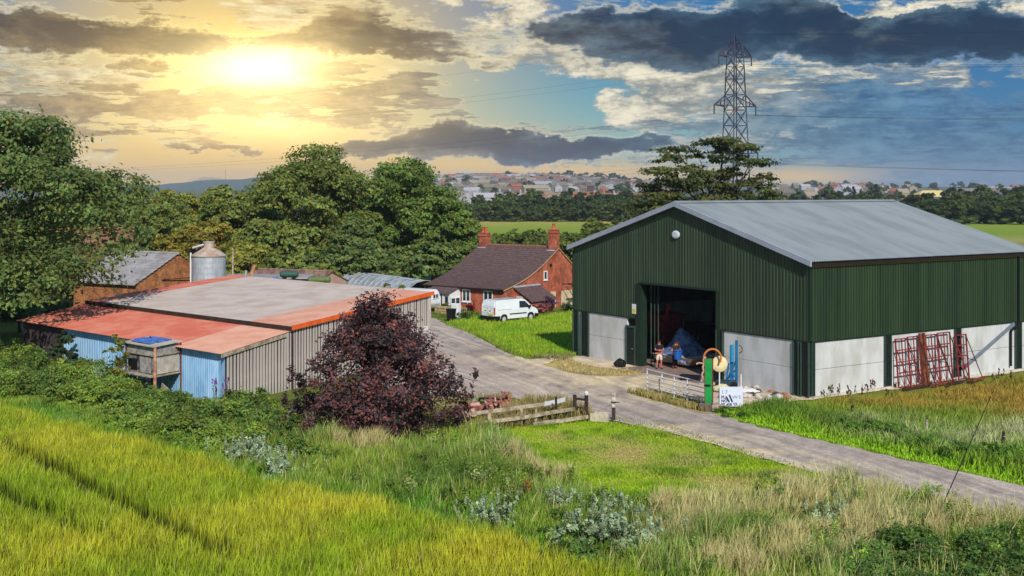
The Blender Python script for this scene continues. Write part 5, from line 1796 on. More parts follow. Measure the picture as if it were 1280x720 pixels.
for i, (p, Yv, rx, h, base, lab) in enumerate((
        (196, 150, 5.2, 11.6, G2, 'rounded tree between the huge left tree and the silo'), (222, 158, 4.6, 12.2, G_GLOW, 'tree tinted yellow for sun glow, standing tall behind the silo'), (248, 132, 4.6, 7.8, G_GLOW2, 'low tree tinted yellow green for sun glow, just behind the silo'),
        (286, 146, 4.6, 11.6, G2, 'dark leafy tree right of the silo'), (322, 150, 4.6, 11.0, G_GLOW, 'tree tinted yellow for sun glow, left of the tall broad tree'), (338, 138, 4.2, 8.4, G2, 'bushy low tree at the left foot of the tall broad tree'),
        (300, 132, 3.4, 5.6, G_GLOW, 'small bushy tree behind the flat shed roof'), (172, 140, 5, 10.2, G2, 'tree half hidden behind the right edge of the huge left tree'), (450, 136, 4.2, 7.6, G1, 'dark low tree between the broad tree and the domed tree'),
        (540, 138, 3.8, 6.4, G1, 'low dark tree behind the polytunnel'), (262, 165, 4.2, 11.0, G_GLOW, 'slender tree tinted yellow for sun glow, glimpsed between the trees behind the silo'), (118, 128, 6, 11, G1, 'dark tree behind the crown of the huge left tree'))):
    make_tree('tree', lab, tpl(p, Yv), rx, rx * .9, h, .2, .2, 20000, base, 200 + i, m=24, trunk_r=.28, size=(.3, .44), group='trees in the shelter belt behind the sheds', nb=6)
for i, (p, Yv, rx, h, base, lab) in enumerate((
        (310, 128, 2.6, 3.8, G_GLOW, 'low green shrub behind the flat shed, under the glow-tinted tree'), (352, 130, 3.2, 4.6, G2, 'round shrub behind the blue sheet and the green tank'), (384, 131, 3.2, 4.4, G2, 'round shrub behind the streaky brown roof'), (418, 132, 3.4, 5.0, G1, 'dark shrub behind the pink shed gable'),
        (470, 133, 3.4, 4.8, G1, 'dark shrub behind the left end of the polytunnel'), (505, 131, 3.2, 4.2, G1, 'dark shrub behind the middle of the polytunnel'), (236, 122, 2.8, 4.6, G_GLOW, 'shrub tinted yellow for sun glow, right behind the silo foot'), (150, 118, 3.6, 6, G1, 'dark shrub between the brick barn and the huge tree'),
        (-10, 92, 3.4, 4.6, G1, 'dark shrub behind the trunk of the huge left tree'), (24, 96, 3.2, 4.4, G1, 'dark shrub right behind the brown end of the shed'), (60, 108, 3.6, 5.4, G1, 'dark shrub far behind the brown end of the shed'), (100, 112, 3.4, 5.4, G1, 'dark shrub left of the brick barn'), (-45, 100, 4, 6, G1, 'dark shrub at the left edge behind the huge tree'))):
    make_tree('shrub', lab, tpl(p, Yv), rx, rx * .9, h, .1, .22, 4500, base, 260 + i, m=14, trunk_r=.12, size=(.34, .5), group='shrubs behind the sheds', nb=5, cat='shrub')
r = thing('telegraph_pole', 'weathered telegraph pole among the trees right of the silo', 'pole', tpl(291, 118), 0)
mb = MB(); mb.tube((0, 0, 0), (0, 0, 5.4), .11, .08, 8); mb.build('shaft', WOODH, r)
mb = MB(); mb.lathe((0, 0, 5.35), [(.09, 0), (.11, .05), (.04, .2)], 8); mb.build('cap', WOODH, r)

# open crowned tree in front of the pylon: flat tiers of leaf with sky between
rng = np.random.default_rng(301)
TY = 126.0
tiers = [(-5.6, 10.3, 2.0, .7), (-3.4, 11.8, 1.7, .6), (-5.6, 13.0, 1.7, .6), (-3.9, 15.2, 1.6, .6), (-1.8, 14.6, 1.0, .5), (-.6, 15.9, 1.6, .6), (1.0, 16.0, 1.5, .6), (2.9, 15.3, 1.6, .7), (4.2, 13.9, 1.4, .6), (1.6, 13.0, 1.3, .6), (-1.0, 12.6, 1.2, .6),
         (3.9, 11.6, 1.8, .8), (1.6, 10.6, 1.7, .8), (-.9, 10.2, 1.7, .8), (-7.0, 9.2, 1.9, .8), (-3.6, 9.2, 2.4, .9), (0, 8.6, 2.4, 1), (3.2, 9.0, 2.2, 1), (-6.2, 7.6, 2.2, 1), (-2.4, 7.0, 2.6, 1.2), (1.8, 7.0, 2.6, 1.2), (-.2, 14.2, 1.2, .6), (5.2, 12.4, 1.1, .5), (-4.6, 14.3, 1.5, .6), (-2.4, 13.2, 1.4, .6), (2.6, 14.2, 1.4, .6), (5.0, 10.4, 1.3, .7), (-6.9, 11.4, 1.2, .5), (.2, 11.6, 1.4, .7), (.6, 15.2, 1.3, .6)]
lob = [(x, rng.uniform(-1.5, 1.5), z, s * 1.15, s, h * .9) for x, z, s, h in tiers]
lob += [(rng.uniform(-6.5, 4.5), rng.uniform(-2.5, 2.5), rng.uniform(6, 12.5), 1.5, 1.4, .9) for _ in range(16)]
v, f, c = crown_np(lob, 26000, .18, (.115, .135, .036), rng, shell=.2, clump=.42, inner=.3)
pt_ = thing('open_tree', 'open branched tree with flat leaf tiers in front of the pylon', 'tree', tpl(894, TY))
link('crown', np_mesh('open_crown', v, f, c), LEAF, pt_)
mb = MB()
mb.path([(0.6, 0, 0), (.4, 0, 4), (.2, .1, 7.5)], .32, 8, .24)
for x, z in ((-3.9, 15), (-1.6, 14.4), (1.0, 15.8), (2.9, 15.1), (4.1, 13.7), (-5.5, 12.9), (-5.4, 10.2), (3.8, 11.4), (-6.8, 9.1)):
    mb.path([(.2, .1, 7.2 + (z - 9) * .1), (x * .35, .2, 7.6 + (z - 7.6) * .5), (x * .8, .1, 7.6 + (z - 7.6) * .86), (x, 0, z)], .14, 6, .03)
mb.build('trunk', BARK, pt_, smooth=True)

# copper beech
rng = np.random.default_rng(401)
bl = [(rng.normal(0, .8), rng.normal(0, .8), z, r_, r_, r_ * .9) for z, r_ in ((.7, 2.1), (.9, 1.6), (2.0, 1.6), (3.2, 1.7), (4.2, 1.1))]
for k in range(84):
    z = rng.uniform(.4, 5.9)
    w = np.interp(z, [0.3, 1.6, 2.8, 4.0, 5.0, 5.9], [3.3, 3.8, 3.5, 2.7, 1.6, .5])
    a = rng.uniform(0, 6.28)
    q = rng.uniform(.55, 1.0)
    s_ = rng.uniform(.28, .8)
    bl.append((math.cos(a) * w * q, math.sin(a) * w * q, z, s_, s_, s_ * rng.uniform(.9, 1.5)))
for x, z in ((-.1, 6.2), (.9, 5.6), (.2, 5.9), (-1.1, 5.0), (3.7, 2.5), (3.3, 3.0), (-3.3, 2.2), (2.6, 3.9), (-2.6, 3.4), (4.1, 2.2), (4.4, 2.6), (4.0, 1.4), (-3.9, 1.5), (1.6, 5.0), (-1.7, 4.6), (3.0, 3.5), (-3.6, 2.8), (.5, 6.1), (-.6, 5.7), (-3.4, .9), (-3.9, .8), (-3.0, .6), (-2.6, 1.2), (3.0, .7), (3.6, .9), (-3.3, 1.6)):
    bl.append((x, rng.normal(0, .5), z, .24, .24, .5))
v, f, c = crown_np(bl, 40000, .078, (.125, .078, .080), rng, hue_var=.3, tone_var=.6, shell=.3, clump=.5)
hot = (c[:, 0] > .11)
c[hot] *= np.array([1.35, 1.0, 1.0])
cb_ = thing('copper_beech', 'bushy dark purple copper beech beside the slatted shed wall', 'tree', G(468, 547))
cb_.scale = (1.04, 1.04, .96)
link('crown', np_mesh('beech_crown', v, f, c), LEAF, cb_)
trunk_mb(5.2, .13, bl[4:], rng, 40).build('trunk', BARK, cb_, smooth=True)

make_tree('sapling', 'yellow green sapling against the blue wall left of the hutch', G(150, 494), .75, .7, 3.7, .5, .085, 1500, (.24, .25, .05), 402, m=16, trunk_r=.03, cat='sapling', size=(.25, .45), nb=10, clump=.4)
make_tree('ivy_bush', 'dark green ivy bush climbing beside the brown panels of the shed', G(82, 470), .9, .8, 2.6, .1, .11, 2200, (.06, .1, .04), 403, m=14, trunk_r=.04, cat='bush', size=(.35, .5))
make_tree('ivy_bush', 'leafy climber round the trunk of the huge left tree', (-33.9, 78.8, 0), 1.1, .8, 3.6, .1, .12, 2400, (.1, .14, .05), 404, m=16, trunk_r=.04, cat='bush', size=(.35, .5))
make_tree('ivy_bush', 'dark laurel bush under the huge tree at the left edge', (-36.3, 77.5, 0), 2.0, 1.3, 2.5, .1, .13, 3000, (.05, .085, .035), 405, m=16, trunk_r=.05, cat='bush', size=(.35, .5))

# ------------------------------------------------------------------ pylon and wires
PYL = mat('pylon_steel', rgb(66, 66, 90), .6, .3, 2)
PYY = 197.0
P0 = Vector(((919 - CX) / FPX * PYY, PYY, 0))
pang = math.radians(28)
py_ = thing('pylon', 'tall grey steel lattice electricity pylon behind the open tree', 'pylon', P0, pang)


def pw(z): return np.interp(z, [0, 17, 24.6, 32.6, 34.8], [1.9, 1.5, 1.22, .95, .85])


lv = [0, 6, 11, 15, 18.5, 21.5, 24, 26.5, 29, 31, 33, 34.8]
for sx in (-1, 1):
    for sy in (-1, 1):
        mb = MB()
        for a, b in zip(lv[:-1], lv[1:]): mb.beam((sx * pw(a), sy * pw(a), a), (sx * pw(b), sy * pw(b), b), .15)
        mb.build('leg', PYL, py_)
for s, ax in ((-1, 0), (1, 0), (-1, 1), (1, 1)):
    mb = MB()
    for a, b in zip(lv[:-1], lv[1:]):
        wa, wb = pw(a), pw(b)
        f_ = (lambda t, w, z: (t * w, s * w, z)) if ax == 0 else (lambda t, w, z: (s * w, t * w, z))
        mb.beam(f_(-1, wa, a), f_(1, wb, b), .075); mb.beam(f_(1, wa, a), f_(-1, wb, b), .075); mb.beam(f_(-1, wb, b), f_(1, wb, b), .075)
    mb.build('lattice_face', PYL, py_)
mb = MB()
for sx in (-1, 1):
    for sy in (-1, 1): mb.beam((sx * pw(34.8), sy * pw(34.8), 34.8), (sx * .12, sy * .12, 36.3), .1)
mb.build('peak', PYL, py_)
for sx in (-1, 1):
    mb = MB(); mb.tube((sx * .7, 0, 34.8), (sx * .7, 0, 38.5), .05, .02, 5); mb.build('aerial', PYL, py_)
arms = []
for z, hl in ((24.6, 4.2), (32.6, 3.3), (17.0, 4.6)):
    for s in (-1, 1):
        w = pw(z)
        mb = MB()
        tip = Vector((s * hl, 0, z + .15))
        for sy in (-1, 1):
            mb.beam((s * w, sy * w, z), tip, .16); mb.beam((s * w, sy * w, z + 1.7), tip, .14)
            for q in (.35, .7):
                p = Vector((s * w, sy * w, z)).lerp(tip, q); p2 = Vector((s * w, sy * w, z + 1.7)).lerp(tip, q)
                mb.beam(p, p2, .08)
                mb.beam(Vector((s * w, -sy * w, z)).lerp(tip, q), p, .08)
        am = mb.build('crossarm', PYL, py_)
        mb = MB(); mb.lathe(tip + Vector((0, 0, -1.5)), [(.05, 0)] + [((.16 if k % 2 else .07), .15 * k) for k in range(1, 10)] + [(.05, 1.5)], 8); mb.build('insulator', mat('insulator', rgb(70, 84, 88), .3, .1), am)
        arms.append((s, tip + Vector((0, 0, -1.5))))
pm_ = Matrix.Translation(P0) @ Matrix.Rotation(pang, 4, 'Z')
along = Vector((math.cos(pang + math.pi / 2), math.sin(pang + math.pi / 2), 0))
ends = {1: [], -1: []}
WIRE = mat('wire', rgb(40, 44, 54), .6, 0)
names = ['middle', 'top', 'lowest']
rgt, lft = Vector((175, -75, 0)), Vector((-330, 190, 0))
for i, (s, t) in enumerate(arms + [(0, Vector((0, 0, 36.2)))]):
    a = pm_ @ t
    for vec, side in ((rgt, 'running right'), (lft, 'running left')):
        pts_ = []
        for k in range(25):
            q = k / 24
            pts_.append(a + vec * q + Vector((0, 0, -4 * (2.5 if vec is rgt else 7.5) * q * (1 - q) - (0 if vec is rgt else 2) * q)))
        mb = MB(); mb.path(pts_, .016 if vec is rgt else .010, 4)
        k_ = i // 2
        lab = 'power wire from the %s of the pylon %s' % ('tip' if s == 0 else names[k_] + (' left arm' if s < 0 else ' right arm'), side)
        tag(mb.build('power_wire', WIRE, None), ' '.join(lab.split()), 'wire', 'power wires')

# ------------------------------------------------------------------ timber fence, stile, post, trough, scrap by the yard
fz = thing('rail_fence', 'weathered broken rail fence between the copper beech and the stile', 'fence', G(650, 532), 0, None, False)


def gz(px, py, pg_): # point over the ground line pixel row pg_ at photo pixel row py
    g_ = G(px, pg_)
    return Vector((g_.x, g_.y, CAMH - (py - HZ) / FPX * g_.y))


def railbeam(p, q, w, h, name, m, par, lab=None):
    mb = MB(); n = 4
    pts_ = [p.lerp(q, i / n) + Vector((0, 0, random.uniform(-.015, .015))) for i in range(n + 1)]
    for a, b in zip(pts_[:-1], pts_[1:]): mb.beam(a, b + (b - a) * .01, w, h)
    mb.build(name, m, par, label=lab)


railbeam(gz(573, 519, 541), gz(680, 505, 527), .07, .17, 'rail', WOODH, fz)
railbeam(gz(676, 506, 527), gz(706, 499.5, 522), .06, .2, 'rail', mat('white_rail', rgb(214, 216, 224), .7, .2, 3), fz, 'white painted end of the top rail')
railbeam(gz(560, 536, 548), gz(640, 523, 537), .07, .17, 'rail', WOODH, fz)
railbeam(gz(640, 524, 537), gz(718, 511, 526), .07, .17, 'rail', WOODH, fz)
railbeam(gz(545, 545, 552), gz(600, 534, 545), .07, .18, 'rail', WOODH, fz)
railbeam(gz(666, 530.5, 534), gz(737, 521, 526), .08, .18, 'rail', WOODH, fz)
railbeam(gz(672, 522, 530), gz(720, 514, 524), .05, .4, 'rail', DWOOD, fz, 'broad dark lower board')
for px_, pt0, pg_ in ((695, 496, 528), (652, 510, 534), (612, 515, 541), (575, 524, 548), (670, 511, 532)):
    a = G(px_, pg_)
    mb = MB(); mb.beam(a - Vector((0, 0, .1)), gz(px_, pt0, pg_), .13, .11); mb.build('post', DWOOD if px_ == 695 else WOODH, fz)
st = thing('stile', 'short dark wooden stile of two posts and crossbars', 'stile', G(727, 524), 0, None, False)
for px_, pt0, pg_ in ((718.5, 493.5, 523), (733, 490.5, 525)):
    mb = MB(); mb.tube(G(px_, pg_) - Vector((0, 0, .1)), gz(px_, pt0, pg_), .10, .09, 8); mb.build('post', DWOOD, st)
mb = MB(); mb.lathe(gz(733, 491, 525), [(.1, -.1), (.11, .0), (.05, .09)], 8); mb.build('cap', mat('white_rail', None), st)
for z_ in (499, 510):
    mb = MB(); mb.beam(gz(718.5, z_ - 1, 523), gz(733, z_ + 1, 525), .07, .1); mb.build('crossbar', DWOOD, st)
gp = thing('gate_post', 'lone post with flaking white top and dark foot beside the track', 'post', G(767, 525))
g_ = G(767, 525)
mb = MB(); mb.box((0, 0, .3), (.17, .17, .64)); mb.build('foot', DWOOD, gp)
mb = MB(); mb.box((0, 0, .98), (.165, .165, .74)); mb.build('shaft', mat('flaking_white', rgb(222, 218, 208), .8, .9, 4, rgb(120, 104, 92), detail=4), gp)
mb = MB(); mb.frame((-.12, -.1, .84), (.24, 0, 0), (0, .2, 0), (0, 0, .05)); mb.frame((.1, -.03, .85), (.22, 0, 0), (0, .06, 0), (0, 0, .03)); mb.build('iron_band', BLACK, gp)
tg = thing('stone_trough', 'small pale stone trough between the stile and the white-topped post', 'trough', G(749, 526), math.radians(-12))
for bx in (((0, -.22, .2), (.95, .08, .4)), ((0, .22, .2), (.95, .08, .4)), ((-.44, 0, .2), (.08, .36, .4)), ((.44, 0, .2), (.08, .36, .4)), ((0, 0, .08), (.8, .36, .1))):
    mb = MB(); mb.box(*bx); mb.build('side' if bx[0][2] > .1 else 'bottom', mat('pale_stone', None), tg)
# rusty scrap: bars, coils and plates in a heap; a dark bench frame behind
rs = random.Random(9)
sc_m = [mat('scrap_rust', rgb(168, 108, 92), .85, .7, 4, rgb(104, 66, 54)), mat('scrap_pink', rgb(206, 160, 146), .8, .4, 4)]
for k in range(34):
    px_ = rs.uniform(576, 640); pg_ = np.interp(px_, [576, 640], [523, 513]) + rs.uniform(-6, 4)
    b_ = G(px_, pg_)
    a_ = rs.uniform(0, 3.14)
    l_ = rs.uniform(.35, .85)
    u_ = Vector((math.cos(a_), math.sin(a_), rs.uniform(-.1, .35))) * l_
    z_ = rs.uniform(.12, .6)
    mb = MB()
    kind = k % 3
    if kind == 0: mb.tube(b_ - u_ + Vector((0, 0, z_)), b_ + u_ + Vector((0, 0, z_)), .05, n=6); nm = 'scrap_pipe'; lb = 'rusty pipe lying in the scrap heap by the fence'
    elif kind == 1: mb.beam(b_ - u_ + Vector((0, 0, z_)), b_ + u_ + Vector((0, 0, z_ + .1)), .12, .07); mb.beam(b_ - u_ + Vector((0, 0, z_ + .1)), b_ - u_ * .8 + Vector((0, 0, z_ + .35)), .07, .07); nm = 'scrap_bar'; lb = 'rusty bent bar in the scrap heap by the fence'
    else: mb.prism([b_ + Vector((-.3, 0, .1)), b_ + Vector((.3, .1, .15)), b_ + Vector((.22, .2, .5)), b_ + Vector((-.2, .15, .45))], (.03, .1, .02)); nm = 'scrap_plate'; lb = 'rusty plate in the scrap heap by the fence'
    tag(mb.build(nm, sc_m[1 if k % 5 == 0 else 0], None), lb, 'scrap metal', 'scrap heap by the fence')
bf = thing('bench_frame', 'dark metal bench frame behind the rusty scrap heap', 'frame', G(615, 512), 0, None, False)
for p, q in (((599, 498, 509), (632, 499, 510)), ((603, 503, 509), (630, 504, 510))):
    mb = MB(); mb.beam(gz(*p), gz(*q), .12, .1); mb.build('bar', BLACK, bf)
for px_ in (599, 632):
    mb = MB(); mb.beam(G(px_, 510), gz(px_, 498.5, 510), .1); mb.build('leg', BLACK, bf)
tl = MB(); tl.prism([gz(588, 504, 511), gz(596, 504, 511), gz(593, 499, 511)], (0, .5, 0)); tag(tl.build('tent_cloth', mat('teal_cloth', rgb(130, 196, 200), .7, .2), None), 'scrap of pale turquoise cloth at the left of the bench frame', 'cloth')

# ------------------------------------------------------------------ gate group in front of the barn
gl, gr_ = G(809, 491.5), G(881.5, 511)
gt = thing('field_gate', 'galvanised six-bar field gate standing ajar before the barn door', 'gate', gl, 0, None, False)
gv = gr_ - gl
GATEW = mat('bright_galvanised', rgb(222, 224, 230), .5, .15, 5)
for i, z_ in enumerate((.14, .36, .58, .80, 1.04, 1.32)):
    mb = MB(); mb.tube(gl + Vector((0, 0, z_)), gr_ + Vector((0, 0, z_)), .028, n=8); mb.build('bar', GATEW, gt)
for q in (0, .27, .485, .71, 1):
    mb = MB(); mb.tube(gl + gv * q + Vector((0, .02, .1)), gl + gv * q + Vector((0, .02, 1.35)), .034, n=8); mb.build('upright', GATEW, gt)
mb = MB(); mb.beam(gl + gv * .22 + Vector((0, .0, .35)), gl + gv * .22 + Vector((0, 0, .95)), .12, .03); mb.beam(gl + gv * .9 + Vector((0, 0, .2)), gl + gv * .9 + Vector((0, 0, .5)), .14, .03); mb.build('latch', BLACK, gt)
GREENP = mat('bright_green_paint', rgb(28, 156, 76), .5, .25, 2)
pb = G(887, 513.5)
mb_ = thing('block', 'rough concrete block holding the bright green post', 'concrete block', pb, math.radians(-15))
mb = MB(); mb.box((-.2, 0, .2), (.62, .6, .42)); mb.build('core', mat('dark_block', rgb(112, 96, 88), .9, .4, 3), mb_, bevel=.04)
mb = MB(); mb.box((.42, .1, .16), (.6, .6, .32)); mb.build('footing', mat('pale_block', rgb(186, 168, 150), .9, .4, 3), mb_, bevel=.04)
gp2 = thing('green_post', 'thick bright green steel post with rusty edges at the gate', 'post', pb + Vector((-.02, 0, .41)), math.radians(-20))
for nm, bx, m_ in (('flange', ((0, -.16, 1.12), (.34, .04, 2.24)), GREENP), ('flange', ((0, .16, 1.12), (.34, .04, 2.24)), RUST), ('web', ((0, 0, 1.12), (.05, .28, 2.24)), RUST), ('edge_strip', ((.19, -.16, 1.12), (.04, .06, 2.24)), RUST), ('edge_strip', ((-.19, -.16, 1.12), (.04, .06, 2.24)), RUST)):
    mb = MB(); mb.box(*bx); mb.build(nm, m_, gp2)
mb = MB(); mb.tube((-.22, -.2, .9), (.1, -.2, .9), .05, n=8); mb.build('hinge', BLACK, gp2)
# orange hose hoop, rag, dish
hoop_c = pb + Vector((.2, .35, 2.62))
mb = MB(); mb.path([hoop_c + Vector((.44 * math.cos(t), 0, .46 * math.sin(t))) for t in np.linspace(-.5, 3.6, 17)], .05, 8)
tag(mb.build('hose', mat('orange_hose', rgb(206, 120, 56), .6, .2), None), 'orange hose looped over the top of the green post', 'hose')
mb = MB()
rr_ = random.Random(4)
pts_ = [pb + Vector((-.22 - .08 * (k % 2) - .02 * k, -.05, 2.75 - .18 * k)) for k in range(8)]
mb.path(pts_, .06, 6, .04); mb.path([pts_[2], pts_[2] + Vector((-.3, 0, .05)), pts_[2] + Vector((-.42, 0, -.02))], .04, 6)
tag(mb.build('rope', mat('dirty_rope', rgb(206, 170, 150), .9, .4, 5), None), 'dirty knotted rope hanging on the left of the green post', 'rope')
ds = thing('dish', 'round cream dish on a thin white stake beside the green post', 'dish', G(900, 511) + Vector((0, .1, 0)), 0)
mb = MB(); mb.lathe((0, 0, 2.27), [(.02, -.06), (.25, -.05), (.40, -.01), (.415, .03), (.40, .05), (.2, .02)], 28, 'y'); mb.build('bowl', mat('cream_plastic', rgb(232, 214, 168), .6, .2, 3), ds, smooth=False)
mb = MB(); mb.tube((0, .07, 0), (0, .07, 2.3), .035, n=8); mb.build('stake', WHITE, ds)
mb = MB(); mb.tube((0, -.06, 2.5), (0.08, -.08, 2.5), .03, n=6); mb.build('bolt', BLACK, ds)
# hand written board
sg = thing('hand_painted_sign', 'white board with dark hand painted lettering beside the green post', 'sign', G(914, 511), math.radians(3))
mb = MB(); mb.frame((-.60, 0, .12), (1.2, 0, 0), (0, .03, 0), (0, 0, 1.0)); mb.build('board', mat('sign_white', rgb(214, 222, 244), .5, .08, 2), sg)
for x, z_ in ((.52, 1.75),):
    mb = MB(); mb.tube((x, .06, 0), (x, .06, z_), .035, n=8); mb.build('stake', WHITE, sg)
INK = mat('sign_ink', rgb(52, 54, 92), .7, .2)


def word(s, x, z_, size, bold=.0):
    cu = bpy.data.curves.new('lettering', 'FONT')
    cu.body = s
    cu.size = size
    cu.extrude = .002
    cu.offset = bold
    t_ = bpy.data.objects.new('lettering', cu)
    COL.objects.link(t_)
    me = bpy.data.meshes.new_from_object(t_.evaluated_get(bpy.context.evaluated_depsgraph_get()))
    bpy.data.objects.remove(t_)
    me.materials.clear(); me.materials.append(INK)
    o = bpy.data.objects.new('lettering', me)
    COL.objects.link(o)
    o.parent = sg
    o.location = (x, -.004, z_)
    o.rotation_euler = (math.radians(90), 0, 0)


word('1 7', -.50, .78, .24)
word('PLI', -.52, .52, .22, .006); word('VV S', .06, .52, .22)
word('NO', -.52, .34, .2, .008)
word('P7 4SB TF', -.52, .15, .2, .006)
mb = MB(); mb.beam((-.26, -.003, .62), (-.1, -.003, .34), .004, .09); mb.beam((-.1, -.003, .72), (.06, -.003, .34), .004, .09); mb.build('painted_stroke', INK, sg)
# blue mast machine
bm_ = thing('lift_mast', 'blue hydraulic lift mast machine against the white barn wall', 'machine', G(912, 485), math.radians(-57))
bm_.rotation_euler.z = math.radians(-10)
BLU = mat('machine_blue', rgb(20, 104, 156), .45, .3, 2)
for x, nm, h_, w_ in ((.38, 'mast', 2.55, .16), (.12, 'cylinder', 2.2, .2)):
    mb = MB(); mb.box((x, 0, h_ / 2 + .15), (w_, .2, h_)); mb.build(nm, BLU, bm_, bevel=.02)
mb = MB(); mb.tube((.12, -.14, 1.5), (.12, -.14, 2.45), .12, n=10); mb.build('ram', mat('machine_light_blue', rgb(44, 140, 190), .4, .2), bm_)
for a, b in (((-.1, 0, .5), (.38, 0, 1.6)), ((-.3, 0, .3), (.3, 0, 1.0)), ((-.2, 0, .25), (-.05, 0, 1.4)), ((.0, -.1, .9), (.38, -.1, .6))):
    mb = MB(); mb.beam(a, b, .1, .1); mb.build('brace', BLU, bm_)
mb = MB(); mb.box((-.2, 0, .25), (1.2, .7, .35)); mb.build('base', mat('machine_dark', rgb(46, 62, 76), .6, .3), bm_, bevel=.04)
for x in (-.6, .25):
    mb = MB(); mb.lathe((x, -.36, .2), [(.2, -.06), (.2, .06)], 14, 'y'); mb.build('wheel', BLACK, bm_)
mb = MB(); mb.path([(.5 + .2 * math.sin(t), -.05, 2.2 + .22 * math.cos(t)) for t in np.linspace(0, 3.1, 9)], .025, 6); mb.build('hose', BLACK, bm_)
# rubble and rubbish along the wall
rr_ = random.Random(12)
RUB = [mat('rubble_pale', rgb(206, 200, 194), .9, .3, 4), mat('rubble_brick', rgb(170, 120, 96), .9, .4, 4), mat('rubble_dark', rgb(84, 78, 76), .9, .4, 4)]
for k in range(46):
    px_, pg_ = rr_.uniform(894, 992), rr_.uniform(484, 500)
    if px_ < 930: pg_ = rr_.uniform(482, 498)
    g_ = G(px_, pg_)
    bm = bmesh.new(); bmesh.ops.create_icosphere(bm, subdivisions=1, radius=1)
    sx_ = rr_.uniform(.1, .3)
    for v_ in bm.verts: v_.co = Vector((v_.co.x * sx_ * rr_.uniform(.8, 1.3), v_.co.y * sx_ * rr_.uniform(.8, 1.3), v_.co.z * sx_ * .6 * rr_.uniform(.7, 1.2)))
    me = bpy.data.meshes.new('rubble_lump'); bm.to_mesh(me); bm.free()
    o = link('rubble_lump', me, RUB[rr_.choice([0, 0, 0, 1, 2])]); o.location = g_ + Vector((0, 0, sx_ * .35)); o.rotation_euler = (0, 0, rr_.uniform(0, 6))
    tag(o, 'lump of rubble on the pale ground by the barn corner', 'rubble', 'rubble lumps by the barn corner')
for lab, px_, pg_, sz, m_ in (('black rubbish sack against the white wall left of the small door', 775, 459, (.36, .3, .5), BLACK), ('crumpled white plastic sheet on the rubble behind the sign', 934, 491, (.7, .4, .22), WHITE), ('pale plastic sack behind the white sign', 903, 490, (.5, .4, .4), mat('yellow_sack', rgb(222, 210, 160), .7, .3, 3))):
    bm = bmesh.new(); bmesh.ops.create_icosphere(bm, subdivisions=3, radius=1)
    rn = random.Random(px_)
    for v_ in bm.verts:
        k_ = 1 + .18 * math.sin(v_.co.x * 7 + px_) * math.cos(v_.co.y * 6) + rn.uniform(-.05, .05)
        v_.co = Vector((v_.co.x * sz[0] * k_ * (1 - .35 * max(0, v_.co.z)), v_.co.y * sz[1] * k_, (v_.co.z * k_ + .8) * sz[2] * .62))
    me = bpy.data.meshes.new('sack'); bm.to_mesh(me); bm.free()
    o = link('sack' if 'sack' in lab else 'plastic_sheet', me, m_); o.location = G(px_, pg_); tag(o, lab, 'sack' if 'sack' in lab else 'plastic sheet')
r = thing('feed_trough', 'long black feed trough behind the galvanised gate', 'trough', G(863, 476), math.radians(-30))
mb = MB(); mb.add([(-.55, -.14, .05), (.55, -.14, .05), (.55, .14, .05), (-.55, .14, .05), (-.6, -.22, .34), (.6, -.22, .34), (.6, .22, .34), (-.6, .22, .34)], [(3, 2, 1, 0), (0, 1, 5, 4), (1, 2, 6, 5), (2, 3, 7, 6), (3, 0, 4, 7), (4, 5, 6, 7)]); mb.build('basin', mat('trough_black', rgb(28, 32, 44), .5, .2), r)
for x in (-.5, .5):
    mb = MB(); mb.box((x, 0, .03), (.06, .4, .08)); mb.build('foot', BLACK, r)

# ------------------------------------------------------------------ inside the barn
hl_ = thing('covered_load', 'boat-shaped load under a shiny blue grey tarpaulin inside the barn', 'load', bp(3.1, 13.4, .06), math.atan2(.555, .832))
rng = np.random.default_rng(71)
nx_, ny_ = 26, 18
XX, YY = np.meshgrid(np.linspace(-1.5, 1.5, nx_), np.linspace(-1.7, 1.4, ny_))
Z = .75 + 1.25 * np.exp(-((XX / 1.1) ** 2 + ((YY - .1) / .9) ** 2)) + .5 * np.exp(-(((XX) / .5) ** 2 + ((YY - .6) / .4) ** 2)) + .16 * (vnoise(XX * 9, YY * 9, 2.2, 4) - .5) + .12 * (vnoise(XX * 20, YY * 20, 2.2, 6) - .5)
edge_ = np.clip(np.maximum(np.abs(XX) / 1.5, np.abs(YY) / 1.6), 0, 1) ** 6
Z -= edge_ * .5
idx = np.arange(nx_ * ny_).reshape(ny_, nx_)
F = np.stack([idx[:-1, :-1], idx[:-1, 1:], idx[1:, 1:], idx[1:, :-1]], -1).reshape(-1, 4)
link('tarpaulin', np_mesh('tarpaulin', np.stack([XX.ravel(), YY.ravel(), Z.ravel()], 1), F), mat('silver_tarp', rgb(148, 168, 206), .3, .6, 3, rgb(84, 104, 150), spec=.6), hl_)
mb = MB(); mb.add([(-1.2, -1.6, .1), (-1.2, 1.4, .1), (1.2, 1.4, .1), (1.2, -1.6, .1), (-1.5, -2.3, .62), (-1.55, 1.5, .6), (1.5, 1.5, .6), (1.5, -2.3, .68)], [(0, 1, 2, 3), (7, 6, 5, 4), (0, 4, 5, 1), (1, 5, 6, 2), (2, 6, 7, 3), (3, 7, 4, 0)]); mb.build('hull', mat('hull_cream', rgb(232, 208, 178), .6, .25, 2), hl_)
for x in (-.9, .9):
    mb = MB(); mb.box((x, 0, .05), (.2, 2.6, .1)); mb.build('skid', DWOOD, hl_)
rm_ = thing('red_machine', 'dark red farm machine standing just inside the barn door', 'machine', bp(4.2, 16.7, .06), math.atan2(.555, .832))
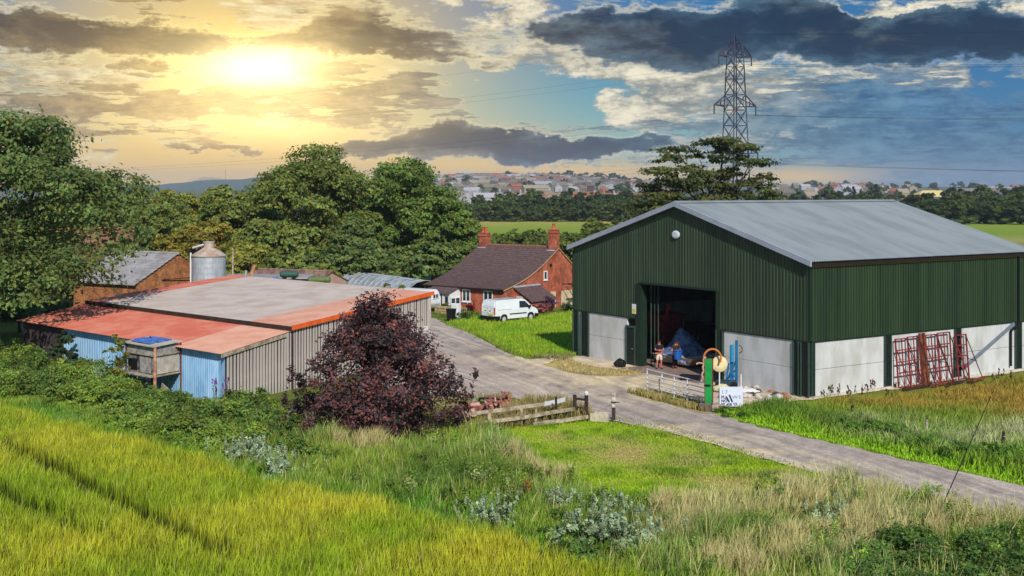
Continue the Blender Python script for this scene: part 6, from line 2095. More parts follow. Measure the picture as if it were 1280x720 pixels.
mb = MB(); mb.add([(-.5, -.5, 1.6), (.5, -.5, 1.6), (.5, .5, 1.6), (-.5, .5, 1.6), (-1.1, -1.1, 2.9), (1.1, -1.1, 2.9), (1.1, 1.1, 2.9), (-1.1, 1.1, 2.9)], [(3, 2, 1, 0), (0, 1, 5, 4), (1, 2, 6, 5), (2, 3, 7, 6), (3, 0, 4, 7), (4, 5, 6, 7)]); mb.build('hopper', RED, rm_)
for sx in (-1, 1):
    for sy in (-1, 1):
        mb = MB(); mb.beam((sx * .9, sy * .9, 0), (sx * .8, sy * .8, 2.2), .12); mb.build('leg', RED, rm_)
mb = MB(); mb.beam((-.9, -1.1, 2.6), (-1.6, -2.2, 3.8), .2, .2); mb.build('auger', RED, rm_)
mb = MB(); mb.box((0, 0, 1.2), (1.0, 1.0, .8)); mb.build('gearbox', mat('dark_red', None), rm_)
bc = thing('dark_cupboard', 'big black cupboard at the back of the barn doorway', 'cupboard', bp(8.0, 17.2, .06), math.atan2(.555, .832))
mb = MB(); mb.box((0, 0, 1.0), (1.0, 2.6, 1.9)); mb.build('body', BLACK, bc, bevel=.03)
for y in (-.65, .65):
    mb = MB(); mb.box((-.52, y, 1.0), (.03, 1.24, 1.8)); d_ = mb.build('door', BLACK, bc)
    mb = MB(); mb.box((-.55, y - .45 * (1 if y > 0 else -1), 1.0), (.03, .04, .3)); mb.build('handle', STEEL, d_)

# ------------------------------------------------------------------ red frames leaning on the side wall
brz = math.atan2(.555, .832)


def red_frame(lab, x, w, h, lean, seed, strut=True):
    r = thing('steel_frame', lab, 'steel frame', bp(x, -.5, .02), brz, 'red steel frames leaning on the barn wall')
    q = lambda u, z: Vector((u, .02 + z / h * lean, z))
    for nm, a, b, s_ in [('upright', q(0, 0), q(0, h), .07), ('upright', q(w, 0), q(w, h), .07), ('upright', q(w / 2, 0), q(w / 2, h), .05)] + [('crossbar', q(0, z), q(w, z), .06) for z in (.04, h * .30, h * .52, h * .76, h - .03)]:
        mb = MB(); mb.beam(a, b, s_); mb.build(nm, RED, r)
    mb = MB(); mb.beam(q(0.02, h * .8), q(w * .95, .1), .045); mb.build('diagonal', RED, r)
    if strut:
        mb = MB(); mb.beam(q(w, h * .96), Vector((w + .05, -.9, .03)), .04); mb.beam(q(w, h * .45), Vector((w + .02, -.5, h * .42)), .035); mb.build('strut', DWOOD, r)
    return r


red_frame('leftmost red lattice frame leaning against the white barn wall', 6.62, 1.05, 2.75, .24, 1)
red_frame('second red lattice frame from the column, beside the brown post', 7.68, 1.0, 2.8, .24, 2)
red_frame('red frame right of the brown post, with pink bars', 9.25, 1.05, 2.8, .24, 3)
red_frame('wide red frame at the right of the four together', 10.35, 1.1, 2.85, .24, 4)
red_frame('single narrow red frame in front of the next column', 12.0, .98, 2.62, .24, 5)
r = thing('brown_post', 'pair of rusty brown steel posts upright between the red frames', 'post', bp(8.85, -.6, 0), brz)
for x in (-.1, .22):
    mb = MB(); mb.beam((x, 0, 0), (x, .35, 2.95), .16, .12); mb.build('bar', RUST, r)
for k, (x, l_) in enumerate(((7.4, 2.6), (9.6, 2.4), (10.6, 1.6), (12.4, 1.8))):
    mb = MB(); mb.beam(bp(x - l_ / 2, -1.2 - .1 * k, .08), bp(x + l_ / 2, -1.0 - .12 * k, .1 + .1 * (k % 2)), .18, .1)
    tag(mb.build('scrap_beam', RUST if k % 2 else DWOOD, None), ['long dark beam on the ground under the leftmost red frames', 'rusty beam on the ground under the frames right of the brown post', 'short dark beam on the ground below the four red frames', 'rusty beam lying below the single narrow red frame'][k], 'beam')

# ------------------------------------------------------------------ posts in the right hand field, leaning pole
for px_, pt0, pg_, lab in ((1065, 507, 527, 'thin dark fence post left of the three in the long grass by the track'), (1158, 524, 548, 'pale fence post in the middle of the long grass by the track'), (1254, 540, 566, 'fence post nearest the right edge in the long grass')):
    r = thing('fence_post', lab, 'post', G(px_, pg_), 0, 'posts of a lost fence in the long grass')
    mb = MB(); h_ = CAMH - (pt0 - HZ) / FPX * r.location.y
    mb.tube((0, 0, -.2), (.02, 0, h_), .075, .065, 8); mb.build('shaft', WOODH if px_ == 1158 else DWOOD, r)
    mb = MB(); mb.lathe((.02, 0, h_ - .01), [(.065, 0), (.03, .05)], 8); mb.build('top', DWOOD, r)
    mb = MB(); mb.tube((-.02, -.07, h_ * .8), (.05, -.07, h_ * .8), .012, n=5); mb.build('staple', STEEL, r)
a = G(1163, 662); b = Vector((a.x + 1.9, a.y + 1.6, 0)); b = D(1238, 497, a.y + 1.6)
r = thing('leaning_pole', 'long thin black pole leaning over the track from the tall grass', 'pole', a)
mb = MB(); mb.tube((0, 0, -.1), b - a, .024, .014, 6); mb.build('shaft', BLACK, r)
mb = MB(); mb.lathe(b - a, [(.02, -.03), (.02, .03)], 6); mb.build('tip', BLACK, r)
# ------------------------------------------------------------------ crop, grasses, weeds
def ppx(x, y): return CX + FPX * x / y, HZ + FPX * CAMH / y


vr = np.random.default_rng(77)
# --- the ripening cereal crop with its wheel tracks
WV = gpoly([(-160, 474), (0, 519), (100, 546), (200, 573), (300, 609), (400, 633), (470, 645), (540, 666), (610, 684), (700, 713), (830, 752), (900, 790), (900, 815), (-160, 815)])


def crop(name, poly, dens, label):
    x, y = scatter(poly, dens, vr)
    px, py = ppx(x, y)
    t1 = np.array([tuple(G(a, b, .45)[:2]) for a, b in ((-60, 530), (0, 555), (30, 566), (70, 585), (130, 617), (200, 650), (262, 680), (330, 712), (420, 760))])
    t2 = np.array([tuple(G(a, b, .45)[:2]) for a, b in ((-60, 583), (0, 613), (35, 629), (75, 648), (140, 677), (200, 702), (300, 750))])
    keep = np.ones(len(x), bool)
    dd = np.full(len(x), 9.0)
    for T in (t1, t2):
        for a, b in zip(T[:-1], T[1:]):
            u = b - a
            s = np.clip(((x - a[0]) * u[0] + (y - a[1]) * u[1]) / (u @ u), 0, 1)
            d = np.hypot(x - a[0] - u[0] * s, y - a[1] - u[1] * s)
            dd = np.minimum(dd, d)
    fade = spots(px, py, [(60, 600, 140, 60, 1), (180, 640, 100, 50, 1), (260, 690, 70, 30, .6)])
    keep &= ~((dd < .40 + .2 * vnoise(x, y, .8, 29)) & (vr.random(len(x)) < np.clip(fade * 2.2, .3, .985)))
    x, y, px, py = x[keep], y[keep], px[keep], py[keep]
    p1, p2, p3 = vnoise(x, y, 1.0, 21), vnoise(x, y, 4.2, 22), vnoise(x, y, .35, 23)
    p5 = vnoise(x, y, .4, 28)
    h = (.46 + .16 * p2 + .12 * p1 + .26 * p5) * vr.uniform(.72, 1.2, len(x))
    gold = np.clip(-.12 + .5 * p2 + .35 * (p1 - .5) + spots(px, py, [(60, 560, 90, 40, .25), (420, 645, 120, 30, .35), (600, 710, 160, 40, .45), (330, 700, 100, 30, .2), (120, 690, 120, 30, .3)]) - spots(px, py, [(480, 690, 60, 30, .5), (30, 640, 70, 30, .35), (400, 720, 60, 20, .3)]), 0, 1)
    p4 = vnoise(x, y, .22, 27)
    tone = vr.uniform(.55, 1.4, len(x)) * (.62 + .5 * p3 + .3 * p4)
    tip = mixn((.40, .56, .025), (.95, .80, .06), gold) * tone[:, None]
    rare = vr.random(len(x)) < .05
    tip[rare] = np.array((.72, .62, .2)) * tone[rare, None]
    foot = mixn((.05, .10, .006), (.11, .13, .008), gold) * tone[:, None]  # stalk feet darkened in the colour for shade down in the wheel tracks
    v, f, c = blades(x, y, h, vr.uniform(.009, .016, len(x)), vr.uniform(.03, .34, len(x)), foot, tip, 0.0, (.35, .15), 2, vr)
    return tag(link(name, np_mesh(name, v, f, c), GRASS), label, kind='stuff')


crop('cereal_crop', WV, 265, 'field of ripening yellow green barley with two wheel tracks')

# --- rough grass belt: colour and height follow what grows where
BV = gpoly([(-40, 428), (0, 452), (90, 470), (200, 500), (280, 515), (360, 540), (470, 562), (560, 548), (612, 540), (640, 560), (690, 600), (760, 630), (900, 640), (980, 622), (1050, 612), (1130, 632), (1280, 668), (1480, 722), (1480, 820), (960, 820),
            (830, 752), (700, 713), (610, 684), (540, 666), (470, 645), (400, 633), (300, 609), (200, 573), (100, 546), (0, 519), (-40, 500)])
x, y = scatter(BV, 270, vr)
px, py = ppx(x, y)
STRAW = [(450, 566, 60, 12, .55), (640, 585, 34, 10, .6), (690, 606, 50, 12, .6), (880, 655, 70, 22, .9), (980, 640, 90, 24, 1), (1060, 640, 60, 22, 1), (1100, 680, 70, 24, 1), (1190, 668, 80, 22, .9), (1020, 700, 90, 30, .7), (830, 690, 60, 26, .6), (930, 720, 80, 24, .7), (700, 640, 40, 10, .35), (1260, 668, 50, 20, .7), (1150, 720, 60, 20, .5)]
DARKG = [(560, 608, 80, 18, .9), (620, 612, 60, 20, .7), (790, 668, 60, 20, .7), (880, 690, 60, 16, .6), (1200, 710, 110, 22, 1), (740, 700, 60, 24, .8), (1000, 675, 40, 12, .7), (260, 540, 90, 16, .6), (330, 560, 60, 14, .4), (700, 690, 60, 20, .6)]
BRIGHT = [(20, 522, 60, 10, 1), (100, 548, 60, 10, 1), (200, 576, 60, 10, 1), (300, 608, 60, 11, 1), (400, 632, 60, 12, 1), (500, 645, 60, 14, 1), (580, 655, 70, 14, .9), (660, 690, 60, 14, .6), (640, 545, 60, 8, .6), (760, 640, 60, 8, .5)]
sS, sD, sB = .8 * spots(px, py, STRAW), spots(px, py, DARKG), spots(px, py, BRIGHT)
n1_, n2_, n3_ = vnoise(x, y, .8, 31), vnoise(x, y, 2.6, 32), vnoise(x, y, .3, 33)
left = np.clip((330 - px) / 120, 0, 1)          # under the brambles the grass stays short
clump_ = vnoise(x, y, .55, 35)
h = (.18 + .40 * n2_ + .35 * n1_ + .40 * clump_ ** 2) * (1 + .5 * sS - .62 * sB) * vr.uniform(.65, 1.25, len(x)) * (1 - .45 * left)
strawy = vr.random(len(x)) < .12 + .34 * n1_
h *= 1 - .35 * (sS > .3) * (~strawy)
base_tip = mixn((.26, .46, .035), (.50, .62, .08), n1_)
tip = mixn(base_tip, (.26, .46, .13), np.clip(n2_ * 1.4 - .6, 0, 1))
tip = mixn(tip, (1.0, .86, .42), np.clip(sS * (.8 + .7 * n1_), 0, 1) * strawy)
tip = mixn(tip, (.10, .19, .035), np.clip(sD * 1.1, 0, 1) * (.6 + .4 * n1_))
tip = mixn(tip, (.17, .46, .03), np.clip(sB * 1.3, 0, 1))
seed_ = vr.random(len(x)) < (.045 + .07 * np.clip((px - 700) / 300, 0, 1)) * (1 - left) * (1 - sD)
tip[seed_] = mixn(tip[seed_], (.88, .74, .36), np.full(seed_.sum(), .8))
h[seed_] *= 1.35
h *= 1 - .35 * spots(px, py, [(1200, 712, 110, 24, 1), (1110, 730, 40, 16, .8)])
tip = mixn(tip, (.13, .25, .03), np.clip((.42 - clump_) * 3.2, 0, .8) * (1 - sS * .6))
tone = vr.uniform(.65, 1.35, len(x)) * (.78 + .44 * n3_)
tip *= tone[:, None]
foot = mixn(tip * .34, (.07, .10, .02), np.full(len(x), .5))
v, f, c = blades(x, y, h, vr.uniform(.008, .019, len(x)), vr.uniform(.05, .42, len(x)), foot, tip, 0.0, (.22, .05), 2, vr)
# fans of bleached seed stalks
TX, TY_, TL, TA = [], [], [], []
cx_, cy_ = x[sS > .32], y[sS > .32]
for i in vr.choice(len(cx_), 190, replace=False):
    k_ = int(vr.integers(45, 110))
    r_ = np.abs(vr.normal(0, .17, k_)); a_ = vr.uniform(0, 6.28, k_)
    TX.append(cx_[i] + r_ * np.cos(a_)); TY_.append(cy_[i] + r_ * np.sin(a_)); TL.append(vr.uniform(.75, 1.2) * vr.uniform(.7, 1.1, k_))
tx, ty, tl = np.concatenate(TX), np.concatenate(TY_), np.concatenate(TL)
tcol = mixn((.90, .80, .42), (.72, .62, .24), vr.random(len(tx))) * vr.uniform(.7, 1.15, len(tx))[:, None]
v, f, c = join_np([(v, f, c), blades(tx, ty, tl, vr.uniform(.007, .014, len(tx)), vr.uniform(.05, .5, len(tx)), tcol * .45, tcol, 0.0, (.3, .05), 2, vr)])
tag(link('rough_grass', np_mesh('rough_grass', v, f, c), GRASS), 'belt of tall rough grass and straw seed heads between crop and track', kind='stuff')

# --- mown lawn by the track, lawn of the cottage, verge
MV = MOWN
x, y = scatter(MV, 300, vr)
px, py = ppx(x, y)
n1_, n2_ = vnoise(x, y, 1.1, 1), vnoise(x, y, 4.5, 2)
dry_ = np.clip(spots(px, py, [(772, 565, 55, 14, 1.0), (720, 548, 40, 8, .5), (905, 604, 46, 8, .95), (880, 575, 60, 10, .55), (960, 596, 60, 7, .5)]) * 1.1 + (n1_ - .55) * .8, 0, 1)
tip = mixn((.42, .68, .025), (.70, .78, .05), n2_ * .6 + n1_ * .4)
tip = mixn(tip, (.80, .66, .30), dry_ * (vr.random(len(x)) < .8))
tip *= vr.uniform(.7, 1.25, len(x))[:, None]
edge_ = np.clip(vnoise(x, y, .7, 44) * 2 - 1 + spots(px, py, [(890, 574, 60, 7, .9), (970, 594, 70, 5, .8), (840, 590, 40, 8, .7), (800, 545, 30, 6, .5), (700, 570, 40, 8, .4)]), 0, 1)
tip = mixn(tip, tip * np.array((.42, .55, .6)), edge_ * (1 - dry_))
h = vr.uniform(.05, .18, len(x)) * (1 - .4 * dry_) * (.5 + .8 * n2_ + .9 * edge_)
v, f, c = blades(x, y, h, vr.uniform(.012, .022, len(x)), vr.uniform(.2, .9, len(x)), tip * .55, tip, 0.0, (.2, 0), 1, vr)
tag(link('mown_grass', np_mesh('mown_grass', v, f, c), GRASS), 'short bright green mown grass with dry patches beside the track', kind='stuff')

x, y = scatter(HLAWN, 110, vr)
n1_ = vnoise(x, y, 1.4, 41)
tip = mixn((.24, .50, .02), (.50, .62, .05), n1_ * .8 + .2 * vnoise(x, y, 5, 42)) * vr.uniform(.7, 1.25, len(x))[:, None]
v, f, c = blades(x, y, vr.uniform(.10, .32, len(x)) * (.5 + n1_), vr.uniform(.025, .045, len(x)), vr.uniform(.2, .8, len(x)), tip * .6, tip, 0.0, (.2, 0), 1, vr)
tag(link('lawn_grass', np_mesh('lawn_grass', v, f, c), GRASS), 'bright green lawn grass between the cottage and the barn', kind='stuff')

VV = gpoly([(888, 517), (930, 512), (985, 511), (1013, 513), (1100, 507), (1180, 498), (1262, 484), (1330, 474), (1480, 466), (1480, 655), (1280, 608), (1140, 576), (1000, 545), (930, 528)])
x, y = scatter(VV, 165, vr)
px, py = ppx(x, y)
n1_, n2_, n3_ = vnoise(x, y, 1.0, 51), vnoise(x, y, 3.2, 52), vnoise(x, y, .35, 53)
edge_y = np.interp(px, [880, 930, 1000, 1140, 1280, 1480], [515, 528, 545, 576, 608, 654])
mow = np.clip(1 - (edge_y - py - 4) / 10, 0, 1)
brown = spots(px, py, [(1230, 502, 90, 22, 1), (1140, 512, 90, 12, .9), (1280, 510, 60, 28, .9), (1060, 510, 40, 8, .6), (1200, 490, 80, 10, .9)])
pale = spots(px, py, [(1130, 552, 90, 10, .8), (1220, 560, 70, 12, .9), (1270, 556, 40, 14, .8), (1090, 536, 50, 6, .5)])
tip = mixn((.20, .38, .02), (.33, .42, .06), n1_)
tip = mixn(tip, (.10, .20, .02), np.clip(n2_ * 1.6 - .8, 0, 1))
tip = mixn(tip, (.42, .29, .05), np.clip(brown * 1.2 * (.6 + .7 * n1_), 0, 1) * (1 - mow))
tip = mixn(tip, (.26, .13, .04), (vr.random(len(x)) < .22) * brown * (n2_ > .35))
tip = mixn(tip, (.62, .62, .36), np.clip(pale * (.3 + .9 * n1_), 0, 1) * (1 - mow))
tip = mixn(tip, (.06, .15, .02), np.exp(-((edge_y - py - 21) / 7) ** 2) * (.35 + .6 * n1_))
tip = mixn(tip, (.30, .54, .02), mow)
tip *= (vr.uniform(.7, 1.28, len(x)) * (.8 + .4 * n3_) * 1.3)[:, None]
near = np.clip(1 - np.abs(px - 920) / 50, 0, 1)
h = (.30 + .36 * n2_ + .28 * n1_) * vr.uniform(.7, 1.25, len(x)) * (1 - .82 * mow) * (1 - .6 * near)
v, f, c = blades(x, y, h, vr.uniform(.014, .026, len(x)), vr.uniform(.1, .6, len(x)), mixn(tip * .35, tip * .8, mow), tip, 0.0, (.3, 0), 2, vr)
tag(link('verge_grass', np_mesh('verge_grass', v, f, c), GRASS), 'green and brown long grass between the track and the barn', kind='stuff')

# grass along edges of yard, under the gate, by the fence, round the sheds
E = []
for poly, d, hh, c0, c1 in (([(783, 491), (812, 490), (850, 497), (884, 505), (882, 516), (850, 509), (815, 500)], 200, .3, (.38, .36, .06), (.6, .48, .2)), ([(690, 452), (712, 449), (740, 459), (785, 463), (806, 466), (790, 470), (740, 470), (705, 464)], 90, .2, (.66, .55, .26), (.82, .68, .36)),
                            ([(645, 512), (660, 506), (700, 505), (725, 514), (745, 527), (700, 529), (640, 537), (590, 550), (590, 542)], 200, .6, (.36, .32, .08), (.55, .42, .2)), ([(500, 500), (570, 500), (640, 495), (640, 503), (570, 512), (520, 516)], 120, .3, (.34, .36, .06), (.52, .44, .2)),
                            ([(545, 396), (575, 398), (600, 400), (640, 402), (600, 396), (580, 392)], 60, .4, (.16, .26, .03), (.26, .34, .05)), ([(664, 446), (716, 444), (716, 450), (700, 452)], 90, .3, (.3, .3, .08), (.5, .42, .2)),
                            ([(560, 404), (580, 413), (602, 424), (620, 434), (642, 446), (660, 450), (655, 445), (630, 434), (606, 421), (585, 411), (566, 403)], 90, .25, (.2, .36, .02), (.36, .42, .08)),
                            ([(770, 520), (830, 530), (890, 548), (960, 570), (1040, 592), (1080, 604), (1060, 608), (960, 580), (880, 558), (820, 540), (765, 530)], 60, .07, (.22, .38, .02), (.4, .44, .06))):
    x, y = scatter(gpoly(poly), d, vr)
    n1_ = vnoise(x, y, .9, 61)
    kp = vr.random(len(x)) < (.25 + .9 * n1_)
    x, y, n1_ = x[kp], y[kp], n1_[kp]
    tip = mixn(c0, c1, n1_) * vr.uniform(.7, 1.25, len(x))[:, None]
    E.append(blades(x, y, hh * vr.uniform(.5, 1.3, len(x)), vr.uniform(.014, .028, len(x)), vr.uniform(.1, .6, len(x)), tip * .45, tip, 0.0, (.3, 0), 2, vr))
v, f, c = join_np(E)
tag(link('edge_grass', np_mesh('edge_grass', v, f, c), GRASS), 'straggling dry grass along the yard edges, fence and gate', kind='stuff')

# --- brambles and nettles: leafy mounds
def mound(name, label, blobs_, dens, leaf, base, seed, kind='stuff', cat=None, hue=.2):
    rng = np.random.default_rng(seed)
    P = []
    lob = []
    for px_, py_, r_, h_ in blobs_:
        g_ = G(px_, py_)
        lob.append((g_.x, g_.y, h_ * .35, r_, r_ * .9, h_ * .75))
    n = int(sum(l[3] * l[3] for l in lob) * dens)
    v, f, c = crown_np(lob, n, leaf, base, rng, hue_var=hue, tone_var=.4, shell=.14, clump=.3)
    k = v.reshape(-1, 4, 3)[:, :, 2].min(1) > -.02
    f = f[k]
    return tag(link(name, np_mesh(name, v, f, c), LEAF), label, cat, kind=kind)


rr_ = random.Random(31)
bl = []
for k in range(95):
    px_ = rr_.uniform(-40, 380)
    top = np.interp(px_, [-40, 0, 80, 150, 200, 280, 380], [440, 452, 466, 486, 506, 520, 548])
    bot = np.interp(px_, [-40, 0, 100, 200, 300, 380], [478, 492, 520, 547, 570, 584])
    q = rr_.random()
    bl.append((px_, top + (bot - top) * q, rr_.uniform(.7, 1.5), rr_.uniform(.7, 1.5) * (1.0 if px_ < 150 else .75)))
bl += [(random.uniform(285, 385), random.uniform(506, 535), random.uniform(.5, .9), random.uniform(.5, .9)) for k in range(18)]
mound('undergrowth', 'bank of green brambles and weeds below the blue shed wall', bl[0::2], 1100, .07, (.27, .37, .06), 501)
mound('undergrowth', 'darker bramble clumps in the bank below the blue shed wall', [(a_, b_, r_ * .8, h_ * 1.12) for a_, b_, r_, h_ in bl[1::2]], 1300, .09, (.18, .27, .055), 509)
bl = [(rr_.uniform(1080, 1330), rr_.uniform(696, 775), rr_.uniform(.5, .9), rr_.uniform(.7, 1.1)) for k in range(56)] + [(rr_.uniform(520, 640), rr_.uniform(592, 622), rr_.uniform(.5, .8), rr_.uniform(.4, .7)) for k in range(16)] + [(rr_.uniform(690, 800), rr_.uniform(660, 715), rr_.uniform(.5, .8), rr_.uniform(.5, .8)) for k in range(14)]
mound('nettles', 'patches of dark green nettles in the rough grass', bl, 1100, .06, (.14, .24, .05), 502)
bl = [(rr_.uniform(900, 1010), rr_.uniform(515, 524), rr_.uniform(.4, .7), rr_.uniform(.25, .4)) for k in range(10)] + [(rr_.uniform(1020, 1290), 0, rr_.uniform(.5, .9), rr_.uniform(.4, .8)) for k in range(16)]
bl = [(a, (np.interp(a, [1020, 1290], [532, 590]) + rr_.uniform(-6, 4)) if b == 0 else b, c_, d_) for a, b, c_, d_ in bl]
mound('weeds', 'leafy green weeds along the verge of the track', bl, 700, .07, (.14, .27, .035), 503)
for q, (sd_, base_, pts__) in enumerate(((505, (.26, .40, .05), 50), (506, (.17, .28, .05), 44), (507, (.36, .42, .14), 34))):
    bl = []
    rq = random.Random(sd_)
    while len(bl) < pts__:
        a_, b_ = rq.uniform(380, 1290), rq.uniform(552, 745)
        g_ = G(a_, b_)
        if pt_in_poly(np.array([g_.x]), np.array([g_.y]), BV)[0] and not pt_in_poly(np.array([g_.x]), np.array([g_.y - 1.2]), WHEAT)[0]:
            bl.append((a_, b_, rq.uniform(.3, .7), rq.uniform(.6, 1.25)))
    mound('weeds', ['fresh green leafy weeds through the rough grass', 'darker leafy weeds through the rough grass', 'pale flowering weeds through the rough grass'][q], bl, 900, .045, base_, sd_, hue=.25)
bl = [(random.uniform(-30, 330), 0, 0, 0) for k in range(40)]
bl = [(a_, np.interp(a_, [-40, 0, 100, 200, 300, 380], [478, 494, 522, 552, 578, 594]) + random.uniform(-6, 4), random.uniform(.3, .7), random.uniform(.3, .7)) for a_, *_ in bl]
mound('weeds', 'bright green weeds along the foot of the bramble bank', bl, 900, .055, (.26, .40, .05), 508)
# purple flower spikes and dock seed spikes
def spikes(name, label, spots_, colr, h0, seed, cat, group=None):
    for i, (px_, py_) in enumerate(spots_):
        rng = np.random.default_rng(seed + i)
        g_ = G(px_, py_)
        r = thing(name, label, cat, g_, rng.uniform(0, 6), group)
        hh = h0 * rng.uniform(.8, 1.2)
        mb = MB(); L = []
        for k in range(4):
            a = rng.uniform(0, 6.28); q = rng.uniform(.05, .25)
            t = Vector((math.cos(a) * q, math.sin(a) * q, hh * rng.uniform(.75, 1)))
            mb.tube((0, 0, 0), t, .012, .006, 5); L.append((t.x, t.y, t.z - .12, .05, .05, .2))
        mb.build('stem', mat('green_stem', rgb(110, 120, 60), .8), r)
        for l_ in L:
            v, f, c = crown_np([l_], 55, .035, colr, rng); link('flower', np_mesh('flower', v, f, c), LEAF, r)


spikes('foxglove', 'tall purple flower spike before the blue corner of the shed', [(271, 512), (278, 514), (283, 512), (268, 516)], (.34, .14, .42), 1.5, 520, 'flower', 'purple flower spikes at the shed corner')
spikes('dock', 'rusty brown dock spike in the long grass by the barn corner', [(1085, 505), (1074, 507), (1092, 503), (1046, 507), (1036, 509), (1250, 488), (1262, 486), (1242, 492), (1120, 500), (1218, 500), (1062, 512), (1030, 511), (1110, 508), (1180, 502), (1160, 500)], (.2, .1, .045), 1.05, 540, 'plant', 'dock spikes in the long grass')
spikes('dock', 'orange brown dock spike in the rough grass near the middle', [(652, 632), (660, 634)], (.5, .2, .06), .9, 560, 'plant', 'orange dock spikes in the rough grass')
# silver leaved mugwort clumps
for i, (px_, py_, s_, lab) in enumerate(((300, 588, 1.0, 'silver grey weed clump at the edge of the crop, left of the pair'), (348, 606, 1.05, 'silver grey weed clump at the edge of the crop, right of the pair'), (322, 580, .8, 'silver grey weed clump just behind the pair at the crop edge'), (618, 668, .95, 'silver grey weed clump at the middle of the crop edge'),
                                     (735, 690, 1.1, 'large silver grey weed clump in the rough grass, left part'), (782, 704, 1.15, 'large silver grey weed clump in the rough grass, right part'), (705, 650, .7, 'small silver grey weed clump in the rough grass'), (1040, 668, .8, 'grey green weed clump among the straw grass below the track'), (770, 660, .8, 'silver grey weed clump above the large pair'))):
    rng = np.random.default_rng(600 + i)
    s_ *= .8
    g_ = G(px_, py_)
    r = thing('mugwort', lab, 'weed', g_, 0)
    L = [(rng.normal(0, .5) * s_, rng.normal(0, .35) * s_, rng.uniform(.25, 1.05) * s_, .26 * s_, .24 * s_, .38 * s_) for k in range(16)]
    mb = MB()
    for k in range(18):
        a, b = rng.normal(0, .55) * s_, rng.normal(0, .4) * s_
        hh = rng.uniform(1.1, 1.75) * s_
        L.append((a, b, hh * .84, .085, .085, .3)); mb.tube((a * .3, b * .3, 0), (a, b, hh), .012, .006, 5)
    mb.build('stem', mat('green_stem', None), r)
    v, f, c = crown_np(L, int(3600 * s_), .05, (.46, .56, .36), rng, tone_var=.35, hue_var=.1); link('foliage', np_mesh('foliage', v, f, c), LEAF, r)

# ------------------------------------------------------------------ the two people in the barn doorway
SKIN = mat('skin', rgb(206, 150, 122), .6, .1, 8)
SKINR = mat('sunburnt_skin', rgb(196, 116, 96), .6, .1, 8)
NAVY = mat('navy_cloth', rgb(24, 30, 48), .85, .2, 8)
SHORT = mat('stone_shorts', rgb(226, 214, 196), .85, .15, 8)
SHOE = mat('dark_shoe', rgb(26, 24, 26), .6, .1)
HAIR = mat('dark_hair', rgb(44, 34, 30), .8, .3, 20)
OLIVE = mat('olive_cloth', rgb(62, 58, 48), .9, .3, 8)


def skin_mesh(name, pts_, edges, radii, m, parent, root=0, sub=2):
    me = bpy.data.meshes.new(name)
    me.from_pydata([tuple(p) for p in pts_], edges, [])
    o = bpy.data.objects.new(name, me)
    COL.objects.link(o)
    sk = o.modifiers.new('skin', 'SKIN')
    sk.use_smooth_shade = True
    for i, r_ in enumerate(radii):
        rr = r_ if isinstance(r_, tuple) else (r_, r_)
        me.skin_vertices[0].data[i].radius = rr
        me.skin_vertices[0].data[i].use_root = (i == root)
    ss = o.modifiers.new('sub', 'SUBSURF')
    ss.levels = ss.render_levels = sub
    dg = bpy.context.evaluated_depsgraph_get()
    me2 = bpy.data.meshes.new_from_object(o.evaluated_get(dg))
    bpy.data.objects.remove(o)
    me2.name = name
    me2.materials.clear()
    me2.materials.append(m)
    return link(name, me2, None, parent)


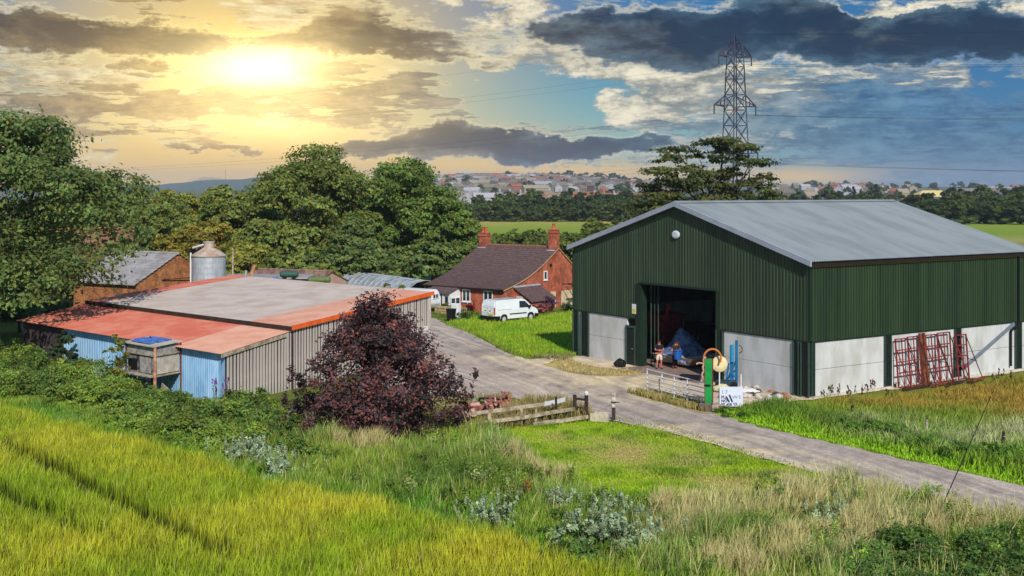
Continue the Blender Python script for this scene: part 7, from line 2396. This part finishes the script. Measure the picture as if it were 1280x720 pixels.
def person(lab, loc, rz, arms, legs, torso_lean, shirt, bottoms, shoes, skin_m, long_legs=False, head_down=0.0):
    """front is -y. arms: per side elbow, wrist, finger direction; legs: per side knee, ankle, toe"""
    r = thing('person', lab, 'person', loc, rz)
    hip = Vector((0, 0, .92)); wst = Vector((0, torso_lean * .35, 1.08)); chest = Vector((0, torso_lean * .8, 1.30)); nb_ = Vector((0, torso_lean, 1.47)); nk = Vector((0, torso_lean * 1.1 - head_down * .3, 1.54)); hd = Vector((0, torso_lean * 1.2 - .01 - head_down, 1.64 - head_down * .3)); tp = Vector((0, torso_lean * 1.2 - head_down * 1.3, 1.74 - head_down * .5))
    P, E_, R = [hip, wst, chest, nb_, nk, hd, tp], [(0, 1), (1, 2), (2, 3), (3, 4), (4, 5), (5, 6)], [(.15, .105), (.135, .10), (.165, .115), (.10, .085), .055, (.078, .095), (.06, .075)]
    sl, pl = [], []
    for s in (-1, 1):
        el, wr, fd = arms[s]
        sh = Vector((s * .195, torso_lean * .95, 1.43))
        i0 = len(P); P += [sh, Vector(el), Vector(wr), Vector(wr) + Vector(fd) * .09]; E_ += [(3, i0), (i0, i0 + 1), (i0 + 1, i0 + 2), (i0 + 2, i0 + 3)]; R += [.062, .043, .029, (.04, .02)]
        pm0 = Vector(wr) + Vector(fd) * .07
        side = Vector(fd).cross(Vector((0, 0, 1)))
        side = side.normalized() if side.length > .1 else Vector((0, 1, 0))
        up_ = Vector(fd).cross(side).normalized()
        for k in range(4):
            b_ = pm0 + up_ * (.026 * (k - 1.5)) + Vector(fd) * .02
            ln_ = (.062, .072, .07, .054)[k]
            i1 = len(P); P += [b_ + Vector(fd) * ln_ * .55, b_ + Vector(fd) * ln_ + side * -.012 * s]; E_ += [(i0 + 3, i1), (i1, i1 + 1)]; R += [.009, .008]
        i1 = len(P); P += [Vector(wr) + Vector(fd) * .05 + up_ * -.045, Vector(wr) + Vector(fd) * .09 + up_ * -.065]; E_ += [(i0 + 2, i1), (i1, i1 + 1)]; R += [.011, .009]
        sl.append((sh, Vector(el)))
        kn, an, toe = (Vector(q) for q in legs[s])
        hj = Vector((s * .095, 0, .88))
        i0 = len(P); P += [hj, kn, kn.lerp(an, .35), an, toe]; E_ += [(0, i0), (i0, i0 + 1), (i0 + 1, i0 + 2), (i0 + 2, i0 + 3), (i0 + 3, i0 + 4)]; R += [.095, .06, .058, .038, (.04, .03)]
        pl.append((hj, kn, an))
    skin_mesh('body', P, E_, R, skin_m, r)
    # shirt with short sleeves
    Q, F_, W = [hip + Vector((0, 0, .02)), wst, chest, nb_ + Vector((0, 0, .0))], [(0, 1), (1, 2), (2, 3)], [(.165, .12), (.155, .118), (.18, .132), (.12, .10)]
    for sh, el in sl:
        i0 = len(Q); Q += [sh, sh.lerp(el, .62)]; F_ += [(3, i0), (i0, i0 + 1)]; W += [.08, .068]
    skin_mesh('shirt', Q, F_, W, shirt, r)
    Q, F_, W = [hip + Vector((0, 0, .06)), hip + Vector((0, 0, -.02))], [(0, 1)], [(.168, .125), (.165, .125)]
    for hj, kn, an in pl:
        i0 = len(Q); Q += [hj + Vector((0, 0, -.05)), hj.lerp(kn, .95)]; F_ += [(1, i0), (i0, i0 + 1)]; W += [.118, .09]
        if long_legs: Q += [kn.lerp(an, .5), an + Vector((0, 0, .05))]; F_ += [(i0 + 1, i0 + 2), (i0 + 2, i0 + 3)]; W += [.078, .062]
    skin_mesh('trousers' if long_legs else 'shorts', Q, F_, W, bottoms, r)
    for s in (-1, 1):
        kn, an, toe = (Vector(q) for q in legs[s])
        skin_mesh('shoe', [an + (an - toe) * .35 + Vector((0, 0, -.035)), an + Vector((0, 0, -.03)), toe + (toe - an) * .12], [(0, 1), (1, 2)], [(.05, .045), (.055, .06), (.05, .035)], shoes, r)
    # face and hair
    mb = MB(); mb.lathe(hd + Vector((0, .012, .045)), [(.100, -.02), (.104, .02), (.09, .07), (.05, .105), (.01, .115)], 16); mb.build('hair', HAIR, r, smooth=True)
    f_ = hd + Vector((0, -.092, -.005))
    mb = MB()
    for s in (-1, 1): mb.lathe(f_ + Vector((s * .033, .0, .012)), [(.011, -.006), (.008, .006)], 8, 'y')
    mb.build('eye', mat('eye_dark', rgb(30, 24, 22), .3), r)
    mb = MB(); mb.prism([f_ + Vector((-.014, 0, -.022)), f_ + Vector((.014, 0, -.022)), f_ + Vector((0, 0, .02))], (0, -.022, -.004)); mb.build('nose', skin_m, r)
    mb = MB(); mb.box(f_ + Vector((0, .002, -.052)), (.045, .008, .009)); mb.build('mouth', mat('lips', rgb(150, 84, 76), .6), r)
    mb = MB()
    for s in (-1, 1): mb.lathe(hd + Vector((s * .088, 0, .0)), [(.026, -.008), (.026, .008)], 10, 'x')
    mb.build('ear', skin_m, r)
    return r


pl1 = G(824, 461.5); pl1.z = .04
person('person in navy polo shirt and pale shorts standing with folded arms', pl1, math.radians(4),
       {-1: ((-.27, -.06, 1.16), (-.05, -.20, 1.17), (.94, -.1, .1)), 1: ((.27, -.06, 1.16), (.06, -.22, 1.13), (-.94, -.1, .1))},
       {-1: ((-.12, -.01, .48), (-.15, .02, .07), (-.17, -.12, .035)), 1: ((.12, -.01, .48), (.15, .02, .07), (.18, -.12, .035))}, 0.0, NAVY, SHORT, SHOE, SKINR)
pl2 = G(843.5, 461); pl2.z = .04
p2_ = person('person in dark clothes leaning over a blue tub in both arms', pl2, math.radians(18),
             {-1: ((-.30, -.18, 1.10), (-.20, -.42, 1.06), (.5, -.75, -.1)), 1: ((.30, -.18, 1.10), (.20, -.42, 1.06), (-.5, -.75, -.1))},
             {-1: ((-.1, -.08, .48), (-.11, .03, .07), (-.12, -.11, .035)), 1: ((.1, -.03, .48), (.10, .06, .07), (.12, -.08, .035))}, -.16, OLIVE, NAVY, SHOE, SKINR, True, .06)
tb = thing('blue_tub', 'blue plastic tub held in both arms by the stooping person', 'tub', pl2 + Vector((.13, -.42, .62)), math.radians(18))
mb = MB(); mb.lathe((0, 0, 0), [(.21, 0), (.28, .52), (.31, .53), (.31, .57), (.27, .57), (.22, .1)], 24); mb.build('bowl', mat('blue_plastic', rgb(36, 98, 186), .4, .15), tb)
mb = MB(); mb.lathe((0, 0, .42), [(.2, 0), (.24, .1), (.1, .2)], 12); mb.build('contents', mat('purple_cloth', rgb(92, 72, 130), .8, .4, 8), tb)

# ------------------------------------------------------------------ summer haze over the vale
mb = MB()
mb.frame((-7300, -3200, -5.5), (14600, 0, 0), (0, 10600, 0), (0, 0, 118))
hz = mb.build('haze', None, None)
hm_ = bpy.data.materials.new('haze_air')
hm_.use_nodes = True
nt = hm_.node_tree
nt.nodes.clear()
pv = nt.nodes.new('ShaderNodeVolumePrincipled')
pv.inputs['Color'].default_value = (.72, .80, 1.0, 1)
pv.inputs['Density'].default_value = .00012
pv.inputs['Anisotropy'].default_value = 0.0
nt.links.new(pv.outputs[0], nt.nodes.new('ShaderNodeOutputMaterial').inputs['Volume'])
hz.data.materials.append(hm_)
tag(hz, 'thin bluish haze over the far town and hills', kind='stuff')
